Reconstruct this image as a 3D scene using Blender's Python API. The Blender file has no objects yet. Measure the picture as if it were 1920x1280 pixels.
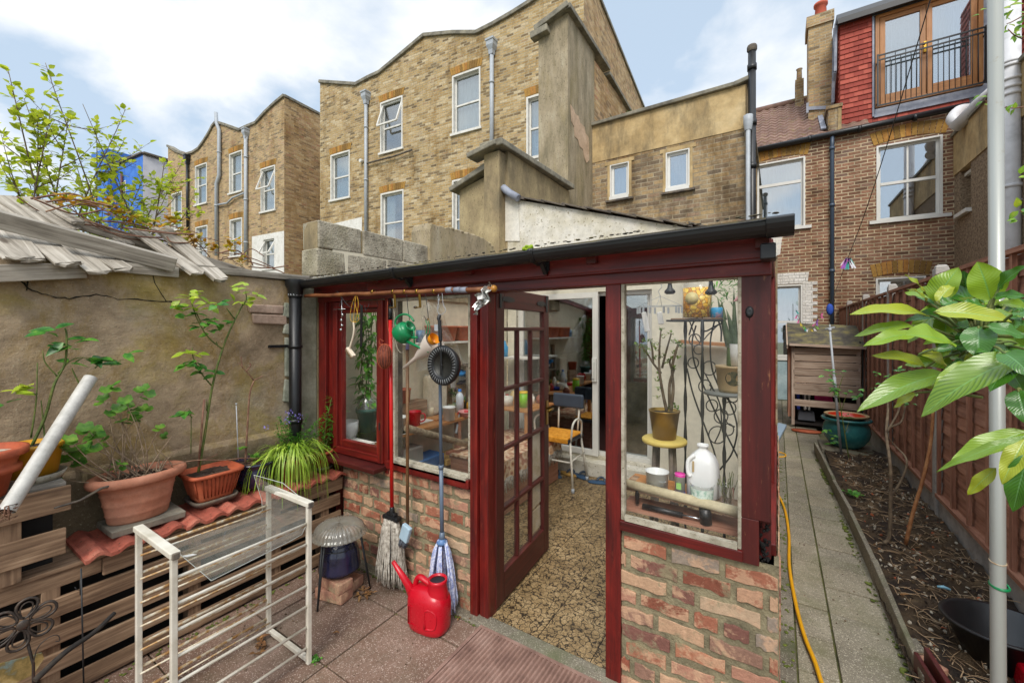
import bpy, math, random
from mathutils import Vector, Matrix, Euler, noise
from mathutils.geometry import tessellate_polygon
random.seed(7)
R=math.radians
C=bpy.context.scene.collection
scene=bpy.context.scene
# ---------------------------------------------------------------- camera
F=776.; CX=960.; HY=617.; H=1.7
TH=math.atan(498/776.)
FW=Vector((-math.sin(TH),math.cos(TH),0)); RT=Vector((math.cos(TH),math.sin(TH),0))
cam=bpy.data.cameras.new('camera'); co=bpy.data.objects.new('camera',cam); C.objects.link(co)
cam.sensor_width=36; cam.lens=F/1920*36; cam.clip_start=.05; cam.clip_end=2000
cam.shift_y=-(640-HY)/1920
co.location=(0,0,H); co.rotation_euler=(R(90),0,TH)
scene.camera=co
# ---------------------------------------------------------------- world
SUN_EL=R(46); SUN_AZ=R(160)      # azimuth clockwise from +Y
w=bpy.data.worlds.new('World'); scene.world=w; w.use_nodes=True
nt=w.node_tree; nt.nodes.clear()
def WN(t,**k):
    n=nt.nodes.new(t)
    for a,b in k.items(): setattr(n,a,b)
    return n
out=WN('ShaderNodeOutputWorld'); bg=WN('ShaderNodeBackground')
sky=WN('ShaderNodeTexSky',sky_type='NISHITA',sun_disc=False,sun_elevation=SUN_EL,sun_rotation=SUN_AZ,air_density=1.0,dust_density=1.6,ozone_density=1.2)
tc=WN('ShaderNodeTexCoord'); sep=WN('ShaderNodeSeparateXYZ'); nt.links.new(tc.outputs['Generated'],sep.inputs[0])
mx=WN('ShaderNodeMath',operation='MAXIMUM'); mx.inputs[1].default_value=0.0; nt.links.new(sep.outputs['Z'],mx.inputs[0])
ad=WN('ShaderNodeMath',operation='ADD'); ad.inputs[1].default_value=.32; nt.links.new(mx.outputs[0],ad.inputs[0])
vd=WN('ShaderNodeVectorMath',operation='DIVIDE'); nt.links.new(tc.outputs['Generated'],vd.inputs[0])
cb=WN('ShaderNodeCombineXYZ'); 
for i in range(3): nt.links.new(ad.outputs[0],cb.inputs[i])
nt.links.new(cb.outputs[0],vd.inputs[1])
mp=WN('ShaderNodeMapping'); mp.inputs['Location'].default_value=(5.6,2.1,0); mp.inputs['Scale'].default_value=(1,1,.9); nt.links.new(vd.outputs[0],mp.inputs[0])
n1=WN('ShaderNodeTexNoise'); n1.inputs['Scale'].default_value=2.1; n1.inputs['Detail'].default_value=9; n1.inputs['Roughness'].default_value=.52; n1.inputs['Distortion'].default_value=.15
nt.links.new(mp.outputs[0],n1.inputs['Vector'])
cr=WN('ShaderNodeValToRGB'); cr.color_ramp.elements[0].position=.45; cr.color_ramp.elements[1].position=.58; nt.links.new(n1.outputs['Fac'],cr.inputs[0])
n2=WN('ShaderNodeTexNoise'); n2.inputs['Scale'].default_value=4.5; n2.inputs['Detail'].default_value=6; nt.links.new(mp.outputs[0],n2.inputs['Vector'])
cc=WN('ShaderNodeValToRGB'); cc.color_ramp.elements[0].position=.3; cc.color_ramp.elements[0].color=(6.1,6.5,7.0,1); cc.color_ramp.elements[1].position=.66; cc.color_ramp.elements[1].color=(7.7,7.75,7.8,1); nt.links.new(n2.outputs['Fac'],cc.inputs[0])
blu=WN('ShaderNodeMix',data_type='RGBA'); blu.inputs[0].default_value=.75; blu.inputs[7].default_value=(4.7,5.75,6.9,1); nt.links.new(sky.outputs[0],blu.inputs[6])
mxc=WN('ShaderNodeMix',data_type='RGBA'); nt.links.new(cr.outputs[0],mxc.inputs[0]); nt.links.new(blu.outputs[2],mxc.inputs[6]); nt.links.new(cc.outputs[0],mxc.inputs[7])
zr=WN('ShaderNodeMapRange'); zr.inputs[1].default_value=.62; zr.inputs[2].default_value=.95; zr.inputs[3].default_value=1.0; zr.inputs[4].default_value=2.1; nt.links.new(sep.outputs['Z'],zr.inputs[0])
zm=WN('ShaderNodeVectorMath',operation='SCALE'); nt.links.new(mxc.outputs[2],zm.inputs[0]); nt.links.new(zr.outputs[0],zm.inputs['Scale'])   # sky boosted above the view to add light, like an overcast zenith
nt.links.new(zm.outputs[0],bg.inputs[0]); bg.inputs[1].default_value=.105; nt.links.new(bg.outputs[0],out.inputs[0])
sl=bpy.data.lights.new('sun','SUN'); sl.energy=2.0; sl.angle=R(24); sl.color=(1,.95,.87)
so=bpy.data.objects.new('sun',sl); C.objects.link(so)
sd=Vector((math.sin(SUN_AZ)*math.cos(SUN_EL),math.cos(SUN_AZ)*math.cos(SUN_EL),math.sin(SUN_EL)))
so.rotation_euler=sd.to_track_quat('Z','Y').to_euler(); so.location=(0,-3,12)
scene.view_settings.view_transform='Standard'; scene.view_settings.look='None'; scene.view_settings.gamma=1
scene.view_settings.exposure=.5
scene.cycles.max_bounces=8; scene.cycles.diffuse_bounces=4; scene.cycles.transparent_max_bounces=16
# ---------------------------------------------------------------- measuring: a photograph point on a real plane
def ray(px,py):
    return FW+RT*((px-CX)/F)+Vector((0,0,(HY-py)/F))
EYE=Vector((0,0,H))
def onY(px,py,Y): d=ray(px,py); return EYE+d*(Y/d.y)
def onX(px,py,X): d=ray(px,py); return EYE+d*(X/d.x)
def onZ(px,py,Z): d=ray(px,py); return EYE+d*((Z-H)/d.z)
def onD(px,py,D): return EYE+ray(px,py)*D
TE=Vector((.9969,.0789,0)); TN=Vector((-.0789,.9969,0))
def onT(px,py,c=10.2): d=ray(px,py); return EYE+d*(c/d.dot(TN))
# ---------------------------------------------------------------- colour + materials
def c(h,a=1):
    h=h.lstrip('#'); v=[int(h[i:i+2],16)/255 for i in (0,2,4)]
    return tuple([(x/12.92 if x<=.04045 else ((x+.055)/1.055)**2.4) for x in v]+[a])
class NT:
    def __init__(s,name):
        s.m=bpy.data.materials.new(name); s.m.use_nodes=True; s.t=s.m.node_tree; s.b=s.t.nodes['Principled BSDF']; s.o=s.t.nodes['Material Output']
    def n(s,ty,ins=None,**k):
        n=s.t.nodes.new(ty)
        for a,b in k.items(): setattr(n,a,b)
        for a,b in (ins or {}).items():
            if isinstance(b,bpy.types.NodeSocket): s.t.links.new(b,n.inputs[a])
            else: n.inputs[a].default_value=b
        return n
    def l(s,a,b): s.t.links.new(a,b)
    def co(s,kind='Object',scale=(1,1,1),loc=(0,0,0)):
        t=s.n('ShaderNodeTexCoord'); return s.n('ShaderNodeMapping',{0:t.outputs[kind],'Scale':scale,'Location':loc}).outputs[0]
    def noise(s,v,scale,detail=5,rough=.55,dist=0):
        return s.n('ShaderNodeTexNoise',{'Vector':v,'Scale':scale,'Detail':detail,'Roughness':rough,'Distortion':dist}).outputs['Fac']
    def ramp(s,f,stops,interp='LINEAR'):
        r=s.n('ShaderNodeValToRGB',{0:f}); e=r.color_ramp; e.interpolation=interp
        while len(e.elements)<len(stops): e.elements.new(.5)
        for i,(p,q) in enumerate(stops):
            e.elements[i].position=p; e.elements[i].color=q if not isinstance(q,(str,float,int)) else (c(q) if isinstance(q,str) else (q,q,q,1))
        return r.outputs[0]
    def mix(s,f,a,b,bt='MIX'):
        m=s.n('ShaderNodeMix',data_type='RGBA',blend_type=bt)
        for i,v in ((0,f),(6,a),(7,b)):
            if isinstance(v,bpy.types.NodeSocket): s.t.links.new(v,m.inputs[i])
            else: m.inputs[i].default_value=c(v) if isinstance(v,str) else v
        return m.outputs[2]
    def math(s,op,a,b=0.):
        m=s.n('ShaderNodeMath',operation=op)
        for i,v in enumerate((a,b)):
            if isinstance(v,bpy.types.NodeSocket): s.t.links.new(v,m.inputs[i])
            else: m.inputs[i].default_value=v
        return m.outputs[0]
    def bump(s,h,st=.3,d=.01):
        b=s.n('ShaderNodeBump',{'Height':h,'Strength':st,'Distance':d}); s.l(b.outputs[0],s.b.inputs['Normal']); return b
    def fin(s,col=None,rough=.7,metal=0,spec=.5):
        if col is not None:
            if isinstance(col,bpy.types.NodeSocket): s.l(col,s.b.inputs['Base Color'])
            else: s.b.inputs['Base Color'].default_value=c(col) if isinstance(col,str) else col
        if isinstance(rough,bpy.types.NodeSocket): s.l(rough,s.b.inputs['Roughness'])
        else: s.b.inputs['Roughness'].default_value=rough
        s.b.inputs['Metallic'].default_value=metal; s.b.inputs['Specular IOR Level'].default_value=spec
        return s.m
def mott(name,cols,scale=4,rough=.7,bump=.15,bs=60,bd=.004,metal=0,spec=.4,kind='Object',stretch=(1,1,1),fine=None,streak=None):
    """mottled surface: a ramp over noise, fine grain bump"""
    t=NT(name); v=t.co(kind,stretch); f=t.noise(v,scale,7,.62)
    k=len(cols); col=t.ramp(f,[(.3+.4*i/max(1,k-1),q) for i,q in enumerate(cols)])
    if bump>=.2: col=t.mix(.55,col,t.ramp(t.noise(v,scale*4.7,8,.78),[(.32,(.62,.62,.6,1)),(.5,(1,1,1,1)),(.7,(1.28,1.27,1.24,1))]),'MULTIPLY')
    if streak: col=t.mix(t.ramp(t.noise(t.co(kind,(1.7,1.7,.5)),1.5,9,.72),[(.5,0.),(.68,streak[1])]),col,streak[0])
    if fine:
        g=t.noise(v,bs,2,.6); col=t.mix(t.ramp(g,[(.62,0.),(.7,1.)]),col,fine)
    if bump: t.bump(t.noise(v,bs,4,.6),bump,bd)
    r=t.math('ADD',t.math('MULTIPLY',f,.3),rough-.15)
    return t.fin(col,r,metal,spec)
def plain(name,col,rough=.5,metal=0,spec=.5,var=.12,trans=0):
    t=NT(name); v=t.co(); f=t.noise(v,9,5,.6); q=Vector(c(col)[:3])
    a=tuple(q*(1-var))+(1,); b=tuple(min(1,x*(1+var)) for x in q)+(1,)
    t.bump(t.noise(v,80,3),.05,.002)
    t.b.inputs['Transmission Weight'].default_value=trans
    return t.fin(t.ramp(f,[(.3,a),(.7,b)]),t.math('ADD',t.math('MULTIPLY',f,.25),rough-.12),metal,spec)
def wood(name,cols,rough=.75,grain=38,knots=True,bump=.35,wear=None):
    t=NT(name); v=t.co('UV',(1.2,grain,1)); f=t.noise(v,1.3,8,.65,.35)
    v2=t.co('UV',(1.5,4.5,1)); g=t.noise(v2,1.6,5,.6,1.2)
    k=len(cols); col=t.ramp(t.math('ADD',t.math('MULTIPLY',f,.6),t.math('MULTIPLY',g,.4)),[(.32+.34*i/(k-1),q) for i,q in enumerate(cols)])
    isl=t.n('ShaderNodeNewGeometry').outputs['Random Per Island']
    col=t.mix(1.,col,t.ramp(isl,[(0,(.78,.78,.8,1)),(1,(1.12,1.08,1.05,1))]),'MULTIPLY')
    if knots:
        vo=t.n('ShaderNodeTexVoronoi',{'Vector':t.co('UV',(2.6,7,1)),'Scale':1.0},feature='F1').outputs['Distance']
        col=t.mix(t.ramp(vo,[(.06,.75),(.13,0.)]),col,'3a2a1c')
    if wear:
        ww=t.noise(t.co('UV',(2,9,1)),4,7,.7); col=t.mix(t.ramp(ww,[(.6,0.),(.68,.8)]),col,wear)
    t.bump(f,bump,.004)
    return t.fin(col,rough)
def brick(name,stops,mortar='#8c7f6a',msize=.012,stain=None,stainpos=(.5,.66),bw=.225,rh=.075,rough=.9,blotch=.35,bright=1.):
    t=NT(name); v=t.co('UV'); wob=t.n('ShaderNodeTexNoise',{'Vector':v,'Scale':7.,'Detail':2.}).outputs['Color']
    vv=t.n('ShaderNodeVectorMath',{0:v,1:t.n('ShaderNodeVectorMath',{0:wob,'Scale':.012},operation='SCALE').outputs[0]},operation='ADD').outputs[0]
    bk=t.n('ShaderNodeTexBrick',{'Vector':vv,'Scale':1.,'Color1':(0,0,0,1),'Color2':(1,1,1,1),'Mortar':(.5,.5,.5,1),'Mortar Size':msize*.5,'Mortar Smooth':.15,'Bias':0.,'Brick Width':bw,'Row Height':rh})
    bk.offset=.5
    col=t.mix(.22,t.ramp(bk.outputs['Color'],stops),t.mix(1.,c(stops[len(stops)//2][1]),(1,1,1,1),'MULTIPLY'))
    n=t.noise(v,1.1,6,.65); col=t.mix(blotch,col,t.ramp(n,[(.35,stops[0][1]),(.65,stops[-1][1])]))
    st_=t.noise(t.co('UV',(2.2,.35,1)),1.4,9,.7); col=t.mix(t.ramp(st_,[(.5,0.),(.75,.4)]),col,'7a7060'); sp=t.noise(v,26,5,.7); col=t.mix(.8,col,t.ramp(sp,[(.25,(.5,.5,.5,1)),(.5,(1,1,1,1)),(.75,(1.5,1.45,1.35,1))]),'MULTIPLY')
    mo=t.mix(t.ramp(t.noise(v,3,4),[(.4,0.),(.6,1.)]),mortar,c(mortar) if False else tuple(x*.62 for x in c(mortar)[:3])+(1,))
    col=t.mix(bk.outputs['Fac'],col,mo)
    if stain:
        s=t.noise(t.co('UV',(1.4,.5,1)),1.3,8,.68); col=t.mix(t.ramp(s,[(stainpos[0],0.),(stainpos[1],.8)]),col,stain,'MULTIPLY')
    hh=t.math('SUBTRACT',t.math('MULTIPLY',sp,.5),bk.outputs['Fac']); t.bump(hh,.55,.012)
    return t.fin(col,rough,0,.25)
def glass(name,tint=(1,1,1,1),refl=.9,rough=.01,dirt=.0):
    t=NT(name); tr=t.n('ShaderNodeBsdfTransparent',{0:tint}); gl=t.n('ShaderNodeBsdfGlossy',{0:(.95,.97,1,1),'Roughness':rough})
    fa=t.n('ShaderNodeLayerWeight',{0:.5}).outputs['Facing']; fac=t.math('MINIMUM',t.math('MULTIPLY',t.math('ADD',t.math('POWER',fa,4.),.05),refl),1.)
    mx=t.n('ShaderNodeMixShader',{0:fac,1:tr.outputs[0],2:gl.outputs[0]}); last=mx
    if dirt:
        df=t.n('ShaderNodeBsdfDiffuse',{0:c('c9c4b4')}); v=t.co(); d=t.ramp(t.noise(v,5,8,.75),[(.42,0.),(.8,dirt)])
        last=t.n('ShaderNodeMixShader',{0:d,1:mx.outputs[0],2:df.outputs[0]})
    t.l(last.outputs[0],t.o.inputs[0]); return t.m
def farglass(name,base='#5d6770',k=.5):
    t=NT(name); t.b.inputs['Coat Weight'].default_value=0
    v=t.co(); f=t.noise(v,1.2,3)
    di=t.n('ShaderNodeBsdfTransparent',{0:(.75,.8,.82,1)}); gl=t.n('ShaderNodeBsdfGlossy',{0:(.85,.87,.88,1),'Roughness':.02})
    t.bump(f,.05,.02)
    mx=t.n('ShaderNodeMixShader',{0:k,1:di.outputs[0],2:gl.outputs[0]}); t.l(mx.outputs[0],t.o.inputs[0]); return t.m
def leafmat(name,cols,vein=None,trans=.35,rough=.4,scale=18,uvscale=(1,1,1)):
    t=NT(name); v=t.co(); f=t.noise(v,scale,5,.6)
    k=len(cols); col=t.ramp(f,[(.34+.34*i/max(1,k-1),q) for i,q in enumerate(cols)])
    isl=t.n('ShaderNodeNewGeometry').outputs['Random Per Island']
    col=t.mix(1.,col,t.ramp(isl,[(0,(.68,.72,.7,1)),(1,(1.25,1.2,1.05,1))]),'MULTIPLY')
    if vein:
        uv=t.co('UV'); sx=t.n('ShaderNodeSeparateXYZ',{0:uv}); y=t.math('ABSOLUTE',t.math('SUBTRACT',sx.outputs[1],.5))
        wv=t.n('ShaderNodeTexWave',{'Vector':t.n('ShaderNodeCombineXYZ',{0:t.math('SUBTRACT',sx.outputs[0],t.math('MULTIPLY',y,.5)),1:0.,2:0.}).outputs[0],'Scale':4.6,'Distortion':2.5,'Detail':2.,'Detail Scale':1.5},wave_type='BANDS').outputs['Fac']
        col=t.mix(t.ramp(t.math('MULTIPLY',wv,t.ramp(t.noise(v,14,5,.5),[(.40,.15),(.62,1.)])),[(.45,0.),(.9,.5)]),vein[0],col)
        col=t.mix(t.ramp(y,[(.012,1.),(.03,0.)]),col,vein[1])
        hb=t.math('ADD',t.ramp(y,[(.0,0.),(.06,1.)]),t.math('MULTIPLY',wv,.5)); t.bump(hb,.3,.0012)
    t.fin(col,rough,0,.5)
    tr=t.n('ShaderNodeBsdfTranslucent',{0:col}); mx=t.n('ShaderNodeMixShader',{0:trans,1:t.b.outputs[0],2:tr.outputs[0]}); t.l(mx.outputs[0],t.o.inputs[0])
    return t.m
# ---------------------------------------------------------------- mesh builder
class MB:
    def __init__(s): s.v=[]; s.f=[]; s.sm=[]; s.uv={}
    def face(s,pts,sm=False,uv=None):
        i=len(s.v); s.v+= [Vector(p) for p in pts]; s.f.append(tuple(range(i,i+len(pts)))); s.sm.append(sm)
        if uv: s.uv[len(s.f)-1]=uv
        return s
    def box(s,x0,y0,z0,x1,y1,z1,j=0):
        P=[Vector((x,y,z))+Vector((random.uniform(-j,j),random.uniform(-j,j),random.uniform(-j,j))) for z in (z0,z1) for y in (y0,y1) for x in (x0,x1)]
        i=len(s.v); s.v+=P
        for q in ((0,2,3,1),(4,5,7,6),(0,1,5,4),(2,6,7,3),(0,4,6,2),(1,3,7,5)): s.f.append(tuple(i+k for k in q)); s.sm.append(False)
        return s
    def beam(s,p0,p1,w,h,up=(0,0,1),j=0,w1=None,h1=None):
        """bar from p0 to p1: w sideways, h along up; UV runs along its length"""
        p0=Vector(p0);p1=Vector(p1); d=(p1-p0); L=d.length; d.normalize(); u=Vector(up); sd=d.cross(u)
        if sd.length<1e-4: sd=d.cross(Vector((0,1,0)))
        sd.normalize(); u=sd.cross(d).normalized(); w1=w1 or w; h1=h1 or h
        i=len(s.v)
        for p,ww,hh in ((p0,w,h),(p1,w1,h1)):
            for a,b in ((-1,-1),(1,-1),(1,1),(-1,1)): s.v.append(p+sd*(a*ww/2)+u*(b*hh/2)+Vector([random.uniform(-j,j) for _ in range(3)]))
        ro=random.random()*20; rv=random.random()*20
        per=[0,w,w+h,2*w+h,2*w+2*h]
        for k in range(4):
            a,b=k,(k+1)%4; s.f.append((i+a,i+b,i+4+b,i+4+a)); s.sm.append(False)
            s.uv[len(s.f)-1]=[(ro,rv+per[k]),(ro,rv+per[k+1]),(ro+L,rv+per[k+1]),(ro+L,rv+per[k])]
        s.f.append((i+3,i+2,i+1,i)); s.sm.append(False); s.f.append((i+4,i+5,i+6,i+7)); s.sm.append(False)
        return s
    def tube(s,pts,r,n=8,cap=True,sm=True,sx=1.):
        pts=[Vector(p) for p in pts]; k=len(pts); rs=r if isinstance(r,(list,tuple)) else [r]*k
        if len(rs)==2 and k>2: rs=[rs[0]+(rs[1]-rs[0])*q/(k-1) for q in range(k)]
        i=len(s.v); L=0; prev=None; ref=None; ro=random.random()*10
        for q,p in enumerate(pts):
            d=(pts[min(q+1,k-1)]-pts[max(q-1,0)]).normalized()
            if ref is None:
                ref=Vector((0,0,1)) if abs(d.z)<.9 else Vector((1,0,0))
                a=d.cross(ref).normalized()
            else:
                a=(a-d*a.dot(d)).normalized()
            b=d.cross(a)
            for m in range(n):
                t=2*math.pi*m/n; s.v.append(p+(a*math.cos(t)*sx+b*math.sin(t))*rs[q])
        for q in range(k-1):
            l2=L+(pts[q+1]-pts[q]).length
            for m in range(n):
                m2=(m+1)%n; s.f.append((i+q*n+m,i+q*n+m2,i+(q+1)*n+m2,i+(q+1)*n+m)); s.sm.append(sm)
                s.uv[len(s.f)-1]=[(ro+L,m/n*.1),(ro+L,(m+1)/n*.1),(ro+l2,(m+1)/n*.1),(ro+l2,m/n*.1)]
            L=l2
        if cap:
            s.f.append(tuple(i+m for m in reversed(range(n)))); s.sm.append(False)
            s.f.append(tuple(i+(k-1)*n+m for m in range(n))); s.sm.append(False)
        return s
    def lathe(s,prof,cen=(0,0,0),n=28,sx=1.,sy=1.,rot=0.,M=None,sm=True,pw=None,j=0):
        """prof [(r,z)]; pw: squareness exponent for rounded-rectangle plans"""
        cen=Vector(cen); i=len(s.v); k=len(prof)
        for r,z in prof:
            for m in range(n):
                t=2*math.pi*m/n; ct,st=math.cos(t),math.sin(t)
                if pw: ct=math.copysign(abs(ct)**pw,ct); st=math.copysign(abs(st)**pw,st)
                x,y=ct*r*sx,st*r*sy; x,y=x*math.cos(rot)-y*math.sin(rot),x*math.sin(rot)+y*math.cos(rot)
                p=Vector((x,y,z))
                if j: p+=Vector([random.uniform(-j,j) for _ in range(3)])
                s.v.append(cen+(M@p if M else p))
        for q in range(k-1):
            for m in range(n):
                m2=(m+1)%n; s.f.append((i+q*n+m,i+q*n+m2,i+(q+1)*n+m2,i+(q+1)*n+m)); s.sm.append(sm)
        return s
    def ball(s,cen,r,n=12,sz=(1,1,1),M=None):
        pr=[(max(1e-4,math.sin(math.pi*q/8)),-math.cos(math.pi*q/8)) for q in range(9)]
        MM=(M or Matrix.Identity(3))@Matrix.Diagonal(Vector(sz)*r)
        return s.lathe(pr,cen,n,M=MM)
    def prism(s,poly,ext,sm=False):
        """extrude a planar polygon (3-D points) by ext; caps are tessellated"""
        P=[Vector(p) for p in poly]; e=Vector(ext); n=len(P); i=len(s.v); s.v+=P+[p+e for p in P]
        s.f.append(tuple(i+k for k in reversed(range(n)))); s.sm.append(False); s.f.append(tuple(i+n+k for k in range(n))); s.sm.append(False)
        for k in range(n): q=(k+1)%n; s.f.append((i+k,i+q,i+n+q,i+n+k)); s.sm.append(sm)
        return s
    def wall(s,o,ux,outer,holes=(),dep=None):
        """flat wall in the plane o + a*ux + b*z with holes; dep = vector for reveals"""
        o=Vector(o); ux=Vector(ux); T=lambda p:o+ux*p[0]+Vector((0,0,p[1]))
        loops=[[T(p) for p in outer]]+[[T(p) for p in h] for h in holes]; allp=[p for l in loops for p in l]
        for t in tessellate_polygon(loops): s.face([allp[k] for k in t])
        if dep:
            for l in loops[1:]:
                for k in range(len(l)): s.face([l[k],l[(k+1)%len(l)],l[(k+1)%len(l)]+dep,l[k]+dep])
        return s
    def leaf(s,p,d,up,L,W,bend=.2,nseg=3,fold=.15,shape=.45):
        p=Vector(p); d=Vector(d).normalized(); sd=d.cross(Vector(up))
        if sd.length<1e-3: sd=d.cross(Vector((1,.2,.1)))
        sd.normalize(); u=sd.cross(d).normalized(); i=len(s.v); rows=[]
        for k in range(nseg+1):
            t=k/nseg; wd=W/2*(math.sin(math.pi*min(1,t**(.5/ shape*.5+ .25)))) if 0<t<1 else W*.02
            q=p+d*(L*t)-u*(bend*L*t*t)
            s.v+= [q-sd*wd+u*wd*fold*2,q,q+sd*wd+u*wd*fold*2]
        for k in range(nseg):
            a=i+3*k; b=a+3
            for x in (0,1):
                s.f.append((a+x,a+x+1,b+x+1,b+x)); s.sm.append(True)
                t0,t1=k/nseg,(k+1)/nseg; y0,y1=x*.5,x*.5+.5
                s.uv[len(s.f)-1]=[(t0,y0),(t0,y1),(t1,y1),(t1,y0)]
        return s
    def build(s,name,mat,parent=None,bevel=0,seg=2,weld=True):
        root=parent
        while root is not None and root.parent is not None: root=root.parent
        if root is not None: off=Vector(root.location)
        elif s.v:
            xs=[v.x for v in s.v]; ys=[v.y for v in s.v]; off=Vector(((min(xs)+max(xs))/2,(min(ys)+max(ys))/2,min(v.z for v in s.v)))
        else: off=Vector()
        me=bpy.data.meshes.new(name); me.from_pydata([v-off for v in s.v],[],s.f)
        me.polygons.foreach_set('use_smooth',s.sm); ul=me.uv_layers.new(name='UVMap')
        for k,pl in enumerate(me.polygons):
            if k in s.uv:
                for li,q in zip(pl.loop_indices,s.uv[k]): ul.data[li].uv=q
            else:
                n=pl.normal; ax,ay,az=abs(n.x),abs(n.y),abs(n.z)
                for li in pl.loop_indices:
                    p=s.v[me.loops[li].vertex_index]
                    if az>ax and az>ay: q=(p.x,p.y)
                    elif ax>ay: q=(p.y,p.z)
                    else: q=(p.x,p.z)
                    ul.data[li].uv=q
        o=bpy.data.objects.new(name,me); C.objects.link(o)
        if root is None: o.location=off
        else: o.parent=parent
        if mat: me.materials.append(mat)
        if bevel:
            b=o.modifiers.new('bevel','BEVEL'); b.width=bevel; b.segments=seg; b.limit_method='ANGLE'; b.angle_limit=R(35); b.harden_normals=False
        return o
def tag(o,label=None,cat=None,group=None,kind=None):
    if label: o['label']=label
    if cat: o['category']=cat
    if group: o['group']=group
    if kind: o['kind']=kind
    return o
def thing(name,label,cat,loc,group=None):
    o=bpy.data.objects.new(name,None); C.objects.link(o); o.location=Vector(loc); o.empty_display_size=.1
    return tag(o,label,cat,group)
def single(mb,name,mat,label,cat,group=None,**k): return tag(mb.build(name,mat,None,**k),label,cat,group)
def struct(mb,name,mat,**k): return tag(mb.build(name,mat,None,**k),kind='structure')
def V(*a): return Vector(a)
def rr(a,b): return random.uniform(a,b)
def curve(pts,n=8):
    """Catmull-Rom through points"""
    P=[Vector(p) for p in pts]; P=[P[0]*2-P[1]]+P+[P[-1]*2-P[-2]]; o=[]
    for i in range(1,len(P)-2):
        for k in range(n):
            t=k/n; a,b,c_,d=P[i-1],P[i],P[i+1],P[i+2]
            o.append(.5*((2*b)+(c_-a)*t+(2*a-5*b+4*c_-d)*t*t+(3*b-a-3*c_+d)*t**3))
    o.append(P[-2]); return o
# ---------------------------------------------------------------- materials
M={}
M['yb']=brick('yellow_stock_brick',[(0,'54483a'),(.13,'7d6a4e'),(.2,'a68a5c'),(.5,'b2986a'),(.78,'c0a87e'),(.93,'cfc0a0'),(1,'9c7c5a')],'#b8ad92',stain=c('b8a88c'),blotch=.12,msize=.016)
M['yb2']=brick('yellow_stock_brick_dirty',[(0,'5a5042'),(.2,'957e5c'),(.5,'b2976c'),(.78,'c2a678'),(1,'a8846c')],'#b4a890',stain=c('c0b094'),stainpos=(.5,.7),blotch=.12,msize=.016)
M['fb']=brick('flank_stock_brick',[(0,'6f5c48'),(.25,'a2835c'),(.6,'bd9c6c'),(.85,'ccb48c'),(1,'a8745a')],'#b8a88a',stain=c('c8b89c'),stainpos=(.5,.7),blotch=.1)
M['cb']=brick('weathered_grey_yellow_brick',[(0,'5a5148'),(.25,'87745e'),(.5,'a5906e'),(.75,'b89c6e'),(1,'90786a')],'#b0a38a',stain=c('a4957e'),stainpos=(.45,.6),blotch=.2,msize=.016)
M['db']=brick('red_brown_brick',[(0,'4e3c31'),(.2,'74503e'),(.5,'8c644e'),(.78,'a37860'),(1,'73625a')],'#c9b797',stain=c('c9b8a4'),blotch=.15,msize=.02)
M['wb']=brick('white_painted_brick',[(0,'cfcac2'),(1,'e6e3de')],'#bdb8b0',blotch=.1)
M['arch']=mott('yellow_gauged_brick',['7a5c34','a8803f','c09550'],9,.9,.3,60)
M['coping']=mott('weathered_coping_stone',['5c584e','7d786b','98917f'],6,.9,.3,50)
M['render']=mott('stained_cement_render',['716650','8d7d60','a3926f','b3a27f'],2.6,.92,.35,70,.006,stretch=(1,1,.6),fine='5c5440',streak=('5a5342',.75))
M['render_d']=mott('dark_stained_render',['716955','8b7f67','a0927a','ada28b'],2.8,.95,.4,60,.008,stretch=(1.6,1.6,.5),fine='4c4636',streak=('8a7a42',.4))
M['ochre']=mott('ochre_band_render',['8f7a56','ae9468','bfa67a','c8b28a'],1.8,.9,.25,60,streak=('5f5644',.7))
M['whiter']=mott('flaking_white_limewash',['a89f84','c4bda9','d4cfc2','dedad0'],2.6,.9,.35,40,.006,fine='8f8468')
M['block']=mott('weathered_breeze_block',['6c6557','928a7a','aea694','c0b9a6'],5,.95,.8,60,.014,fine='4f4a3c',streak=('7a7350',.6))
M['whitewin']=mott('white_window_paint',['c4c0b6','d5d2ca','dfdcd5'],8,.55,.05,60)
M['upvc']=plain('white_upvc','d8d6d0',.35,var=.04)
M['curtain']=mott('pale_curtain',['c4c4c0','dededb','f0f0ee'],5,.9,.2,40,stretch=(9,9,.5))
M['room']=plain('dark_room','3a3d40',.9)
M['fglass']=farglass('window_glass',k=.30)
M['fglass2']=farglass('window_glass_reflective',k=.5)
M['grey_pipe']=plain('grey_painted_pipe','a3a8ad',.5)
M['lead']=mott('lead_sheet',['6d7280','8e93a0','a5a8b0'],5,.55,.1,30)
M['black']=plain('black_plastic','17181a',.38,var=.25)
M['blackiron']=plain('black_iron','232527',.5,var=.2)
M['bluepipe']=plain('blue_grey_downpipe','3d4b5c',.45)
M['whitepipe']=mott('white_pipe_plastic',['b9b8b8','cfcecf','d8d7d8'],5,.4,.03,60)
M['slate']=mott('old_slate',['3e3a36','554e48','6f6558','7a6f5a'],9,.85,.35,50)
M['blue']=mott('bright_blue_render',['2c5cae','3a70c4','4a82cf'],3,.7,.15,40)
M['palewall']=mott('pale_lilac_render',['b7b6bf','c9c8cf','d3d2d8'],3,.8,.15,40)
M['redtile']=None
M['redpaint']=wood('dark_red_painted_wood',['330b09','541310','701a14','88281d'],.42,22,False,.25,wear='7d3626')
M['redworn']=wood('worn_dark_red_paint',['300c0b','4a1310','5c1a15'],.5,20,False,.3,wear='8a5a3c')
M['doorpaint']=wood('brown_red_door_paint',['2e0e0d','42140f','511b16','5f251d'],.5,24,False,.2)
M['beading']=mott('chipped_white_beading',['7a7260','a59e8c','bab4a4'],18,.75,.2,80,fine='5c5140')
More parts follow.
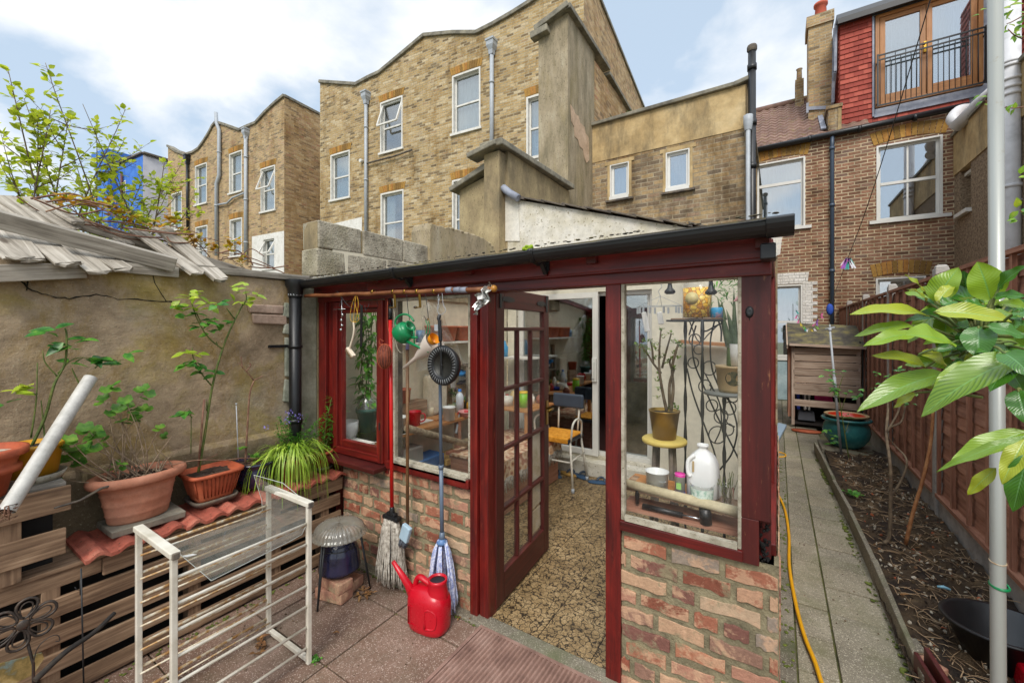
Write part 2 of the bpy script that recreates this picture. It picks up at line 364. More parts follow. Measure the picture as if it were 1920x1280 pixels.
M['oak']=wood('orange_oak',['8c5a2e','a8713c','b98550'],.5,26,False,.15)
M['pallet']=wood('pallet_timber',['4c3c2e','775d46','9a7e62','b89c7e'],.85,34,True,.5)
M['greywood']=wood('silvered_timber',['48443d','827b6f','aaa396','c6c1b5'],.9,40,True,.8)
M['fencewood']=wood('brown_fence_board',['6a4636','8c5f49','a4745c','b48870'],.85,30,False,.4)
M['hutchwood']=wood('faded_pinkish_board',['7a6656','a08a78','b8a492','c6b5a4'],.85,34,True,.45)
M['felt']=mott('mossy_roof_felt',['3d3a35','4f4a42','6b6448','857a4a'],6,.95,.5,120)
M['conc']=mott('grey_concrete_post',['8a8580','a39d96','b3ada6'],6,.9,.2,90)
M['moss']=mott('moss_soil_gap',['2e2f1c','4a4a2a','5f6030','6a6048'],14,.95,.7,90,.01)
# ================================================================ GROUND
def aggregate(name,base,spk,spd,scale=240,stain='6e6a50',k=.45):
    t=NT(name); v=t.co(); f=t.noise(v,1.7,7,.65); col=t.ramp(f,[(.3,base[0]),(.5,base[1]),(.7,base[2])])
    isl=t.n('ShaderNodeNewGeometry').outputs['Random Per Island']
    col=t.mix(1.,col,t.ramp(isl,[(0,(.8,.8,.82,1)),(1,(1.15,1.12,1.08,1))]),'MULTIPLY')
    vo=t.n('ShaderNodeTexVoronoi',{'Vector':v,'Scale':scale}); d=vo.outputs['Color']
    s=t.n('ShaderNodeSeparateColor',{0:d}).outputs[0]
    col=t.mix(t.ramp(s,[(.0,.75),(.18,.0)]),col,spd); col=t.mix(t.ramp(s,[(.86,0.),(.93,.8)]),col,spk)
    g=t.noise(v,3.2,8,.7); col=t.mix(t.ramp(g,[(.48,0.),(.7,k)]),col,stain)
    t.bump(s,.25,.002); return t.fin(col,t.math('ADD',t.math('MULTIPLY',f,.5),.45),0,.4)
M['paving']=aggregate('pink_aggregate_slab',('5f4a3f','7d6455','968072'),'b8a698','4a352c',stain='5a5240',k=.6)
M['pathslab']=aggregate('grey_buff_slab',('6e6654','8b8371','a29a86'),'c4bca8','565040',stain='5f6238',k=.55)
M['cstrip']=aggregate('mossy_concrete_kerb',('5e584a','80796a','9a927f'),'b0a894','4a4538',stain='4f5632',k=.7)
M['soil']=mott('dark_garden_soil',['1e1712','382c22','52422f','705c44'],7,.97,.9,110,.02)
t=NT('brown_crazed_floor_tile'); v=t.co(); nz=t.n('ShaderNodeTexNoise',{'Vector':v,'Scale':30.,'Detail':3.}).outputs['Color']
vv=t.n('ShaderNodeVectorMath',{0:v,1:t.n('ShaderNodeVectorMath',{0:nz,'Scale':.05},operation='SCALE').outputs[0]},operation='ADD').outputs[0]
vo=t.n('ShaderNodeTexVoronoi',{'Vector':vv,'Scale':27.},feature='DISTANCE_TO_EDGE').outputs['Distance']
vo2=t.n('ShaderNodeTexVoronoi',{'Vector':vv,'Scale':75.},feature='DISTANCE_TO_EDGE').outputs['Distance']
base=t.ramp(t.noise(v,11,5),[(.3,'7d6848'),(.5,'9c835c'),(.7,'b59c74')])
base=t.mix(t.ramp(vo2,[(.03,.6),(.13,0.)]),base,'54402c'); base=t.mix(t.ramp(t.math('ADD',vo,t.math('MULTIPLY',t.noise(v,22,4),.16)),[(.115,.97),(.17,0.)]),base,'241a12')
t.bump(vo,.2,.002); M['floor']=t.fin(base,.38,0,.5)
M['grass']=mott('distant_ground',['4c5036','6b6a4c','7d7560'],.6,.95,.3,20)

g=MB(); g.box(-60,-40,-.3,60,90,-.045); struct(g,'ground',M['grass'])
# patio slabs
pv=MB(); S=.60; x0=-1.93-S*3; y0=1.255
ix=0
for a in range(-3,6):
    for b in range(-6,3):
        xa=-1.93+a*S*1.0; ya=1.255+(b)*.46
        if ya+.46>1.88: continue
        if xa<-4: continue
        zz=rr(-.004,.003); pv.box(xa+.005,ya+.004,-.05,xa+S-.005,min(ya+.46,1.87)-.004,zz)
for a in range(-3,3): pv.box(-1.93+a*S+.005,1.72,-.05,-1.93+a*S+S-.005,1.885,rr(-.003,.003))
struct(pv,'patio_paving',M['paving'],bevel=.004)
jt=MB(); jt.box(-3.3,-3,-.044,3.6,1.9,-.014); struct(jt,'paving_joints',M['moss'])
ks=MB(); ks.box(-2.95,1.885,-.05,.02,1.99,.012,.004); struct(ks,'threshold_kerb',M['cstrip'],bevel=.008)
# side path: two columns of small slabs
ps=MB(); yy=1.93; i=0
while yy<11.6:
    for xa,xb in ((.085,.257),(.261,.56)):
        zz=rr(-.004,.004); ps.box(xa+.003,yy+.004,-.04,xb-.003,yy+.295,zz)
    yy+=.30; i+=1
ps.box(.03,1.35,-.04,.72,1.915,.002)
ps.box(.73,1.0,-.04,1.25,1.95,-.004)
struct(ps,'path',M['pathslab'],bevel=.004)
pj=MB(); pj.box(-.1,1.9,-.04,.56,12,-.012); struct(pj,'path_joints',M['moss'])
sm_=MB(); sm_.box(-.005,1.99,-.03,.08,11.8,.006,.003); struct(sm_,'mossy_strip',M['cstrip'],bevel=.005)
# soil bed
sb=MB(); nx,ny=26,150; i0=0
def sh(x,y): return .045+.05*noise.noise(V(x*5,y*5,3))+.028*noise.noise(V(x*17,y*17,8))+.012*noise.noise(V(x*45,y*45,8))+.03*max(0,(x-.6))
for a in range(nx+1):
    for b in range(ny+1):
        x=.54+.64*a/nx; y=2.0+5.3*b/ny; sb.v.append(V(x,y,sh(x,y)))
for a in range(nx):
    for b in range(ny):
        k=a*(ny+1)+b; sb.f.append((k,k+ny+1,k+ny+2,k+1)); sb.sm.append(True)
struct(sb,'soil_bed',M['soil'])
# litter on the soil
def litter(name,mat,label,n,kind,ar=(.62,2.05,1.15,7.0)):
    mb=MB()
    for _ in range(n):
        x=rr(ar[0],ar[2]); y=ar[1]+(ar[3]-ar[1])*random.random()**1.5; z=sh(x,y)
        if kind=='chip':
            s=rr(.004,.013); Mx=Euler((rr(0,3),rr(0,3),rr(0,3))).to_matrix()
            mb.lathe([(.001,-.4),(.9,-.3),(1,.2),(.5,.5),(.001,.55)],(x,y,z+s*.3),6,M=Mx@Matrix.Diagonal(V(s*rr(.8,1.7),s,s*.8)),sm=False)
        elif kind=='twig':
            a=rr(0,6.28); L=rr(.03,.14); p=V(x,y,z+.006); q=p+V(math.cos(a)*L,math.sin(a)*L,rr(0,.02)); q.z=max(q.z,sh(q.x,q.y)+.004)
            m_=(p+q)/2+V(rr(-.01,.01),rr(-.01,.01),rr(0,.012)); r_=rr(.001,.0028); mb.tube([p,m_,q],[r_,r_,r_*.6],4)
        else:
            a=rr(0,6.28); mb.leaf((x,y,z+.006),(math.cos(a),math.sin(a),rr(-.1,.3)),(0,0,1),rr(.02,.05),rr(.01,.025),rr(-.3,.5),3,.2)
    return tag(mb.build(name,mat),label,kind='stuff')
M['chippale_']=mott('brown_grit',['3a2c20','6b5846','978570'],40,.9,.3,90)
M['chipred']=mott('brick_chips',['7a4030','a65a3c','c87850'],30,.9,.3,90)
M['chippale']=mott('pale_stones',['8a8270','b5ab98','d2cabb'],30,.9,.3,90)
M['twig']=mott('dry_twigs',['7a6246','a88c6c','c9b292'],20,.9,.3,90)
M['dryleaf']=leafmat('dry_leaf',['5a3c26','7d5838','9a7448'],trans=.1,rough=.8)
litter('brick_chips',M['chipred'],'small orange brick chips scattered over the dark soil',110,'chip')
litter('pale_stones',M['chippale'],'pale small stones scattered over the dark soil',620,'chip')
litter('clods',M['soil'],'crumbled dark earth clods on the flower bed',900,'chip')
litter('twigs',M['twig'],'dry straw and broken twigs strewn over the flower bed',900,'twig')
litter('dry_leaves',M['dryleaf'],'brown dead leaves lying on the flower bed',160,'leaf')
mb=MB()
def tuft(x,y,z,s): mb.ball((x,y,z),s,5,(rr(.8,1.6),rr(.8,1.6),.5))
for _ in range(260): y=rr(2.2,7.); k=(y-2.6)/4.5; tuft(.565-.11*k+rr(-.03,.01)-.02,y,.008,rr(.004,.014)*(1 if noise.noise(V(0,y*3,1))>0 else .4))
for _ in range(160): x=rr(-2.9,-.1); tuft(x,1.885+rr(-.012,.006),.006,rr(.003,.008))
for _ in range(90): tuft(-2.73+rr(-.02,.03),rr(-.2,1.85),.006,rr(.004,.010))
for _ in range(120): tuft(.03+rr(-.02,.04),rr(2.0,6.5),.01,rr(.004,.011))
tag(mb.build('moss',mott('damp_green_moss',['3c4420','5a6428','76803a'],30,.95,.6,120)),'small cushions of green moss along the slab edges and the bed edging',kind='stuff')
mb=MB()
for _ in range(420):
    r_=random.random(); x,y=(rr(-2.7,.6),rr(1.0,1.87)) if r_<.5 else ((rr(-2.70,-2.3),rr(.6,1.88)) if r_<.75 else (rr(.0,.55),rr(1.4,4.5)))
    s=rr(.0015,.0045); mb.box(x-s,y-s*.7,.002,x+s,y+s*.7,.003+s,s*.4)
tag(mb.build('grit',M['chippale_']),'fine grit and crumbs scattered over the paving',kind='stuff')
# ================================================================ FAR TERRACES
def sash(parent,o,ux,nr,a0,a1,z0,z1,arch=.0,rev=.14,style='sash',open_=0,curt=True,lining=.05,gl='fglass',frame='whitewin',sillw=.05,wallarch=True,bars=None,curtk=(0,1)):
    """window in the wall plane: white reveal lining, sill, frame with bars (part), pane and curtain (sub-parts). nr = into the house"""
    o=Vector(o); ux=Vector(ux); nr=Vector(nr); T=lambda a,z,d=0.:o+ux*a+Vector((0,0,z))+nr*d
    w_=MB(); W_=a1-a0; Hh=z1-z0
    def bar(a,z,b,y,d0,d1):   # rectangular solid in wall coords
        w_.prism([T(a,z,d0),T(b,z,d0),T(b,y,d0),T(a,y,d0)],nr*(d1-d0))
    L=lining
    bar(a0,z0,a0+L,z1,-.012,rev); bar(a1-L,z0,a1,z1,-.012,rev); bar(a0+L,z1-L,a1-L,z1,-.012,rev)
    fr=.045; x0,x1,y0,y1=a0+L,a1-L,z0,z1-L
    d0,d1=rev*.7,rev*.7+.04
    bar(x0,y0,x0+fr,y1,d0,d1); bar(x1-fr,y0,x1,y1,d0,d1); bar(x0+fr,y0,x1-fr,y0+fr*1.3,d0,d1); bar(x0+fr,y1-fr,x1-fr,y1,d0,d1)
    ym=(y0+y1)/2
    if style=='sash': bar(x0+fr,ym-.025,x1-fr,ym+.025,d0-.015,d1)
    if style=='transom': ym=y0+(y1-y0)*.68; bar(x0+fr,ym-.035,x1-fr,ym+.035,d0-.01,d1)
    if style=='four': bar(x0+fr,ym-.03,x1-fr,ym+.03,d0-.015,d1); xm=(x0+x1)/2; bar(xm-.015,y0+fr,xm+.015,ym-.03,d0,d1); bar(xm-.015,ym+.03,xm+.015,y1-fr,d0,d1)
    if arch: 
        n_=8; top=[T(a0+L+(a1-a0-2*L)*k/n_,z1-L-arch*(1-math.sin(math.pi*k/n_)),d0-.004) for k in range(n_+1)]
        w_.prism([T(a0+L,z1-L,d0-.004)]+top+[T(a1-L,z1-L,d0-.004)],nr*.012)
    wo=w_.build('window',M[frame],parent)
    s_=MB(); s_.prism([T(a0-sillw,z0-.07,-.06),T(a1+sillw,z0-.07,-.06),T(a1+sillw,z0,-.06),T(a0-sillw,z0,-.06)],nr*(rev+.06)); s_.build('sill',M[frame],wo)
    p_=MB(); q=[(x0+fr*.5,y0+fr*.5),(x1-fr*.5,y0+fr*.5),(x1-fr*.5,y1-fr*.5),(x0+fr*.5,y1-fr*.5)]
    p_.prism([T(a,z,d0+.018) for a,z in q],nr*.004); p_.build('pane',M[gl],wo)
    if open_:
        h_=MB(); 
        a=[T(x0+.02,y1-.03,d0-.03),T(x1-.02,y1-.03,d0-.03),T(x1-.02,ym,d0-.03-open_),T(x0+.02,ym,d0-.03-open_)]
        for k in range(4): h_.beam(a[k],a[(k+1)%4],.05,.05,up=nr)
        ho=h_.build('open_sash',M[frame],wo)
    if curt:
        c_=MB(); n=22; pts=[]
        xa=x0+(x1-x0)*curtk[0]; xb=x0+(x1-x0)*curtk[1]
        for k in range(n+1):
            t=k/n; pts.append((xa+(xb-xa)*t,d0+.10+.018*math.sin(t*38)))
        for k in range(n):
            (u,d),(u2,d2)=pts[k],pts[k+1]; c_.face([T(u,y0,d),T(u2,y0,d2),T(u2,y1,d2),T(u,y1,d)],True)
        c_.build('curtain',M['curtain'],wo)
    return wo
def rect(a0,a1,z0,z1,arch=0.):
    if not arch: return [(a0,z0),(a1,z0),(a1,z1),(a0,z1)]
    return [(a0,z0),(a1,z0)]+[(a1+(a0-a1)*k/6,z1-arch*(1-math.sin(math.pi*k/6))) for k in range(7)]
def brickarch(parent,o,ux,nr,a0,a1,z1,h=.22,rise=.04):
    mb=MB(); n=max(5,int((a1-a0+.1)/.085)); o=Vector(o); ux=Vector(ux); nr=Vector(nr); w0=a1-a0+.06
    for k in range(n):
        t0,t1=k/n,(k+1)/n; sp=1.12
        def P(t,up):
            am=(a0+a1)/2; a=am+(t-.5)*w0*(sp if up else 1.); z=z1+.012+rise*math.sin(math.pi*t)*.6+(h if up else 0)
            return o+ux*a+Vector((0,0,z))-nr*.012
        e=.06/n
        mb.prism([P(t0+e,0),P(t1-e,0),P(t1-e,1),P(t0+e,1)],nr*.03)
    return mb.build('brick_arch',M['archb'],parent)
t=NT('gauged_arch_bricks'); isl=t.n('ShaderNodeNewGeometry').outputs['Random Per Island']; v=t.co()
col=t.ramp(isl,[(0,'6e5534'),(.4,'9c7840'),(.8,'b58a4a'),(1,'a2703c')]); col=t.mix(.6,col,t.ramp(t.noise(v,20,5,.7),[(.3,(.55,.55,.55,1)),(.7,(1.3,1.3,1.2,1))]),'MULTIPLY')
t.bump(t.noise(v,50,4),.4,.01); M['archb']=t.fin(col,.9,0,.2)

def Tc(px,py,cc=10.2):
    p=onT(px,py,cc); return ((p.dot(TE)),p.z)
TO=TN*10.2
def coping(root,pts,ux_off=None,w=.32,h=.09,mat='coping',nm='coping',up=(0,0,1)):
    mb=MB()
    for a,b in zip(pts,pts[1:]):
        a=Vector(a);b=Vector(b); d=(b-a).normalized(); mb.beam(a-d*.01,b+d*.02,w,h,up=up)
    return mb.build(nm,M[mat],root,bevel=.012)
def terrace(label,name,outline,wins,flank,matf='yb',matk='fb',white=None,fgap=0):
    prof=[Tc(*p) for p in outline]; a0=prof[0][0]; a1=prof[-1][0]
    root=thing(name,label,'building',TO+TE*((a0+a1)/2))
    outer=[(a0,0),(a1,0)]+list(reversed(prof)); holes=[];ws=[]
    for wn in wins:
        l,r,tp,bt=wn[:4]; cx=(l+r)/2; A0=Tc(l,tp)[0]; A1=Tc(r,tp)[0]; z1=Tc(cx,tp)[1]; z0=Tc(cx,bt)[1]; o=wn[4] if len(wn)>4 else {}
        ar=o.get('arch',.05); holes.append(rect(A0,A1,z0,z1,0)); ws.append((A0,A1,z0,z1,o))
    mb=MB(); mb.wall(TO,TE,outer,holes,TN*.2); mb.build('wall',M[matf],root)
    for A0,A1,z0,z1,o in ws:
        sash(root,TO,TE,TN,A0,A1,z0,z1,arch=o.get('arch',0.),open_=o.get('open',0),curt=o.get('curt',True),gl=o.get('gl','fglass'),curtk=o.get('ck',(0,1)))
        if o.get('ba',True): brickarch(root,TO,TE,TN,A0,A1,z1)
    # flank, back, inner dark lining and roof
    fk=MB(); zf=prof[-1][1]; Df=flank
    fk.face([TO+TE*a1+V(0,0,0),TO+TE*a1+TN*Df,TO+TE*a1+TN*Df+V(0,0,zf),TO+TE*a1+V(0,0,zf)])
    fk.face([TO+TE*a0,TO+TE*a0+V(0,0,prof[0][1]),TO+TE*a0+TN*Df+V(0,0,prof[0][1]),TO+TE*a0+TN*Df])
    fk.face([TO+TE*a0+TN*Df,TO+TE*a1+TN*Df,TO+TE*a1+TN*Df+V(0,0,zf),TO+TE*a0+TN*Df+V(0,0,prof[0][1])]); fk.build('side_wall',M[matk],root)
    rf=MB()
    for (p,z),(q,y) in zip(prof,prof[1:]): rf.face([TO+TE*p+V(0,0,z-.15)+TN*.1,TO+TE*q+V(0,0,y-.15)+TN*.1,TO+TE*q+V(0,0,y-.15)+TN*Df,TO+TE*p+V(0,0,z-.15)+TN*Df])
    rf.build('roof',M['slate'],root)
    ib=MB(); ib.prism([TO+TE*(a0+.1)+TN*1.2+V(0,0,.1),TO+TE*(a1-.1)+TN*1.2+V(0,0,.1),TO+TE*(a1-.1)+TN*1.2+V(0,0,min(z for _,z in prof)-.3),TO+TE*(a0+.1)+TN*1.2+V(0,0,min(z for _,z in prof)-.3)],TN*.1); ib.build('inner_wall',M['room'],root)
    coping(root,[TO+TE*a+V(0,0,z+.03)+TN*.10 for a,z in prof],w=.34,h=.11)
    coping(root,[TO+TE*(a1-.12)+V(0,0,zf+.03),TO+TE*(a1-.12)+TN*Df+V(0,0,zf+.03)],w=.34,h=.11)
    return root
def dpipe(root,pts,r=.055,mat='grey_pipe',collars=True,head=False,fn=Tc,off=.09,name='downpipe'):
    P=[TO+TE*fn(*p)[0]+V(0,0,fn(*p)[1])-TN*off for p in pts]; mb=MB(); mb.tube(P,r,10)
    for a,b in zip(P,P[1:]):
        L=(b-a).length; k=1.0
        while k<L: q=a+(b-a)*(k/L); d=(b-a).normalized(); mb.tube([q-d*.03,q+d*.03],r*1.25,10); k+=1.8
    o=mb.build(name,M[mat],root)
    if head:
        q=P[0]; h=MB(); h.lathe([(.09,-.22),(.10,-.1),(.17,.02),(.17,.14),(.20,.15),(.20,.2),(.15,.2),(.14,.05),(.001,.04)],q,4,rot=TH*0+R(45),sm=False); h.box(q.x-.05,q.y-.02,q.z+.08,q.x+.05,q.y+.3,q.z+.18)
        h.build('rainwater_head',M[mat],o)
    return o
B=terrace('tall yellow brick house with wavy parapet and five sash windows, biggest building in view','terraced_house',
  [(600,155),(668,160),(690,148),(712,138),(752,105),(795,69),(850,64),(893,64),(925,48),(960,28),(1010,-3),(1055,-38),(1095,-72)],
  [(620,656,286,372,{'ck':(.0,1)}),(713,755,186,282,{'open':.28,'curt':False}),(848,901,134,245,{}),(987,1035,176,292,{}),(714,757,359,470,{'arch':.05,'ck':(0,.45)}),(848,892,334,480,{'ck':(0,.3)})],9.)
dpipe(B,[(690,186),(690,470)],head=True); dpipe(B,[(925,92),(925,330)],r=.06,head=True)
dpipe(B,[(692,308),(745,294),(776,283)],r=.03,mat='slate')
wp=MB(); a0,z1=Tc(618,424); a1,_=Tc(679,410); wp.prism([TO+TE*a-TN*.015+V(0,0,z) for a,z in ((a0,.5),(a1,.5),(a1,z1+.12),(a0,z1+.05))],TN*.03); wp.build('white_patch',M['whitewin'],B)
sv=MB(); q=TO+TE*Tc(680,303)[0]+V(0,0,Tc(680,303)[1]); sv.tube([q,q-TN*.12],.06,10); sv.build('vent',M['whitewin'],B)
wp=MB(); a0,z1=Tc(985,300); a1,_=Tc(1040,300); wp.prism([TO+TE*a-TN*.015+V(0,0,z) for a,z in ((a0,z1-1.6),(a1,z1-1.6),(a1,z1-.02),(a0,z1-.02))],TN*.03); wp.build('white_panel',M['whitewin'],B)
A=terrace('smaller looking brown brick house with wavy parapet, left of the tallest brick house','terraced_house',
  [(315,275),(331,285),(348,291),(362,287),(373,280),(383,266),(393,250),(399,238),(406,230),(425,236),(450,245),(465,238),(480,232),(497,213),(515,196),(533,181)],
  [(322,341,361,430,{}),(366,388,308,382,{'arch':.05}),(430,454,285,360,{}),(489,516,313,395,{'open':.3}),(367,389,424,510,{'arch':.05,'ck':(0,.3)}),(431,454,410,480,{'arch':.05}),(493,516,446,503,{'open':.3,'ba':False})],5.5,'yb2','fb')
dpipe(A,[(409,213),(410,232),(415,245),(415,330),(410,345),(410,480)],r=.075)
dpipe(A,[(465,252),(465,490)],r=.07,head=True); dpipe(A,[(413,385),(430,382),(440,372),(462,363)],r=.04)
dpipe(A,[(355,300),(356,440)],r=.06,mat='black',head=True)
wp=MB(); a0,z1=Tc(473,440); a1,_=Tc(493,437); am,_=Tc(516,437); ae,ze=Tc(533,433)
z3=Tc(505,446)[1]; z4=Tc(505,503)[1]
for (p,q,lo,hi) in ((a0,a1,z4-3,z3),(am,ae,z4-3,z3),(a0,ae,z3+.0,ze),(a1,am,z4-3,z4-.075)): wp.prism([TO+TE*a-TN*.015+V(0,0,z) for a,z in ((p,lo),(q,lo),(q,hi),(p,hi))],TN*.013)
wp.build('white_patch',M['whitewin'],A)
# blue house
M['bark_far']=plain('dark_red_pipe','5a3230',.6)
def bluehouse():
    O=[Tc(217,312),Tc(240,300),Tc(268,288)]; a0,a1=Tc(217,312)[0],Tc(268,288)[0]; root=thing('terraced_house','bright blue painted house with pale lilac side, far left behind the shrub','building',TO+TE*((a0+a1)/2))
    mb=MB(); hl,hr,ht,hb=*[Tc(p,330)[0] for p in (226,236)],Tc(231,340)[1],Tc(231,395)[1]
    mb.wall(TO,TE,[(a0,0),(a1,0)]+list(reversed(O)),[rect(hl,hr,hb,ht)],TN*.2)
    t0=Tc(196,300); mb.prism([TO+TE*t0[0]-TN*.4,TO+TE*Tc(219,300)[0]-TN*.4,TO+TE*Tc(219,300)[0]-TN*.4+V(0,0,Tc(205,300)[1]),TO+TE*t0[0]-TN*.4+V(0,0,Tc(205,306)[1])],TN*3)
    mb.build('wall',M['blue'],root)
    cp=MB(); z_=Tc(206,298)[1]; cp.prism([TO+TE*(t0[0]-.15)-TN*.55+V(0,0,z_-.1),TO+TE*(Tc(219,300)[0]+.1)-TN*.55+V(0,0,z_-.1),TO+TE*(Tc(219,300)[0]+.1)-TN*.55+V(0,0,z_+.25),TO+TE*(t0[0]-.15)-TN*.55+V(0,0,z_+.25)],TN*1.6); cp.build('chimney_cap',M['blue'],root,bevel=.05)
    sash(root,TO,TE,TN,hl,hr,hb,ht,gl='fglass')
    f=MB(); zf=O[-1][1]; f.face([TO+TE*a1,TO+TE*a1+TN*9,TO+TE*a1+TN*9+V(0,0,zf),TO+TE*a1+V(0,0,zf)]); f.face([TO+TE*a0,TO+TE*a0+TN*9,TO+TE*a0+TN*9+V(0,0,zf),TO+TE*a0+V(0,0,zf)]); f.face([TO+TE*a0+TN*9,TO+TE*a1+TN*9,TO+TE*a1+TN*9+V(0,0,zf),TO+TE*a0+TN*9+V(0,0,zf)]); f.build('side_wall',M['palewall'],root)
    r=MB(); r.prism([TO+TE*a0+V(0,0,O[0][1]-.1),TO+TE*a1+V(0,0,zf-.1),TO+TE*a1+V(0,0,zf),TO+TE*a0+V(0,0,O[0][1])],TN*9); r.build('roof',M['slate'],root)
    coping(root,[TO+TE*a+V(0,0,z+.03)+TN*.05 for a,z in O],w=.3,h=.1,mat='slate'); coping(root,[TO+TE*a1+V(0,0,zf+.04),TO+TE*a1+TN*9+V(0,0,zf+.04)],w=.3,h=.1,mat='slate')
    dpipe(root,[(232,326),(232,410)],r=.06,mat='bark_far',head=False)
    an=MB(); q=TO+TE*(a1-.3)+TN*3+V(0,0,zf); an.tube([q,q+V(0,0,1.6)],.02,5)
    for k in range(5): an.tube([q+V(.3-.5,0,1.5)+TE*k*.22-TN*.2,q+V(.3-.5,0,1.5)+TE*k*.22+TN*.2],.012,4)
    an.tube([q+V(-.3,0,1.5),q+V(-.3,0,1.5)+TE*1.3],.015,4); an.build('aerial',M['slate'],root)
bluehouse()
# ================================================================ PARTY WALLS AND OUR HOUSE'S REAR WING
pw=thing('party_wall','tall stained cement rendered party wall with sloping brown streaks, in front of the biggest brick house','wall',(-3.4,8.5,0))
mb=MB(); mb.box(-3.69,6.65,2,-3.1,7.9,7.1); 
mb.prism([(-3.69,6.65,7.1),(-3.1,6.65,7.1),(-3.1,6.65,7.28),(-3.69,6.65,7.12)],(0,1.25,0)); mb.build('rendered_pier',M['render_d'],pw)
mb=MB(); mb.box(-3.5,7.9,3,-3.1,11.2,7.1); mb.build('brick_stretch',M['fb'],pw)
mb=MB(); mb.beam((-3.72,6.58,7.15),(-3.05,6.58,7.33),.12,.10,up=(0,0,1)); mb.beam((-3.12,6.55,7.3),(-3.12,8.6,7.28),.22,.09); mb.beam((-3.12,8.6,7.2),(-3.12,11.2,7.0),.2,.08); mb.build('coping',M['coping'],pw,bevel=.01)
mb=MB(); mb.beam((-3.8,6.6,7.05),(-3.45,6.6,7.08),.16,.12); mb.build('corbel',M['coping'],pw,bevel=.01)
patch=MB(); P=[onX(x,y,-3.093) for x,y in ((1070,196),(1076,205),(1079,214),(1085,218),(1088,230),(1096,238),(1098,250),(1104,258),(1105,300),(1100,306),(1096,296),(1093,280),(1087,274),(1084,262),(1078,256),(1077,238),(1072,228))]; patch.prism(P,(-.012,0,0)); patch.build('exposed_patch',mott('pink_exposed_render',['a8907a','bda288','cdb49c'],5,.9,.3,60),pw)
# parapet in front
pp=thing('parapet_wall','low ochre rendered parapet with thick mossy coping, beside the white gable','wall',(-3.15,5.6,0))
mb=MB(); mb.box(-3.27,4.66,1.8,-3.05,6.62,4.1); mb.box(-3.34,4.5,1.8,-3.09,4.70,4.06); mb.build('wall',M['render'],pp,bevel=.01)
mb=MB(); mb.beam((-3.17,4.42,4.13),(-3.14,6.62,4.16),.36,.09,j=.008); mb.beam((-3.55,4.5,4.05),(-3.08,4.5,4.13),.24,.07); mb.build('coping',M['coping'],pp,bevel=.015)
nb=thing('chimney_block','square grey rendered block with sloping slab cap, left of the coped parapet','wall',(-3.6,5,0))
mb=MB(); mb.prism([(-3.9,4.66,1.5),(-3.28,4.66,1.5),(-3.28,4.66,3.86),(-3.9,4.66,3.72)],(0,.9,0)); mb.build('wall',M['render'],nb)
mb=MB(); mb.beam((-4.0,4.95,3.72),(-3.27,4.95,3.95),.8,.08,j=.01); mb.build('slab_cap',M['coping'],nb,bevel=.015)
# breeze block wall above the lean-to
bw_=thing('block_wall','low grey breeze block wall rising above the left end of the glazed lean-to roof','wall',(-3.2,2.7,0))
for nm,yy in (('block',0),):
    for row,(z0,z1) in enumerate(((1.9,2.12),(2.125,2.345),(2.35,2.565))):
        y=1.93-(.2 if row==1 else 0)
        while y<3.6:
            y2=min(y+rr(.42,.47),3.62); m_=MB(); m_.box(-3.28+rr(-.004,.004),max(y,1.92),z0,-3.06+rr(-.004,.004),y2-.012,z1+rr(-.004,.004),.004)
            if row>0: m_.build('block',M['block'],bw_,bevel=.012)
            y=y2
mb=MB(); mb.box(-3.26,1.93,0,-3.075,4.6,2.56); mb.build('core',M['render'],bw_)
rl=MB(); rp=[(3.15,2.0),(4.64,2.0)]+[(4.64-k*.06,2.55+min(.26,k*.03)+rr(-.018,.018)) for k in range(1,24)]+[(3.17,2.80),(3.15,2.74)]
rl.prism([(-3.30,y,z) for y,z in rp],(.27,0,0))
for k in range(60): y=rr(3.2,4.5); rl.ball((rr(-3.28,-3.05),y,2.55+min(.26,(4.64-y)*.5)),rr(.02,.05),7,(1,1.4,.6))
single(rl,'rubble_wall_top',M['render_d'],'rough lump of dark pebbly mortar on the wall, left of the white gable','wall',bevel=.03)
# lean-to's back: single storey rear wing with white gable
rw=thing('rear_wing','single storey rear wing of the house with flaking white gable and slate verge','building',(-1.5,5.5,0))
ZS=lambda x:3.46+(x+3.06)*(2.52-3.46)/3.06
mb=MB(); doorx0,doorx1=-2.92,-1.16
mb.wall((0,4.66,0),(1,0,0),[(-3.06,0),(-.09,0),(-.09,ZS(-.09)),(-3.06,ZS(-3.06))],[[(doorx0,.2),(doorx1,.2),(doorx1,2.14),(doorx0,2.14)]],V(0,.25,0))
mb.build('gable_wall',M['whiter'],rw)
iw=MB(); iw.box(-3.05,4.645,2.14,-.1,4.656,2.44); iw.box(doorx1,4.645,0,-.1,4.656,2.14); iw.box(-3.05,4.645,0,doorx0,4.656,2.14); iw.build('interior_wall_face',plain('cream_wall_paint','d8d2c0',.8),rw)
mb=MB(); mb.box(-.18,4.91,0,0,7.75,2.5); mb.build('side_wall',M['cb'],rw)
mb=MB(); x=-3.08; k=0
while x<-.3:
    x2=x+.30; z=ZS(x); z2=ZS(x2); 
    for r_,y in enumerate((4.60,4.86,5.12)):
        a=x+(.15 if r_%2 else 0)-.02; mb.prism([(a,y,ZS(a)+.035+rr(-.006,.006)),(a+.33,y,ZS(a+.33)+.012+rr(-.006,.006)),(a+.33,y+.3,ZS(a+.33)+.012+.0),(a,y+.3,ZS(a)+.035)],(0,0,.018))
    x=x2-.01
mb.build('verge_slates',M['slate'],rw)
mb=MB(); mb.prism([(-3.06,5.3,ZS(-3.06)),(0,5.3,ZS(0)),(0,5.3,ZS(0)+.03),(-3.06,5.3,ZS(-3.06)+.03)],(0,2.5,0)); mb.build('roof',M['slate'],rw)
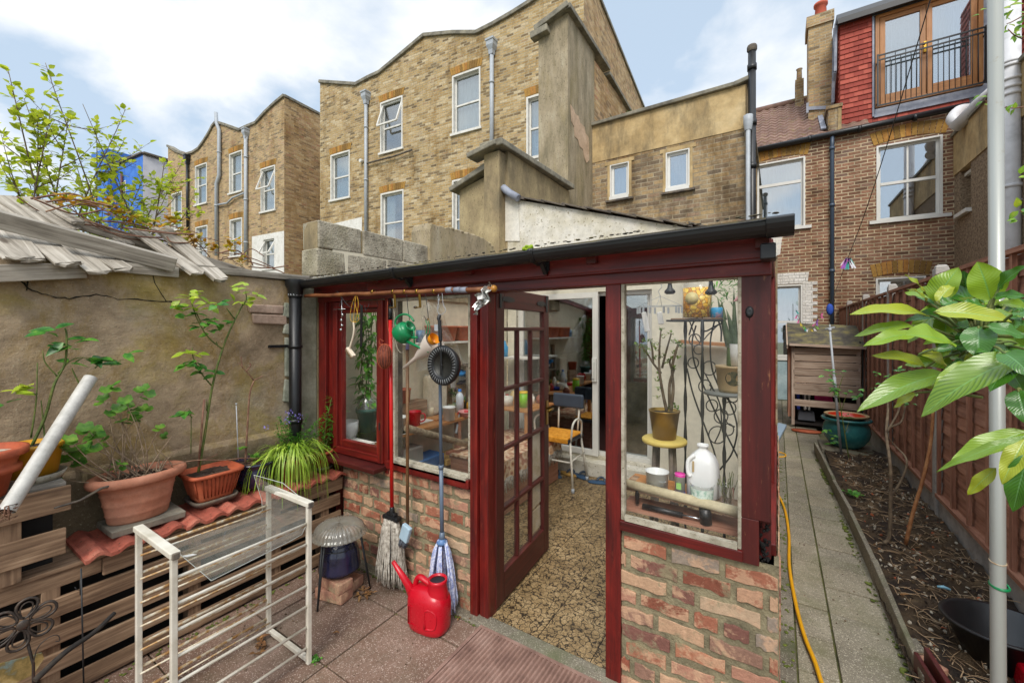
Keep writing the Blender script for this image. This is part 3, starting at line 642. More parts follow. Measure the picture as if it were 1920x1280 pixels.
fl=MB(); fl.tube([onY(x,y,4.58) for x,y in ((943,352),(955,362),(972,372))],.05,8); fl.build('flashing',M['lead'],rw)
sp=MB(); P=[onY(x,y,4.655) for x,y in ((945,362),(972,370),(975,452),(945,452))]; sp.prism(P,(0,-.008,0)); sp.build('white_strip',mott('white_wash_strip',['cfcabc','e0dcd2'],4,.9,.3,60),rw)
# building C
bc=thing('rear_wing','two storey brick rear wing with flat ochre rendered parapet and two tiny windows','building',(-1.8,9.5,0))
CX0,CX1,CZ=-3.1,-.43,5.72
w1=[(-2.74,-2.37,4.25,4.88),(-1.70,-1.30,4.22,4.88)]
mb=MB(); mb.wall((0,7.8,0),(1,0,0),[(CX0,0),(CX1,0),(CX1,5.0),(CX0,5.0)],[rect(*q) for q in w1],V(0,.15,0)); mb.build('wall',M['cb'],bc)
mb=MB(); mb.box(CX0,7.79,5.0,CX1,8.1,CZ); mb.box(CX1-.012,7.79,4.9,CX1+.004,12,CZ); mb.build('rendered_band',M['ochre'],bc)
mb=MB(); mb.box(CX1-.25,7.802,0,CX1,12,5.0); mb.build('side_wall',M['cb'],bc)
mb=MB(); mb.box(CX0,8.1,5.4,CX1-.02,12,5.6); mb.build('roof',M['felt'],bc)
mb=MB(); mb.beam((CX0-.02,7.86,CZ+.035),(CX1-.18,7.86,CZ+.035),.26,.07,j=.006); mb.beam((CX1-.18,7.86,CZ+.035),(CX1+.04,7.86,CZ+.075),.26,.07); mb.beam((CX1-.08,7.99,CZ+.035),(CX1-.08,12,CZ+.035),.26,.07); mb.build('coping',M['coping'],bc,bevel=.01)
for q in w1:
    a0,a1,z0,z1=q
    o=sash(bc,(0,7.8,0),(1,0,0),(0,1,0),a0,a1,z0,z1,style='plain',lining=.02,rev=.06,gl='fglass2',frame='upvc',curt=True,sillw=.0)
    s=MB(); s.box(a0-.07,7.72,z0-.10,a1+.09,7.83,z0-.065); s.build('stone_sill',M['slate'],bc)
    s=MB(); s.box(a0-.1,7.785,z1+.0,a1+.1,7.815,z1+.07); s.box(a0-.05,7.788,z0-.06,a0-.0,7.812,z1); s.box(a1,7.788,z0-.06,a1+.05,7.812,z1); s.build('surround',M['ochre'],bc)
wd=MB()
for k in range(26):
    p=V(rr(-2.95,-2.2),7.9,CZ+.07); 
    for _ in range(3): wd.leaf(p,(rr(-1,1),rr(-.4,.4),rr(.4,1)),(0,-1,0),rr(.05,.13),.03,.2)
single(wd,'weeds',leafmat('dull_weed',['3c4a22','55642c']),'small tuft of weeds growing on the flat parapet coping','plant')
sp=thing('soil_pipe','black vertical soil pipe rising above the corner of the flat parapet','pipe',(-.33,7.78,0))
mb=MB(); mb.tube([(-.35,7.76,0),(-.35,7.76,6.22)],.058,14)
for z in (2,3.2,4.3,5.0,5.9): mb.tube([(-.35,7.76,z),(-.35,7.76,z+.09)],.07,14)
mb.build('pipe',M['black'],sp)
mb=MB(); mb.lathe([(.062,0),(.074,.02),(.074,.08),(.066,.10),(.05,.10)],(-.35,7.76,6.2),12); mb.build('terminal',M['slate'],sp)
mb=MB(); mb.tube([(-.40,7.66,0),(-.40,7.66,4.95),(-.40,7.75,5.05)],.034,12); mb.lathe([(.05,0),(.06,.05),(.07,.14),(.07,.24),(.05,.25)],(-.40,7.67,4.9),10)
single(mb,'downpipe',M['grey_pipe'],'pale grey downpipe next to the tall black soil pipe','pipe')
# ================================================================ HOUSE D
hd=thing('brick_house','red brown brick house with black gutter, tiled roof and red hung dormer','building',(1.5,13,0))
YD=12.0
w={'ul':(-.47,.55,4.15,5.80),'ur':(1.83,2.87,4.08,5.72),'ll':(-.2,.50,1.02,2.77),'lr':(1.82,2.62,1.3,2.82)}
mb=MB(); mb.wall((0,YD,0),(1,0,0),[(-.5,0),(3.3,0),(3.3,6.2),(-.5,6.2)],[rect(a,b,z0,z1) for a,b,z0,z1 in w.values()],V(0,.2,0)); mb.build('wall',M['db'],hd)
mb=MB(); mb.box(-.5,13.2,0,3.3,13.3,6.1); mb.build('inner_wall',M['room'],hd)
for k,(a,b,z0,z1) in w.items():
    st='four' if k=='ur' else ('transom' if k=='ul' else 'sash')
    sash(hd,(0,YD,0),(1,0,0),(0,1,0),a,b,z0,z1,style=st,curt=k!='ur',gl='fglass2',arch=.04 if k in('ur','lr') else 0,lining=.035,rev=.11,sillw=.12,frame='upvc')
    if k!='ll': brickarch(hd,(0,YD,0),(1,0,0),(0,1,0),a-.02,b+.02,z1+.01,h=.27,rise=.12)
mb=MB()
for k in range(24):
    z=.95+k*.078; e=.28 if k%2 else .19; mb.box(.505,YD-.012,z,.505+e,YD+.01,z+.074)
for k in range(10): mb.prism([(-.3+k*.09,YD-.014,2.79),(-.215+k*.09,YD-.014,2.79),(-.205+k*.092,YD-.014,3.05),(-.3+k*.092,YD-.014,3.05)],(0,.03,0))
mb.build('painted_surround',M['wb'],hd)
mb=MB(); mb.box(-.5,YD-.03,.0,.8,YD-.005,.95); mb.build('painted_plinth',mott('pale_blue_plinth',['8aa0a8','9fb4ba','b5c6ca'],3,.8,.2,50),hd)
# gutter, eaves
g=MB(); g.tube([(-.45,YD-.11,6.13),(3.2,YD-.11,6.17)],.065,12); 
for x in (.6,1.5,2.4): g.tube([(x,YD-.11,6.14),(x+.06,YD-.11,6.14)],.075,12)
g.build('gutter',M['black'],hd)
g=MB(); g.tube([(1.05,YD-.1,6.1),(1.05,YD-.07,5.9),(1.05,YD-.07,0.2)],.04,12)
for z in (1.5,3.0,4.5,5.8): g.tube([(1.05,YD-.07,z),(1.05,YD-.07,z+.07)],.052,12)
g.build('downpipe',M['bluepipe'],hd)
# pantile roof: wavy sheet with stepped courses
t=NT('brown_concrete_tile'); v=t.co('UV'); f=t.noise(v,2,6,.65); col=t.ramp(f,[(.3,'54413a'),(.5,'7a5e52'),(.7,'8f7466')]); col=t.mix(t.ramp(t.noise(v,5,6,.7),[(.55,0.),(.68,.6)]),col,'7d7a3a'); t.bump(t.noise(v,60,3),.3,.004); M['pantile']=t.fin(col,.85)
rf=MB(); ncr=14
for r_ in range(ncr):
    s0=r_/ncr; s1=(r_+1.12)/ncr
    for k in range(88):
        xa=-1.2+k*.033; xb=xa+.033
        def P(x,s,up): return V(x,YD-.08+2.7*s,6.2+2.1*s+.022*math.sin(x*2*math.pi/.2)+up)
        rf.face([P(xa,s0,.035),P(xb,s0,.035),P(xb,s1,.0),P(xa,s1,.0)],True)
        if True: rf.face([P(xa,s0,.0),P(xb,s0,.0),P(xb,s0,.035),P(xa,s0,.035)])
rf.build('tiled_roof',M['pantile'],hd)
rg=MB(); rg.tube([(-1.3,YD+2.62,8.32),(1.0,YD+2.62,8.32)],.1,10); rg.build('ridge_tiles',M['pantile'],hd)
rb=MB(); rb.prism([(-1.3,YD+2.6,6.1),(3.3,YD+2.6,6.1),(3.3,YD+2.6,8.25),(-1.3,YD+2.6,8.25)],(0,.05,0)); rb.build('roof_back',M['slate'],hd)
# dormer clad in red hung tiles
def hung(mb,o,ux,nr,outline_l,outline_r,z0,z1,cw=.165,ch=.115):
    """rows of overlapping tiles between x=outline_l(z) and outline_r(z)"""
    o=Vector(o);ux=Vector(ux);nr=Vector(nr); z=z0; r_=0
    while z<z1:
        zt=min(z+ch*1.25,z1+.02); L=outline_l(z); Rr=outline_r(z); a=L-(cw/2 if r_%2 else 0)
        while a<Rr:
            x0=max(a,L); x1=min(a+cw-.004,Rr)
            if x1-x0>.01:
                q=rr(-.003,.003); P=lambda x,zz,d:o+ux*x+V(0,0,zz)-nr*d
                mb.prism([P(x0,z+q,.03),P(x1,z+q,.03),P(x1,zt,.006),P(x0,zt,.006)],nr*.012)
            a+=cw
        z+=ch; r_+=1
t=NT('red_hung_tile'); isl=t.n('ShaderNodeNewGeometry').outputs['Random Per Island']; v=t.co()
col=t.ramp(isl,[(0,'87392f'),(.5,'9c463a'),(1,'b05849')]); col=t.mix(.5,col,t.ramp(t.noise(v,9,5,.7),[(.3,(.7,.7,.7,1)),(.7,(1.2,1.15,1.1,1))]),'MULTIPLY'); t.bump(t.noise(v,70,3),.2,.003); M['redtile']=t.fin(col,.75,0,.3)
dm=MB(); DY=12.2
hung(dm,(0,DY,0),(1,0,0),(0,1,0),lambda z:1.22,lambda z:1.80,6.2,8.72)
hung(dm,(0,DY,0),(1,0,0),(0,1,0),lambda z:1.80,lambda z:3.3,6.22,6.4)
hung(dm,(1.22,0,0),(0,1,0),(1,0,0),lambda z:DY+.0+max(0,(z-8.0))*.0,lambda z:DY+.25+max(0,(z-6.2)*.95),6.5,8.75)
dm.build('hung_tiles',M['redtile'],hd)
mb=MB(); mb.prism([(1.235,DY+.01,6.2),(1.235,DY+2.6,8.75),(1.235,DY+.01,8.75)],(.02,0,0)); mb.wall((0,DY+.015,0),(1,0,0),[(1.235,6.2),(3.6,6.2),(3.6,8.95),(1.235,8.95)],[rect(1.84,3.5,6.62,8.72)],V(0,.1,0)); mb.prism([(1.235,DY+.02,8.85),(3.6,DY+.02,8.85),(3.6,DY+.02,8.95),(1.235,DY+.02,8.95)],(0,2.7,0)); mb.build('dormer_frame',M['lead'],hd)
mb=MB(); mb.box(1.14,DY-.16,8.74,3.7,DY+2.6,8.92); mb.build('dormer_fascia',plain('dark_grey_fascia','4a4f57',.5),hd,bevel=.01)
mb=MB(); mb.box(1.16,DY-.2,8.68,3.7,DY-.13,8.8); mb.build('dormer_gutter',M['black'],hd)
mb=MB(); mb.beam((1.14,DY-.02,8.8),(1.14,DY+.1,7.75),.05,.09,up=(0,1,0)); mb.beam((1.14,DY+.1,7.75),(1.14,DY+1.0,7.0),.05,.09,up=(0,1,0)); mb.beam((1.80,DY-.035,6.45),(1.80,DY-.035,8.7),.03,.04,up=(0,1,0)); mb.beam((1.12,DY-.05,8.7),(1.12,DY+.35,7.15),.06,.03,up=(0,1,0)); mb.build('lead_flashing',M['lead'],hd)
mb=MB(); mb.box(1.82,DY-.05,6.42,3.55,DY+.02,6.6); mb.build('lead_apron',M['lead'],hd)
fd=thing_part=MB()
x0,x1,z0,z1=1.84,3.5,6.64,8.7
def fr_(mb,x0,x1,z0,z1,y,t_,d,b=None):
    b=b or t_; mb.beam((x0+t_/2,y,z0),(x0+t_/2,y,z1),t_,d,up=(0,1,0)); mb.beam((x1-t_/2,y,z0),(x1-t_/2,y,z1),t_,d,up=(0,1,0)); mb.beam((x0+t_,y,z1-t_/2),(x1-t_,y,z1-t_/2),d,t_); mb.beam((x0+t_,y,z0+b/2),(x1-t_,y,z0+b/2),d,b)
fr_(fd,x0,x1,z0,z1,DY+.02,.07,.1); fr_(fd,1.92,2.66,6.70,8.62,DY+.02,.09,.06,.2); fr_(fd,2.67,3.42,6.70,8.62,DY+.02,.09,.06,.2)
fdo=fd.build('french_doors',M['oak'],hd,bevel=.004)
p=MB(); p.box(1.99,DY+.02,6.88,2.58,DY+.026,8.55); p.box(2.75,DY+.02,6.88,3.34,DY+.026,8.55); p.build('pane',M['fglass2'],fdo)
cu=MB()
for s_ in ((1.99,2.58),(2.75,3.34)):
    n=30
    for k in range(n):
        a=s_[0]+(s_[1]-s_[0])*k/n; b=s_[0]+(s_[1]-s_[0])*(k+1)/n; cu.face([(a,DY+.12+.02*math.sin(k*1.7),6.88),(b,DY+.12+.02*math.sin(k*1.7+1.7),6.88),(b,DY+.12+.02*math.sin(k*1.7+1.7),8.5),(a,DY+.12+.02*math.sin(k*1.7),8.5)],True)
cu.build('curtain',M['curtain'],fdo)
hn=MB(); hn.box(2.62,DY-.045,7.6,2.66,DY-.01,7.82); hn.tube([(2.64,DY-.05,7.76),(2.56,DY-.07,7.76)],.012,6); hn.build('handle',plain('brass_handle','b9923c',.3,1.),fdo)
bl=MB(); by=DY-.16; 
for z in (6.62,7.62,7.72): bl.beam((1.86,by,z),(3.5,by,z),.02,.03)
k=0; x=1.9
while x<3.5: bl.tube([(x,by,6.62),(x,by,7.72 if k%2 else 7.62)],.007,5); x+=.083; k+=1
for x in (1.86,3.5): bl.beam((x,by,6.6),(x,by,7.75),.03,.03,up=(0,1,0)); bl.beam((x,by,6.7),(x,DY,6.7),.02,.02); bl.beam((x,by,7.6),(x,DY,7.6),.02,.02)
bl.build('balcony_railing',M['blackiron'],hd)
# chimney stack and parapet stub
ch=thing('chimney_stack','brown brick chimney stack with one red pot, left of the red dormer','chimney',(.9,13.2,7))
mb=MB(); mb.box(.66,12.95,7.0,1.14,13.6,9.35); mb.box(.62,12.9,9.35,1.18,13.65,9.62); mb.build('stack',M['yb2'],ch)
mb=MB(); mb.lathe([(.12,0),(.13,.1),(.115,.35),(.15,.37),(.15,.43),(.10,.43),(.10,.1)],(.93,13.2,9.6),16); mb.build('chimney_pot',plain('terracotta_pot','b2553f',.8),ch)
mb=MB(); mb.beam((.64,12.93,7.45),(.64,12.93,7.2),.05,.03,up=(0,1,0)); mb.beam((.66,12.92,7.3),(1.12,12.92,7.2),.03,.08); mb.build('lead_flashing',M['lead'],ch)
mb=MB(); mb.box(.42,14.2,7.9,.62,14.5,8.75); mb.lathe([(.07,0),(.06,.3),(.08,.35)],(.52,14.35,8.75),10)
single(mb,'chimney_stack',M['yb2'],'far small chimney peeping out behind the brown chimney stack','chimney')
pb=thing('parapet_stub','short brick parapet upstand between the tiled roof and the red dormer','wall',(1.15,12.2,6.1))
mb=MB(); mb.box(.98,YD-.05,6.2,1.2,12.4,6.75); mb.box(.94,YD-.08,6.75,1.24,12.5,6.83); mb.prism([(.98,12.4,6.3),(.98,13.3,7.2),(.98,13.3,7.35),(.98,12.4,6.75)],(.22,0,0)); mb.build('stub',M['cb'],pb)
mb=MB(); mb.box(1.16,YD-.07,6.2,1.22,YD-.03,6.72); mb.build('edge_board',M['ochre'],pb)
mb=MB(); mb.beam((.9,12.0,6.35),(.9,13.2,7.25),.1,.03,up=(0,0,1)); mb.build('lead_flashing',M['lead'],pb)
# pebbledashed wing on the right
M['pebble']=mott('brown_pebbledash',['5f4f3c','85705a','a58f74','bca88c'],26,.95,1.,75,.03)
pd=thing('rear_wing','brown pebbledashed rear wing on the far right with ochre band','building',(3.3,9,0))
mb=MB(); wz=[(11.15,11.69,3.97,4.94)]
o=V(3.04,0,0); mb.wall(o,(0,1,0),[(6.5,0),(12,0),(12,4.82),(6.5,4.82)],[rect(*wz[0])],V(.22,0,0)); mb.build('wall',M['pebble'],pd)
mb=MB(); mb.box(3.02,6.5,4.82,3.3,11.99,5.62); mb.build('rendered_band',M['ochre'],pd)
mb=MB(); mb.box(3.2,6.5,0,6,6.6,5.6); mb.box(3.3,6.6,5.3,6,12,5.4); mb.box(3.27,11,3.9,3.29,11.8,5.0); mb.build('shell',M['render_d'],pd)
mb=MB(); mb.box(2.98,6.5,5.62,3.3,12,5.68); mb.build('coping',M['coping'],pd)
mb=MB(); mb.box(2.96,11.1,3.9,3.25,11.74,3.97); mb.build('sill',M['whitewin'],pd); mb=MB(); mb.box(3.1,11.15,4.7,3.16,11.69,4.76); mb.build('window_bar',M['whitewin'],pd)
mb=MB(); hung(mb,(3.6,0,0),(0,1,0),(1,0,0),lambda z:10.7,lambda z:11.9,5.7,9.,.2,.14); mb.box(3.62,10.7,5.65,3.7,11.9,9); mb.build('hung_tiles',M['redtile'],pd)
wpn=thing('vent_pipe','thick white soil pipe with collars on the pebbledashed wing at right edge','pipe',(2.9,9,0))
p0=onD(1895,500,6.2)
mb=MB(); mb.tube([(p0.x,p0.y,0),(p0.x,p0.y,7.5)],.105,18); mb.build('pipe',M['whitepipe'],wpn)
mb=MB()
for py in (118,125,150,165,178,500,350): z=onD(1895,py,6.2).z; mb=MB(); mb.tube([(p0.x,p0.y,z-.025),(p0.x,p0.y,z+.025)],.118,18); mb.build('collar',M['whitepipe'],wpn)
z=onD(1895,380,6.2).z; mb=MB(); mb.tube([(p0.x-.12,p0.y-.05,z),(p0.x+.3,p0.y,z+.05)],.02,8); mb.build('bracket',M['whitepipe'],wpn)
mb=MB(); mb.tube(curve([onD(1800,232,8.0),onD(1786,224,8.05),onD(1798,208,8.1),onD(1815,205,8.1)],4),.10,14); mb.tube([onD(1790,240,8.0),onD(1835,195,7.6),onD(1900,140,6.6)],.105,14)
single(mb,'branch_pipe',M['whitepipe'],'sloping white waste pipe with elbow below the balcony','pipe')
# ================================================================ LEAN-TO (garden room)
FY=1.95
t=NT('reclaimed_red_brick'); v=t.co(); isl=t.n('ShaderNodeNewGeometry').outputs['Random Per Island']
col=t.ramp(isl,[(0,'84503f'),(.12,'9f6650'),(.26,'ad7f6a'),(.38,'8f6e5e'),(.48,'b79578'),(.60,'935744'),(.70,'bda286'),(.80,'7d564c'),(.90,'948678'),(.95,'ac745a')],'CONSTANT')
n=t.noise(v,9,8,.7,.4); col=t.mix(t.ramp(n,[(.48,0.),(.56,.75)]),col,'c9a384'); n2=t.noise(v,5,9,.75); col=t.mix(t.ramp(n2,[(.55,0.),(.62,.85)]),col,'8d8468'); col=t.mix(.45,col,t.ramp(t.noise(v,45,5,.7),[(.3,(.6,.6,.6,1)),(.7,(1.3,1.3,1.3,1))]),'MULTIPLY')
t.bump(t.math('ADD',t.noise(v,60,6,.7),t.math('MULTIPLY',n,1.5)),.8,.006); M['nbrick']=t.fin(col,.92,0,.2)
M['mortar']=mott('rough_lime_mortar',['625c48','857c62','9c9274'],10,.97,.9,60,.012)
def brickwork(parent,o,ux,nr,L,z0,z1,rh=.083,bl=.232):
    o=Vector(o);ux=Vector(ux);nr=Vector(nr); mb=MB(); z=z0+.012; r_=0
    while z<z1-.02:
        zt=min(z+rh-.026,z1); a=-(.12 if r_%2 else 0)+rr(-.03,.03); 
        while a<L:
            l=bl*rr(.85,1.08) if random.random()>.25 else bl*.5; x0=max(a,0.004); x1=min(a+l-.024,L-.004)
            if x1-x0>.02:
                d=rr(.0,.008); n=5; top=[];bot=[]
                for k in range(n+1):
                    x=x0+(x1-x0)*k/n; top.append((x,zt+rr(-.008,.006))); bot.append((x,z+rr(-.006,.008)))
                poly=bot+top[::-1]
                mb.prism([o+ux*x+V(0,0,zz)-nr*(.004+d) for x,zz in poly],nr*.06)
            a+=l
        z+=rh; r_+=1
    bo=mb.build('brickwork',M['nbrick'],parent,bevel=.005)
    m=MB(); nx=int(L/.02); nz=int((z1-z0)/.02); f=lambda a,zz:o+ux*a+V(0,0,zz)-nr*(.001+.005*noise.noise(V(a*14,zz*14,o.y+ux.x*4)))
    for i in range(nx):
        for k in range(nz):
            a0,a1=L*i/nx,L*(i+1)/nx; b0,b1=z0+(z1-z0)*k/nz,z0+(z1-z0)*(k+1)/nz; m.face([f(a0,b0),f(a1,b0),f(a1,b1),f(a0,b1)],True)
    m.prism([o+nr*.012+V(0,0,z0),o+ux*L+nr*.012+V(0,0,z0),o+ux*L+nr*.012+V(0,0,z1),o+nr*.012+V(0,0,z1)],nr*.09)
    m.build('mortar',M['mortar'],bo)
    return bo
def tilt(m):
    for v in m.v: v.z+=.036*(v.x+3.08)/3.12
    return m
lt=thing('lean_to','dark red timber glazed lean-to on a low brick base with an open glazed door','greenhouse',(-1.5,3.3,0))
brickwork(lt,(-2.78,FY+.01,0),(1,0,0),(0,1,0),1.24,0,.735)
brickwork(lt,(-.635,FY+.01,0),(1,0,0),(0,1,0),.64,-.02,.75)
brickwork(lt,(.0,FY+.02,0),(0,1,0),(-1,0,0),2.65,-.02,.75)
M['glass']=glass('window_glass_clear',refl=.35,dirt=.045); M['glassdoor']=glass('door_glass',refl=.4,dirt=.10)
def bars(lst,name,mat,par,bev=.004,**k):
    o=None
    for b in lst:
        mb=MB(); p0,p1,w_,h_=b[:4]; mb.beam(p0,p1,w_,h_,up=b[4] if len(b)>4 else (0,0,1)); o=mb.build(name,M[mat],par,bevel=bev)
    return o
Yv=(0,1,0)
# posts (up vector = Y so w = along X, h = depth)
def post(x0,x1,z0,z1,y0=FY,d=.09,mat='redpaint',nm='post'):
    mb=MB(); mb.beam(((x0+x1)/2,y0+d/2,z0),((x0+x1)/2,y0+d/2,z1),x1-x0,d,up=Yv); return mb.build(nm,M[mat],lt,bevel=.005)
post(-3.06,-2.965,.0,2.0,FY-.02); post(-2.96,-2.87,.0,1.95,FY+.005)
post(-2.30,-2.262,.70,1.95,FY-.01,.08); 
post(-1.54,-1.487,.0,1.93,FY-.015); post(-1.483,-1.42,.0,1.93,FY+.005)
post(-.705,-.63,.0,1.925,FY-.012,.1)
# right corner post with rotten foot
cp_=MB(); cp_.beam((-.075,FY+.04,.93),(-.075,FY+.04,1.975),.105,.105,up=Yv); cp_.beam((-.095,FY+.04,.745),(-.095,FY+.04,.93),.065,.105,up=Yv); cp_.beam((-.042,FY+.065,.76),(-.042,FY+.065,.93),.04,.05,up=Yv)
for k in range(9):
    x=-.06+k*.0045; cp_.beam((x,FY+.004,.935),(x+rr(-.002,.002),FY+.010,.935-rr(.01,.05)*(1-abs(k-4)/9)),.006,.012,up=Yv)
cp_.build('corner_post',M['redworn'],lt,bevel=.004)
rt=MB()
for _ in range(60): rt.ball((rr(-.062,-.028),FY+rr(.012,.05),rr(.75,.93)),rr(.003,.009),6)
rt.build('rotten_core',plain('black_rot','0f0d0b',.95),lt)
ri=MB(); ri.lathe([(.001,.0),(.011,.001),(.015,.004),(.008,.008),(.001,.006)],(-.096,FY-.0105,1.77),14,M=Matrix.Rotation(R(90),3,'X'),sy=1.6); ri.tube([(-.096,FY-.014,1.77),(-.096,FY-.012,1.735)],[.003,.001],5); ri.build('hook_plate',M['blackiron'],lt)
# side posts and beams along x=0 and at the back
for y in (2.9,3.8,4.56): 
    mb=MB(); mb.beam((-.05,y,.75),(-.05,y,2.1),.07,.07,up=Yv); mb.build('post',M['redpaint'],lt,bevel=.004)
bars([((-.05,FY+.1,.775),(-.05,4.64,.775),.09,.05),((-.05,FY+.1,2.03),(-.05,4.64,2.1),.07,.10)],'side_rail','redpaint',lt)
p=MB(); p.box(-.052,2.05,.8,-.048,4.6,2.0); p.build('side_pane',M['glass'],lt)
# horizontal timbers on the front
bars([((-3.06,FY+.03,1.938),(-.02,FY+.03,1.942),.11,.055)],'head_rail','redpaint',lt)
bars([((-3.07,FY-.035,2.025),(-2.42,FY-.035,2.02),.04,.11),((-2.415,FY-.04,2.02),(-1.0,FY-.04,2.03),.04,.115),((-.995,FY-.035,2.035),(-.02,FY-.035,2.042),.04,.125)],'fascia','redpaint',lt)
bars([((-3.07,FY-.02,1.972),(-.02,FY-.02,1.978),.06,.022)],'drip_strip','redpaint',lt)
# bottom rails
bars([((-2.262,FY+.02,.775),(-1.54,FY+.02,.775),.10,.055),((-.63,FY+.02,.772),(-.12,FY+.02,.772),.09,.045)],'bottom_rail','redpaint',lt)
bars([((-2.96,FY-.05,.742),(-2.27,FY-.05,.742),.15,.03)],'sill','redworn',lt)
bars([((-2.24,FY+.055,.74),(-2.24,FY+.055,1.92),.055,.05,Yv)],'mullion','slate',lt)
# left casement
def frame(name,x0,x1,z0,z1,y,t_,d,mat,par=lt,tb=None):
    mb=MB(); tb=tb or t_
    mb.beam((x0+t_/2,y,z0),(x0+t_/2,y,z1),t_,d,up=Yv); mb.beam((x1-t_/2,y,z0),(x1-t_/2,y,z1),t_,d,up=Yv)
    mb.beam((x0+t_,y,z1-t_/2),(x1-t_,y,z1-t_/2),d,t_); mb.beam((x0+t_,y,z0+tb/2),(x1-t_,y,z0+tb/2),d,tb)
    return mb.build(name,M[mat],par,bevel=.004)
cw=frame('window',-2.868,-2.303,.765,1.905,FY+.005,.05,.06,'redpaint',tb=.05)
cs=frame('casement',-2.818,-2.353,.815,1.855,FY+.015,.035,.04,'redpaint',cw,tb=.05)
p=MB(); p.box(-2.79,FY+.02,.86,-2.38,FY+.024,1.83); p.build('pane',M['glass'],cw)
l=MB(); l.box(-2.335,FY-.03,1.0,-2.325,FY-.02,1.05); l.build('latch',M['blackiron'],cw)
# fixed window
fw=frame('window',-2.222,-1.542,.803,1.912,FY+.012,.022,.03,'beading')
p=MB(); p.box(-2.205,FY+.02,.82,-1.56,FY+.024,1.895); p.build('pane',M['glass'],fw)
sl_=MB(); sl_.beam((-2.2,FY-.005,.80),(-1.56,FY-.005,.80),.05,.03); sl_.build('inner_sill',M['beading'],fw)
rw_=frame('window',-.628,-.122,.795,1.925,FY+.005,.017,.035,'beading')
p=MB(); p.box(-.61,FY+.014,.81,-.14,FY+.018,1.905); p.build('pane',M['glass'],rw_)
sl_=MB(); sl_.beam((-.607,FY-.012,.812),(-.14,FY-.008,.806),.03,.022,j=.002); sl_.build('inner_sill',M['beading'],rw_)
# roof
t=NT('translucent_roof_sheet'); tr=t.n('ShaderNodeBsdfTranslucent',{0:c('e9e6da')}); tp=t.n('ShaderNodeBsdfTransparent',{0:(.95,.95,.92,1)}); mxx=t.n('ShaderNodeMixShader',{0:.62,1:tr.outputs[0],2:tp.outputs[0]}); t.l(mxx.outputs[0],t.o.inputs[0]); M['roofsheet']=t.m
mb=MB(); n=180
for k in range(n):
    xa=-3.04+3.06*k/n; xb=-3.04+3.06*(k+1)/n; za=.008*math.sin(xa*82); zb=.008*math.sin(xb*82)
    mb.face([(xa,1.835,2.094+za*.3),(xb,1.835,2.094+zb*.3),(xb,4.66,2.40+zb),(xa,4.66,2.40+za)],True)
mb.build('roof_sheet',M['roofsheet'],lt)
for x in (-3.0,-2.3,-1.5,-.75,-.05):
    mb=MB(); mb.beam((x,1.86,2.05),(x,4.64,2.345),.05,.075); mb.build('rafter',M['redpaint'],lt,bevel=.003)
mb=MB(); mb.box(-3.06,1.825,2.05,.0,1.845,2.085); tiltme=1
for k in range(160):
    x=rr(-3.05,.0); mb.ball((x,1.83+rr(-.01,.02),2.10),rr(.003,.008),6,(1.6,1,.5))
tilt(mb).build('roof_edge',M['felt'],lt)
# gutter
GX0,GX1,GY,GZ=-3.08,.045,1.775,2.052
gm=MB(); n=9; k2=[(math.cos(math.pi+math.pi*q/n)*.050,math.sin(math.pi+math.pi*q/n)*.050) for q in range(n+1)]
prev=None
for a,b in zip(k2,k2[1:]):
    gm.face([(GX0,GY+a[0],GZ+a[1]),(GX1,GY+a[0],GZ+a[1]),(GX1,GY+b[0],GZ+b[1]),(GX0,GY+b[0],GZ+b[1])],True)
    gm.face([(GX0,GY+a[0]*.93,GZ+a[1]*.93),(GX0,GY+b[0]*.93,GZ+b[1]*.93),(GX1,GY+b[0]*.93,GZ+b[1]*.93),(GX1,GY+a[0]*.93,GZ+a[1]*.93)],True)
for s_ in (-1,1): gm.tube([(GX0,GY+s_*.048,GZ),(GX1,GY+s_*.048,GZ)],.004,8)
gt=tilt(gm).build('gutter',M['black'],lt)
def coll(x,w_,r_=.057,nm='gutter_joint'):
    m=MB(); q=[(math.cos(math.pi+math.pi*k/10)*r_,math.sin(math.pi+math.pi*k/10)*r_) for k in range(11)]
    P=[(x,GY+a,GZ+b+.004) for a,b in q]; P+=[(x,GY+.05,GZ+.012),(x,GY-.05,GZ+.012)]; m.prism(P,(w_,0,0)); return tilt(m).build(nm,M['black'],gt,bevel=.003)
coll(-2.0,.03); coll(-1.02,.03); coll(-.035,.085,.06)
for x in (-2.0,-1.02):
    m=MB(); m.beam((x+.015,GY+.05,GZ-.02),(x+.015,FY-.062,GZ-.09),.02,.02); m.box(x-.002,FY-.066,1.975,x+.034,FY-.055,2.06); m.tube([(x+.015,GY-.052,GZ+.01),(x+.015,GY-.03,GZ-.045),(x+.015,GY+.03,GZ-.055),(x+.015,GY+.06,GZ-.04)],.009,6); tilt(m).build('gutter_bracket',M['black'],gt)
m=MB(); m.box(-.055,1.80,1.96,-.005,FY-.058,2.02); m.build('gutter_bracket',M['black'],gt,bevel=.005)
ms=MB()
for _ in range(40): ms.ball((-1.06+rr(-.02,.02),1.80+rr(-.015,.02),2.105+rr(-.008,.01)),rr(.005,.011),6)
ms.build('moss_tuft',mott('bright_moss',['5d7a1a','86a022','a8b83a'],40,.95,.6,120),lt)
dp=MB(); dx,dy=-3.045,1.735
dp.tube([(dx,dy,2.03),(dx,dy,.02)],.043,16); 
for z,h_ in ((1.96,.05),(1.56,.02),(1.0,.03)): dp.tube([(dx,dy,z),(dx,dy,z+h_)],.050,16)
dp.lathe([(.05,-.08),(.055,-.02),(.07,.01),(.07,.05)],(dx,dy,2.02),14); dp.box(dx-.055,dy-.17,1.565,dx-.03,dy-.02,1.585); dp.build('downpipe',M['black'],lt)
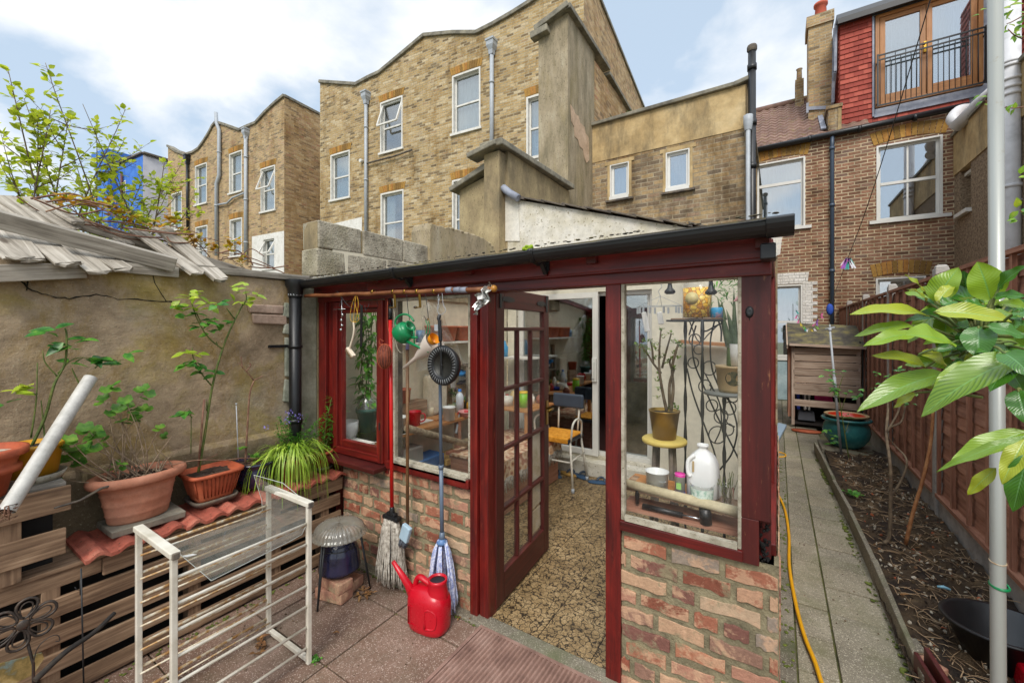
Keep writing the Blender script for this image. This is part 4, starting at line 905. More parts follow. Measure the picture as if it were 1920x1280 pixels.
m=MB(); m.tube([(dx,dy,1.95),(dx,dy,1.962)],.0508,16); m.build('pale_ring',M['grey_pipe'],lt)
# door, opened inwards
D0=V(-1.435,2.03,0); D1=V(-1.50,2.83,0); du=(D1-D0).normalized(); dn=V(du.y,-du.x,0); DW=(D1-D0).length
def dbar(mb,a,z,b,y,d=.04): mb.prism([D0+du*a+V(0,0,z)-dn*d/2,D0+du*b+V(0,0,z)-dn*d/2,D0+du*b+V(0,0,y)-dn*d/2,D0+du*a+V(0,0,y)-dn*d/2],dn*d)
def dbeam(a,z,b,y,w_,nm='stile',par=None,d=.04,mat='doorpaint'):
    mb=MB(); mb.beam(D0+du*a+V(0,0,z),D0+du*b+V(0,0,y),w_,d,up=dn); return mb.build(nm,M[mat],par,bevel=.004)
door=dbeam(.05,.02,.05,1.955,.10,'door',lt)
dbeam(DW-.045,.02,DW-.045,1.955,.09,'stile',door); dbeam(.10,1.89,DW-.09,1.89,.125,'top_rail',door); dbeam(.10,.11,DW-.09,.11,.18,'bottom_rail',door)
rows=[.20,.585,.955,1.325,1.70,1.83]
for z in rows[1:-1]: dbeam(.10,z,DW-.09,z,.024,'glazing_bar',door,.036)
for f in (1/3,2/3):
    a=.10+(DW-.19)*f; dbeam(a,.2,a,1.70,.022,'glazing_bar',door,.032)
p=MB(); dbar(p,.10,.2,DW-.09,1.83,.004); p.build('pane',M['glassdoor'],door)
for a,s_ in ((.06,1),(DW-.06,-1)):
    h=MB(); q=lambda x,z:D0+du*x+V(0,0,z)+dn*.0215
    h.prism([q(a,1.86),q(a+s_*.02,1.90),q(a+s_*.09,1.905),q(a+s_*.16,1.895),q(a+s_*.17,1.885),q(a+s_*.16,1.875),q(a+s_*.09,1.87),q(a+s_*.02,1.875)],dn*.004); h.prism([q(a-s_*.025,1.83),q(a,1.83),q(a,1.95),q(a-s_*.025,1.95)],dn*.005); h.build('strap_hinge',M['blackiron'],door)
M['brass']=plain('aged_brass','9a7a3a',.35,1.,var=.2)
h=MB(); q=D0+du*(DW-.04)+dn*.021; h.prism([q+V(0,0,.98)-du*.018,q+V(0,0,.98)+du*.018,q+V(0,0,1.16)+du*.018,q+V(0,0,1.16)-du*.018],dn*.005); h.tube([q+V(0,0,1.1),q+V(0,0,1.1)+dn*.05,q+V(0,0,1.1)+dn*.055-du*.1],.009,8); h.build('handle',M['brass'],door)
ca=MB(); a=.10+(DW-.19)*.69; 
for z0,z1 in ((.60,.94),(.40,.575),(.22,.38)): ca.prism([D0+du*(a)+V(0,0,z0)-dn*.006,D0+du*(DW-.095)+V(0,0,z0+rr(-.01,.01))-dn*.008,D0+du*(DW-.1)+V(0,0,z1)-dn*.01,D0+du*a+V(0,0,z1)-dn*.006],-dn*.003)
ca.build('cardboard_patch',mott('faded_cardboard',['a89674','c4b59a','cfc6b4'],6,.9,.1,40),door)
# floor inside
fl=MB(); x=-3.02; S=.31
xs=-.805-S*8
for i in range(10):
    for k in range(10):
        x0=xs+i*S; y0=1.992+k*S-.02*0; 
        if x0+S<-3.05 or x0>-.02: continue
        fl.box(max(x0,-3.05)+.002,y0+.002,-.03,min(x0+S,-.02)-.002,min(y0+S,4.65)-.002,.004)
struct(fl,'tiled_floor',M['floor'],bevel=.0015)
gr=MB(); gr.box(-3.07,1.991,-.05,-.012,4.655,.0015); struct(gr,'floor_grout',plain('dark_grout','231c15',.9))
# interior left wall face
iw=MB(); iw.box(-3.074,2.06,0,-3.066,4.65,2.36); struct(iw,'wall_inside_left',plain('cream_plaster','d6cdb6',.85))
st=MB(); st.box(-3.04,4.50,.005,-1.1,4.655,.17); struct(st,'door_step',M['whiter'],bevel=.008)
# sliding door
sd_=thing('sliding_door','white plastic framed sliding glass door standing half open at the back of the lean-to','door',(-2,4.7,.17))
sy=4.70
def sfr(x0,x1,y,t_,nm):
    mb=MB(); z0,z1=.20,2.14
    for (a,b,c_,d) in ((x0,z0,x0+t_,z1),(x1-t_,z0,x1,z1),(x0+t_,z1-t_,x1-t_,z1),(x0+t_,z0,x1-t_,z0+t_)): mb.box(a,y-.025,b,c_,y+.025,d)
    return mb.build(nm,M['upvc'],sd_,bevel=.004)
sfr(-2.93,-1.15,sy+.03,.045,'frame')
lf=sfr(-2.88,-1.78,sy-.03,.07,'sliding_leaf'); p=MB(); p.box(-2.82,sy-.034,.27,-1.86,sy-.03,2.07); p.build('pane',M['fglass'],lf)
h=MB(); h.box(-1.845,sy-.085,1.08,-1.79,sy-.055,1.36); h.box(-1.83,sy-.115,1.12,-1.81,sy-.085,1.32); h.build('handle',M['upvc'],lf,bevel=.006)
lf=sfr(-1.60,-1.19,sy+.09,.05,'fixed_leaf'); p=MB(); p.box(-1.55,sy+.088,.25,-1.24,sy+.092,2.09); p.build('pane',M['fglass'],lf)
rm=MB(); 
# dark room behind
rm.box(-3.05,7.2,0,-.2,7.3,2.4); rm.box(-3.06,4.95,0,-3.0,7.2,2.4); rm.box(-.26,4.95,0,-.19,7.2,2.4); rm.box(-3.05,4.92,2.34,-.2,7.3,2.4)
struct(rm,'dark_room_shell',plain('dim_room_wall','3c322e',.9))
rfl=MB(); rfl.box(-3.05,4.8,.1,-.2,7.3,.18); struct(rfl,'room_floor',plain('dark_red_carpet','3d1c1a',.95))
# ================================================================ GARDEN WALL (left)
t=NT('old_rendered_garden_wall'); v=t.co('UV'); f=t.noise(v,1.5,8,.66,.5)
col=t.ramp(f,[(.3,'71634e'),(.42,'938069'),(.52,'aa967c'),(.62,'a28f5e'),(.74,'bcac8e')])
g_=t.noise(t.co('UV',(1.2,.6,1)),2.3,9,.75,.6); col=t.mix(t.ramp(g_,[(.5,0.),(.64,.8)]),col,'8d7440'); p_=t.noise(v,1.3,7,.65); col=t.mix(t.ramp(p_,[(.55,0.),(.68,.7)]),col,'a39c8a')
ok=t.noise(t.co('UV',(1,1,1),(4,2,0)),1.9,5,.6); col=t.mix(t.ramp(ok,[(.56,0.),(.7,.65)]),col,'94803a')
sx=t.n('ShaderNodeSeparateXYZ',{0:v}).outputs[1]; low=t.ramp(t.math('ADD',t.math('MULTIPLY',sx,.5),t.math('MULTIPLY',f,.22)),[(.53,.75),(.60,0.)]); col=t.mix(low,col,'57503c')
sp=t.noise(v,70,4,.7); col=t.mix(t.ramp(sp,[(.60,0.),(.68,.6)]),col,'c4b99e'); col=t.mix(t.ramp(sp,[(.30,.6),(.38,0.)]),col,'4c4230'); col=t.mix(.75,col,t.ramp(t.noise(v,8,10,.8),[(.3,(.5,.5,.49,1)),(.5,(1,1,1,1)),(.7,(1.35,1.34,1.3,1))]),'MULTIPLY')
t.bump(t.math('ADD',t.noise(v,35,8,.72),t.math('MULTIPLY',f,2.)),.7,.012); M['gwall']=t.fin(col,.95,0,.2)
gw=thing('garden_wall','long rendered boundary wall with ochre and green stains and a long crack','wall',(-3.2,.5,0))
mb=MB(); ny,nz=150,60; ff=lambda y,z:V(-3.1+.012*noise.noise(V(y*2,z*2,1))+.005*noise.noise(V(y*9,z*9,4))+(.02 if z<.95+.05*noise.noise(V(y*4,0,9)) else 0),y,z)
for i in range(ny):
    for k in range(nz):
        y0,y1=-1.2+3.12*i/ny,-1.2+3.12*(i+1)/ny; z0,z1=2.06*k/nz,2.06*(k+1)/nz; mb.face([ff(y0,z0),ff(y1,z0),ff(y1,z1),ff(y0,z1)],True)
mb.box(-3.34,-1.2,0,-3.13,1.92,2.06); mb.build('wall',M['gwall'],gw)
# crack
pts=[(-5,508),(30,520),(60,545),(95,556),(130,560),(180,553),(220,560),(270,563),(320,566),(345,574)]
mb=MB(); P=[]
for a,b in zip(pts,pts[1:]):
    for k in range(4): t_=k/4; P.append(onX(a[0]+(b[0]-a[0])*t_+rr(-1,1),a[1]+(b[1]-a[1])*t_+rr(-1.6,1.6),-3.094))
mb.tube(P,[rr(.0012,.0045) for _ in P],5,sx=.6)
P=[onX(x,y,-3.094) for x,y in ((50,545),(52,525),(75,522),(105,520),(125,510))]; mb.tube(P,[.002,.004,.006,.006,.003],5)
P=[onX(x,y,-3.094) for x,y in ((286,512),(290,530),(302,550),(312,565))]; mb.tube(P,.002,5)
mb.build('crack',plain('crack_shadow','1c1813',.98),gw)
# exposed blocks near the downpipe
for (x0,y0,x1,y1,mt) in ((462,570,530,586,'nb'),(470,588,535,606,'nb'),(532,567,552,594,'gr'),(532,606,550,625,'gr'),(532,632,552,705,'gr'),(532,710,548,752,'gr')):
    P=[onX(x,y,-3.10) for x,y in ((x0,y0),(x1,y0+3),(x1+rr(-3,3),y1+3),(x0+rr(-5,5),y1))]
    mb=MB(); mb.prism(P,(.022,0,0)); mb.build('exposed_block',mott('exposed_'+mt,['8a7466','a89080','b8a594'],9,.95,.6,60) if mt=='nb' else mott('grey_green_patch_%d'%y0,['767a6a','989a8a','acac9e'],9,.95,.6,60),gw,bevel=.008)
mb=MB(); mb.prism([V(-3.105,y,z) for y,z in ((1.76,0),(1.93,0),(1.93,2.02),(1.79,2.02),(1.77,1.5),(1.80,1.1))],(.03,0,0)); mb.build('corner_render',mott('pale_lichen_render',['6f6f5a','8f8f7d','a9a998'],6,.95,.6,50),gw,bevel=.01)
# ---- timbers and broken slats lying over the wall top
wc=MB(); wc.beam((-3.2,.75,2.08),(-3.16,1.92,2.09),.2,.05,j=.008); single(wc,'capping_board',M['greywood'],'long grey weathered capping board on the wall top nearest the downpipe','board',bevel=.004)
sp_=thing('slat_panel','collapsed panel of silvered broken wooden slats draped over the garden wall','trellis',(-3.2,.6,2.05))
def slat(a,b,w_,Xa=-3.5,Xb=-2.97,t_=.014,lift=0):
    p=onX(a[0],a[1],Xa); q=onX(b[0],b[1],Xb); p.z+=lift; q.z+=lift; d=(q-p).normalized(); n=5; mb=MB()
    mid=p+(q-p)*.97; mb.beam(p,mid,w_,t_,up=(.55,-.1,.8),j=.004); mb.beam(mid,q,w_*.9,t_,up=(.55,-.1,.8),w1=w_*.35,j=.006)
    return mb.build('slat',M['greywood'],sp_)
for a,b,w_ in (((-40,415),(40,487),.10),((5,415),(62,490),.085),((35,418),(132,497),.10),((88,430),(190,512),.095),((140,448),(236,507),.085),((255,432),(375,515),.085),((300,425),(418,527),.095)):
    slat(a,b,w_,-3.42,-2.985)
for a,b,w_ in (((-30,372),(22,418),.10),((5,368),(80,425),.09),((42,370),(140,432),.08),((-45,378),(-5,425),.09),((195,425),(240,460),.07),((75,375),(150,420),.06)):
    slat(a,b,w_,-3.62,-3.35)
mb=MB(); mb.beam(onX(-40,402,-3.2),onX(330,497,-3.03),.035,.085,up=(.35,-.1,.9),j=.004); mb.build('rail',M['greywood'],sp_,bevel=.003)
mb=MB(); mb.beam(onX(108,408,-3.5),onX(470,515,-3.3),.05,.06,up=(0,0,1),j=.006); mb.beam(onX(200,500,-3.12),onX(330,512,-3.12),.1,.06); mb.beam(onX(-60,515,-3.05),onX(150,508,-3.12),.12,.08); mb.build('rail',M['greywood'],sp_,bevel=.003)
mb=MB()
for k in range(26):
    y=-.6+k*.1; mb.box(-3.33,y,2.05,-3.14,y+.11,2.07+rr(0,.04),.01)
mb.build('old_frame',M['greywood'],sp_)
# ================================================================ SHRUB BEHIND THE WALL
M['spring']=leafmat('fresh_spring_leaf',['7f9a20','aabb30','c6d048','d4dc6c'],trans=.5,rough=.5)
M['bark']=mott('grey_brown_bark',['43392e','6b5c4a','8a7a64'],16,.9,.5,80)
M['bark2']=mott('reddish_twig_bark',['5a3c30','7c5a48','9a7a62'],16,.8,.3,80)
tr_=thing('shrub','airy shrub with fresh yellow green leaves on thin upright branches behind the wall','shrub',(-4.1,.7,0))
br=MB(); lf=MB(); base=V(-4.1,1.0,0)
def sprig(br,lf,P,r0,L=.04,dens=26,spread=1.,up=(0,0,1),sub=True,depth=0,bend=.25,wr=.85,start=.18):
    br.tube(P,[r0*(1-.85*k/(len(P)-1)) for k in range(len(P))],5)
    n=len(P)
    for k in range(int(dens)):
        t_=random.random()**.8*(1-start)+start; i=min(n-2,int(t_*(n-1))); p=P[i].lerp(P[i+1],t_*(n-1)-i); d=(P[i+1]-P[i]).normalized()
        o_=V(rr(-1,1),rr(-1,1),rr(-.5,.7)).normalized(); dd=(d*.4+o_*spread).normalized(); q=p+dd*rr(.01,.035); br.tube([p,q],[.0013,.001],3,cap=False)
        s_=L*rr(.6,1.25); lf.leaf(q,dd,(rr(-.5,.5),rr(-.6,.3),1),s_,s_*wr,rr(0,bend),3,.12)
tips=[(15,130,-3.7),(45,185,-3.8),(85,118,-3.9),(95,205,-3.8),(128,215,-3.9),(180,225,-4.0),(235,205,-4.1),(232,265,-4.1),(0,290,-3.7),(60,300,-3.8),(140,300,-4.),(310,295,-4.3),(325,335,-4.3),(270,330,-4.2),(210,300,-4.1),(380,395,-4.2),(190,340,-4.),(30,350,-3.7),(110,345,-3.8),(70,215,-3.75),(155,195,-3.9),(270,380,-4.2),(345,300,-4.4)]
for px,py,X in tips:
    tip=onX(px,py,X); st_=base+V(rr(-.3,.3),rr(-.5,.6),rr(.8,1.5)); st_.x=min(st_.x,-3.6); mid=st_.lerp(tip,.5)+V(rr(-.15,.15),rr(-.2,.2),rr(-.1,.2)); mid.x=min(mid.x,-3.55)
    P=curve([st_,mid,tip],7); sprig(br,lf,P,.011,.044,80,start=.25)
    for _ in range(4):
        i=random.randint(4,len(P)-3); e=P[i]+V(rr(-.2,.2),rr(-.3,.3),rr(.1,.35)); e.x=min(e.x,-3.5); sprig(br,lf,curve([P[i],(P[i]+e)/2+V(0,0,-.03),e],3),.004,.04,14)
for k in range(8):
    st_=base+V(rr(-.05,.05),rr(-.05,.05),0); br.tube(curve([st_,st_+V(rr(-.1,.1),rr(-.2,.2),.8),st_+V(rr(-.2,.3),rr(-.5,.6),1.6)],4),[.02,.008],6)
br.build('branches',M['bark'],tr_); lf.build('foliage',M['spring'],tr_)
# vine over the wall
vn=thing('climbing_vine','bare tangled vine stems with orange tipped young leaves along the wall top','vine',(-3.4,1,2.1))
br=MB(); lf=MB()
for k in range(32):
    px=rr(20,470); py=360+ (px-20)*.29+rr(-8,25); X=-3.38+rr(-.08,.12); a=onX(px,py,X); L=rr(.15,.5); e=a+V(rr(-.15,.1),L*rr(.6,1.),-L*.12+rr(-.06,.1)); br.tube(curve([a,(a+e)/2+V(rr(-.05,.05),rr(-.04,.04),rr(-.05,.07)),e],5),rr(.0025,.006),5)
for px,py in ((120,375),(205,395),(215,385),(320,405),(330,412),(350,440),(360,448),(375,452),(430,470),(440,455),(260,410),(300,420),(400,465),(160,382),(455,488),(230,400)):
    p=onX(px,py,-3.32)
    for _ in range(13): lf.leaf(p+V(rr(-.04,.04),rr(-.04,.04),rr(-.03,.03)),(rr(-1,1),rr(-1,1),rr(-.2,1)),(0,-.3,1),rr(.03,.055),rr(.025,.04),.2)
br.build('stems',M['bark2'],vn); lf.build('leaves',leafmat('orange_young_leaf',['a86a1a','c08a22','b0a430','a8b83a'],trans=.4),vn)
# ================================================================ FENCE (right)
fx_=1.22
py=[3.30,5.15,7.0,8.85,10.7]
for i,y in enumerate(py):
    mb=MB(); mb.box(fx_-.045,y-.05,-.1,fx_+.045,y+.05,2.24); mb.prism([(fx_-.045,y-.05,2.24),(fx_+.045,y-.05,2.24),(fx_+.03,y-.03,2.27),(fx_-.03,y-.03,2.27)],(0,.06,0))
    lab=['concrete fence post nearest the camera, at the right edge','concrete fence post between the brown panels, seen behind the citrus leaves','concrete fence post right of the teal pot','concrete fence post behind the wooden hutch','farthest concrete fence post, next to the blue grey downpipe'][i]
    single(mb,'fence_post',M['conc'],lab,'fence post','concrete fence posts',bevel=.008)
yb=[1.3]+py+[12.0]
labs=['brown fence panel at the right edge beside the pole','brown fence panel behind the lower citrus leaves','brown fence panel behind the upper citrus leaves','brown fence panel between bare rose bush and hutch','brown fence panel behind the wooden hutch','brown fence panel farthest away against the brick house']
bl_=['concrete gravel board at the right edge by the black bucket','concrete gravel board running beside the middle of the flower bed','concrete gravel board behind the bare rose bush','concrete gravel board beside the teal pot','concrete gravel board behind the hutch','farthest concrete gravel board']
for i,(a,b) in enumerate(zip(yb,yb[1:])):
    a+=.055; b-=.055; z0=.22
    g=MB(); g.box(fx_-.025,a,-.1,fx_+.025,b,.215); single(g,'gravel_board',M['conc'],bl_[i],'board','gravel boards',bevel=.005)
    r=thing('fence',labs[i],'fence',(fx_,(a+b)/2,z0),'brown fence panels')
    mb=MB(); n=17; hh=(2.16-z0-.06)/n
    for k in range(n):
        z=z0+.03+k*hh; mb.beam((fx_+.004,a,z+hh*.55),(fx_+.004,b,z+hh*.55+rr(-.006,.006)),hh*1.22,.012,up=(-1,0,.10),j=.002)
    mb.build('boards',M['fencewood'],r)
    m=(b-a)/5
    for k in range(6):
        y=a+.02+(b-a-.04)*k/5; q=MB(); q.beam((fx_-.03,y,z0),(fx_-.03,y,2.17),.035,.022,up=(1,0,0)); q.build('batten',M['fencewood'],r)
    for z in (z0+.02,2.165): q=MB(); q.beam((fx_-.028,a,z),(fx_-.028,b,z),.05,.03); q.build('rail',M['fencewood'],r)
# bed edging boards
eg=thing('bed_edging','thin mossy edging slabs standing on edge between the path and the flower bed','edging',(.57,4,0))
pts=[(.575,2.62,.10),(.555,3.75,.12),(.53,4.6,.13),(.50,5.5,.12),(.47,6.3,.13),(.44,7.1,.14)]
for (x0,y0,h0),(x1,y1,h1) in zip(pts,pts[1:]):
    mb=MB(); mb.beam((x0,y0+.01,h0/2-.02),(x1,y1-.01,h1/2-.02),.03,h0+.05,h1=h1+.05,j=.006); mb.build('edging_slab',M['cstrip'],eg,bevel=.006)
mb=MB(); mb.beam((.645,2.1,.06),(.565,2.75,.07),.022,.14,j=.004); mb.beam((.675,2.12,.08),(.60,2.75,.10),.02,.15,j=.004)
single(mb,'edging_board',M['redworn'],'rotten reddish board pair at the near end of the bed edging','board',bevel=.004)
for k,(px,py_,lab) in enumerate(((1715,1225,'mossy broken brick end beside the edging board'),(1748,1262,'pinkish broken brick end nearest the bottom edge'))):
    p=onZ(px,py_,.03); mb=MB(); Mx=Euler((rr(-.2,.2),rr(-.2,.2),rr(0,1))).to_matrix()
    mb.box(-.035,-.05,-.04,.035,.05,.05,.006); mb.v=[Mx@q+p for q in mb.v]; single(mb,'broken_brick',M['nbrick'] if k else M['cstrip'],lab,'brick','broken bricks by the bed',bevel=.006)
# ================================================================ PATIO LEFT: pallets, tiles, pots
def pallet_boards(root,xf,y0,y1,zs,bh,th=.018):
    for z in zs:
        mb=MB(); mb.beam((xf+rr(-.004,.004),y0+rr(-.01,.01),z),(xf+rr(-.004,.004),y1+rr(-.01,.01),z+rr(-.004,.004)),th,bh+rr(-.006,.006),j=.002); mb.build('board',M['pallet'],root,bevel=.003)
pl=thing('pallet_planter','long bench of weathered wooden pallet boards along the wall under the roof tiles','planter',(-2.95,.7,0))
pallet_boards(pl,-2.765,-.7,1.92,(.06,.185,.31,.435),.084)
pallet_boards(pl,-2.763,.62,1.92,(.548,),.085); pallet_boards(pl,-2.775,-.7,.61,(.565,),.085)
for y in (-.5,.1,.45,1.0,1.45,1.80):
    mb=MB(); mb.beam((-2.81,y,0),(-2.81,y,.585),.08,.06,up=Yv); mb.build('block_post',M['pallet'],pl,bevel=.003)
mb=MB(); mb.beam((-2.84,-.7,.60),(-2.84,1.92,.60),.16,.018); mb.build('top_board',M['pallet'],pl,bevel=.003)
mb=MB(); mb.beam((-3.0,-.7,.595),(-3.0,1.92,.595),.14,.018); mb.build('top_board',M['pallet'],pl,bevel=.003)
mb=MB(); mb.box(-2.9,-.7,0,-2.88,1.92,.58); mb.build('dark_backing',plain('dark_backing','1b1a18',.9),pl)  # plain dark sheet behind the gaps between the boards
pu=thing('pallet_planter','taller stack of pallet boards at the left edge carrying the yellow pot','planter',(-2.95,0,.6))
pallet_boards(pu,-2.745,-.9,.50,(.93,),.115); pallet_boards(pu,-2.745,-.9,.49,(.735,),.12)
for y in (-.5,.0,.33): 
    mb=MB(); mb.beam((-2.79,y,.61),(-2.79,y,.98),.09,.06,up=Yv); mb.build('block_post',M['pallet'],pu,bevel=.003)
for x in (-2.83,-2.95,-3.06): mb=MB(); mb.beam((x,-.9,.985),(x,.5,.985),.10,.018); mb.build('top_board',M['greywood'],pu,bevel=.003)
mb=MB(); mb.box(-2.88,-.9,.61,-2.86,.47,.97); mb.build('dark_backing',plain('dark_backing','1b1a18',.9),pu)  # same dark sheet behind the upper boards
# roof tiles
M['rooftile']=mott('red_concrete_roof_tile',['6e3228','934a3a','a85a48','b5705c'],7,.9,.5,80,.006,fine='5c4436')
tl=['red roof tile nearest the tall pallet stack, front edge chipped pale','red roof tile under the left side of the big oval pot','red roof tile under the right side of the big oval pot','red roof tile under the ribbed orange planter','red roof tile under the dark blue pot','red roof tile under the trailing grassy plant','red roof tile against the brick base, under the small lily pot']
for i in range(7):
    y0=.545+i*.197; mb=MB(); x0=-3.08; x1=-2.70+rr(-.012,.012)+(.02 if i==0 else 0); n=16; z=.625+rr(-.004,.004)
    pf=lambda t:.022*max(0,math.sin((t-.08)*math.pi/.34))*(t<.42)+(.022*max(0,math.sin((t-.6)*math.pi/.4)) if t>.6 else 0)
    for k in range(n):
        t0,t1=k/n,(k+1)/n; ya,yb_=y0+t0*.20,y0+t1*.20; a,b=z+pf(t0),z+pf(t1)
        mb.face([(x0,ya,a),(x1,ya,a),(x1,yb_,b),(x0,yb_,b)]); mb.face([(x1,ya,a),(x1,ya,a-.017),(x1,yb_,b-.017),(x1,yb_,b)]); mb.face([(x0,ya,a-.017),(x0,yb_,b-.017),(x1,yb_,b-.017),(x1,ya,a-.017)])
    mb.face([(x0,y0,z),(x0,y0,z-.017),(x1,y0,z-.017),(x1,y0,z)])
    single(mb,'roof_tile',M['rooftile'],tl[i],'roof tile','roof tiles on the pallet bench')
TZ=.652
M['terra']=mott('terracotta_plastic',['a3684f','b57a60','c38d74'],5,.75,.22,60); M['terra2']=mott('orange_terracotta',['93432a','ad5637','bd6b49'],6,.65,.2,50)
M['potsoil']=mott('potting_soil',['2a1f17','42332a','5a4838'],18,.97,.9,80,.01); M['glaze']=mott('dark_blue_glaze',['14141f','1f2138','2e2a4a'],8,.18,.05,40,spec=.7)
def potthing(label,loc,cat='plant pot',nm='plant_pot',group=None): return thing(nm,label,cat,loc,group)
# oval pot
c0=V(-2.93,.80,TZ+.03)
p=potthing('large oval terracotta pot with thick rim holding a leggy geranium',(c0.x,c0.y,c0.z))
rp=[(.001,0),(.74,0),(.77,.01),(.80,.04),(.825,.045),(.81,.052),(.86,.095),(.89,.102),(.875,.11),(.92,.148),(.95,.155),(.935,.163),(1.0,.20),(1.16,.198),(1.25,.210),(1.27,.226),(1.24,.242),(1.12,.25),(1.01,.245),(.99,.21),(.001,.205)]
mb=MB(); mb.lathe([(r*.155,z) for r,z in rp],c0,44,sx=.74,sy=1.08); mb.build('pot',M['terra'],p)
mb=MB(); mb.lathe([(.15,.209),(.1,.222),(.04,.225),(.001,.228)],c0,24,sx=.76,sy=1.1,j=.006); mb.build('compost',M['potsoil'],p)
mb=MB(); mb.box(c0.x-.12,c0.y-.14,TZ-.006,c0.x+.13,c0.y+.17,TZ+.028,.004); single(mb,'slate_slab',M['coping'],'flat grey slab wedged under the large oval pot','slab',bevel=.004)
def leaves_round(mb,p,R_,n=7,nr=None):
    """round lobed leaf"""
    nr=Vector(nr or (rr(.0,.8),rr(-.6,.4),rr(.4,1))).normalized(); a=nr.cross(V(0,1,.1)).normalized(); b=nr.cross(a); P=[]
    m=12; i=len(mb.v); mb.v.append(Vector(p))
    for k in range(m):
        t_=2*math.pi*k/m; r=R_*(1+.10*math.sin(t_*5))*(.55 if k==0 else 1); mb.v.append(Vector(p)+(a*math.cos(t_)+b*math.sin(t_))*r+nr*r*.22)
    for k in range(m): mb.f.append((i,i+1+k,i+1+(k+1)%m)); mb.sm.append(True)
M['geran']=leafmat('geranium_leaf',['3c6e26','55872e','6f9c3c','8fae4c'],trans=.3); M['roseleaf']=leafmat('rose_leaf',['275a24','3b7a2e','5c9738','8fb548'],trans=.3,rough=.35); M['newleaf']=leafmat('yellow_green_leaf',['86a82c','a8c13a','c6cf4c'],trans=.4)
M['rosestem']=mott('green_rose_stem',['3c4a22','5a6a30','76703c'],20,.7,.3,80); M['drystem']=mott('dry_woody_stem',['6b5a44','94806a','b59f86'],20,.85,.3,80)
g=thing('geranium','leggy geranium with round green leaves on pale bare stems in the oval pot','plant',(c0.x,c0.y,c0.z+.2))
st=MB(); lv=MB()
for px,py,r in ((215,722,.022),(200,730,.02),(268,728,.022),(280,738,.02),(195,745,.02),(235,750,.022),(225,765,.022),(250,775,.018),(240,760,.02),(205,775,.018),(268,765,.02),(228,790,.02),(255,785,.022),(300,800,.016),(308,815,.014),(160,800,.022),(178,805,.022),(170,820,.024),(185,815,.02),(165,835,.02),(140,842,.022),(148,850,.02),(120,835,.02),(178,840,.022),(150,865,.018),(125,858,.02),(98,895,.02),(230,870,.015),(218,868,.014),(210,880,.014),(100,830,.02),(130,822,.02),(190,835,.015)):
    e=onX(px,py,-2.90+rr(-.1,.06)); leaves_round(lv,e,r*1.45); leaves_round(lv,e+V(rr(-.02,.02),rr(-.03,.03),rr(-.03,.0)),r*1.1)
    s0=c0+V(rr(-.05,.05),rr(-.12,.05),.22); m=s0.lerp(e,.55)+V(rr(-.02,.02),rr(-.03,.03),rr(-.03,.02)); 
    if random.random()<.75: st.tube(curve([s0,m,e],4),[.0035,.0015],5)
for _ in range(11):
    s0=c0+V(rr(-.06,.06),rr(-.12,.14),.22); e=s0+V(rr(-.08,.08),rr(-.12,.16),rr(.08,.24)); st.tube(curve([s0,s0.lerp(e,.5)+V(rr(-.03,.03),rr(-.03,.03),0),e],4),[.004,.0015],5)
for _ in range(30):
    s0=c0+V(rr(-.08,.08),rr(-.13,.13),.232); st.tube([s0,s0+V(rr(-.05,.05),rr(-.05,.05),.01)],.0018,4)
st.build('stems',M['drystem'],g); lv.build('leaves',M['geran'],g)
sk=MB(); sk.tube([onX(102,952,-2.70),onX(150,938,-2.75),onX(190,915,-2.82),onX(300,885,-2.9)],[.004,.006,.006,.004],6); single(sk,'stick',M['slate'],'dark thin stick resting across the rim of the oval pot','stick')
# orange ribbed planter
c1=V(-2.93,1.145,TZ+.02); p=potthing('ribbed orange square planter holding the tall rose',c1)
mb=MB(); mb.lathe([(.001,0),(.088,0),(.092,.02),(.118,.14),(.120,.15),(.140,.152),(.142,.168),(.128,.172),(.118,.150),(.001,.142)],c1,64,sx=.95,sy=1.05,pw=.42); mb.build('pot',M['terra2'],p)
rb=MB()
for s_ in (-1,1):
    for k in range(9):
        t_=(k-4)*.021; rb.tube([c1+V(.094*.95*1,t_*.85,.03),c1+V(.118*.95,t_*1.1,.145)],.0035,5); rb.tube([c1+V(t_*.8,s_*.097,.03),c1+V(t_*1.05,s_*.123,.145)],.0035,5)
rb.build('ribs',M['terra2'],p)
mb=MB(); mb.lathe([(.118,.144),(.06,.155),(.001,.15)],c1,24,sx=.95,sy=1.05,pw=.42,j=.005); mb.build('compost',M['potsoil'],p)
mb=MB(); mb.lathe([(.001,-.022),(.1,-.022),(.115,.0),(.115,.012),(.106,.012),(.1,-.008),(.001,-.008)],c1,40,sx=.95,sy=1.05,pw=.42); single(mb,'saucer',M['slate'],'square grey saucer under the ribbed orange planter','saucer')
def leafspray(lf,pts,X,s=.04,n=3,wr=.62,jit=.02):
    for px,py in pts:
        for k in range(n):
            e=onX(px+rr(-5,5),py+rr(-4,4),X+rr(-jit,jit)*2); lf.leaf(e,(rr(-.5,.7),rr(-1,1),rr(-.35,.3)),(rr(.1,.9),rr(-.5,.2),1),1.35*s*rr(.75,1.25),1.35*s*wr,rr(0,.25),4,.12,.5)
def stems(st,paths,X,r):
    for k,pth in enumerate(paths): st.tube(curve([onX(a,b,X+(q[2] if len(q)>2 else 0)) for q in pth for a,b in [q[:2]]],4),r if k==0 else [x*.55 for x in r],6)
g=thing('rose_bush','tall leaning rose with green cane and yellow green top leaves in the orange planter','plant',(c1.x,c1.y,c1.z+.15))
st=MB(); lf=MB(); lf2=MB(); X=-2.93
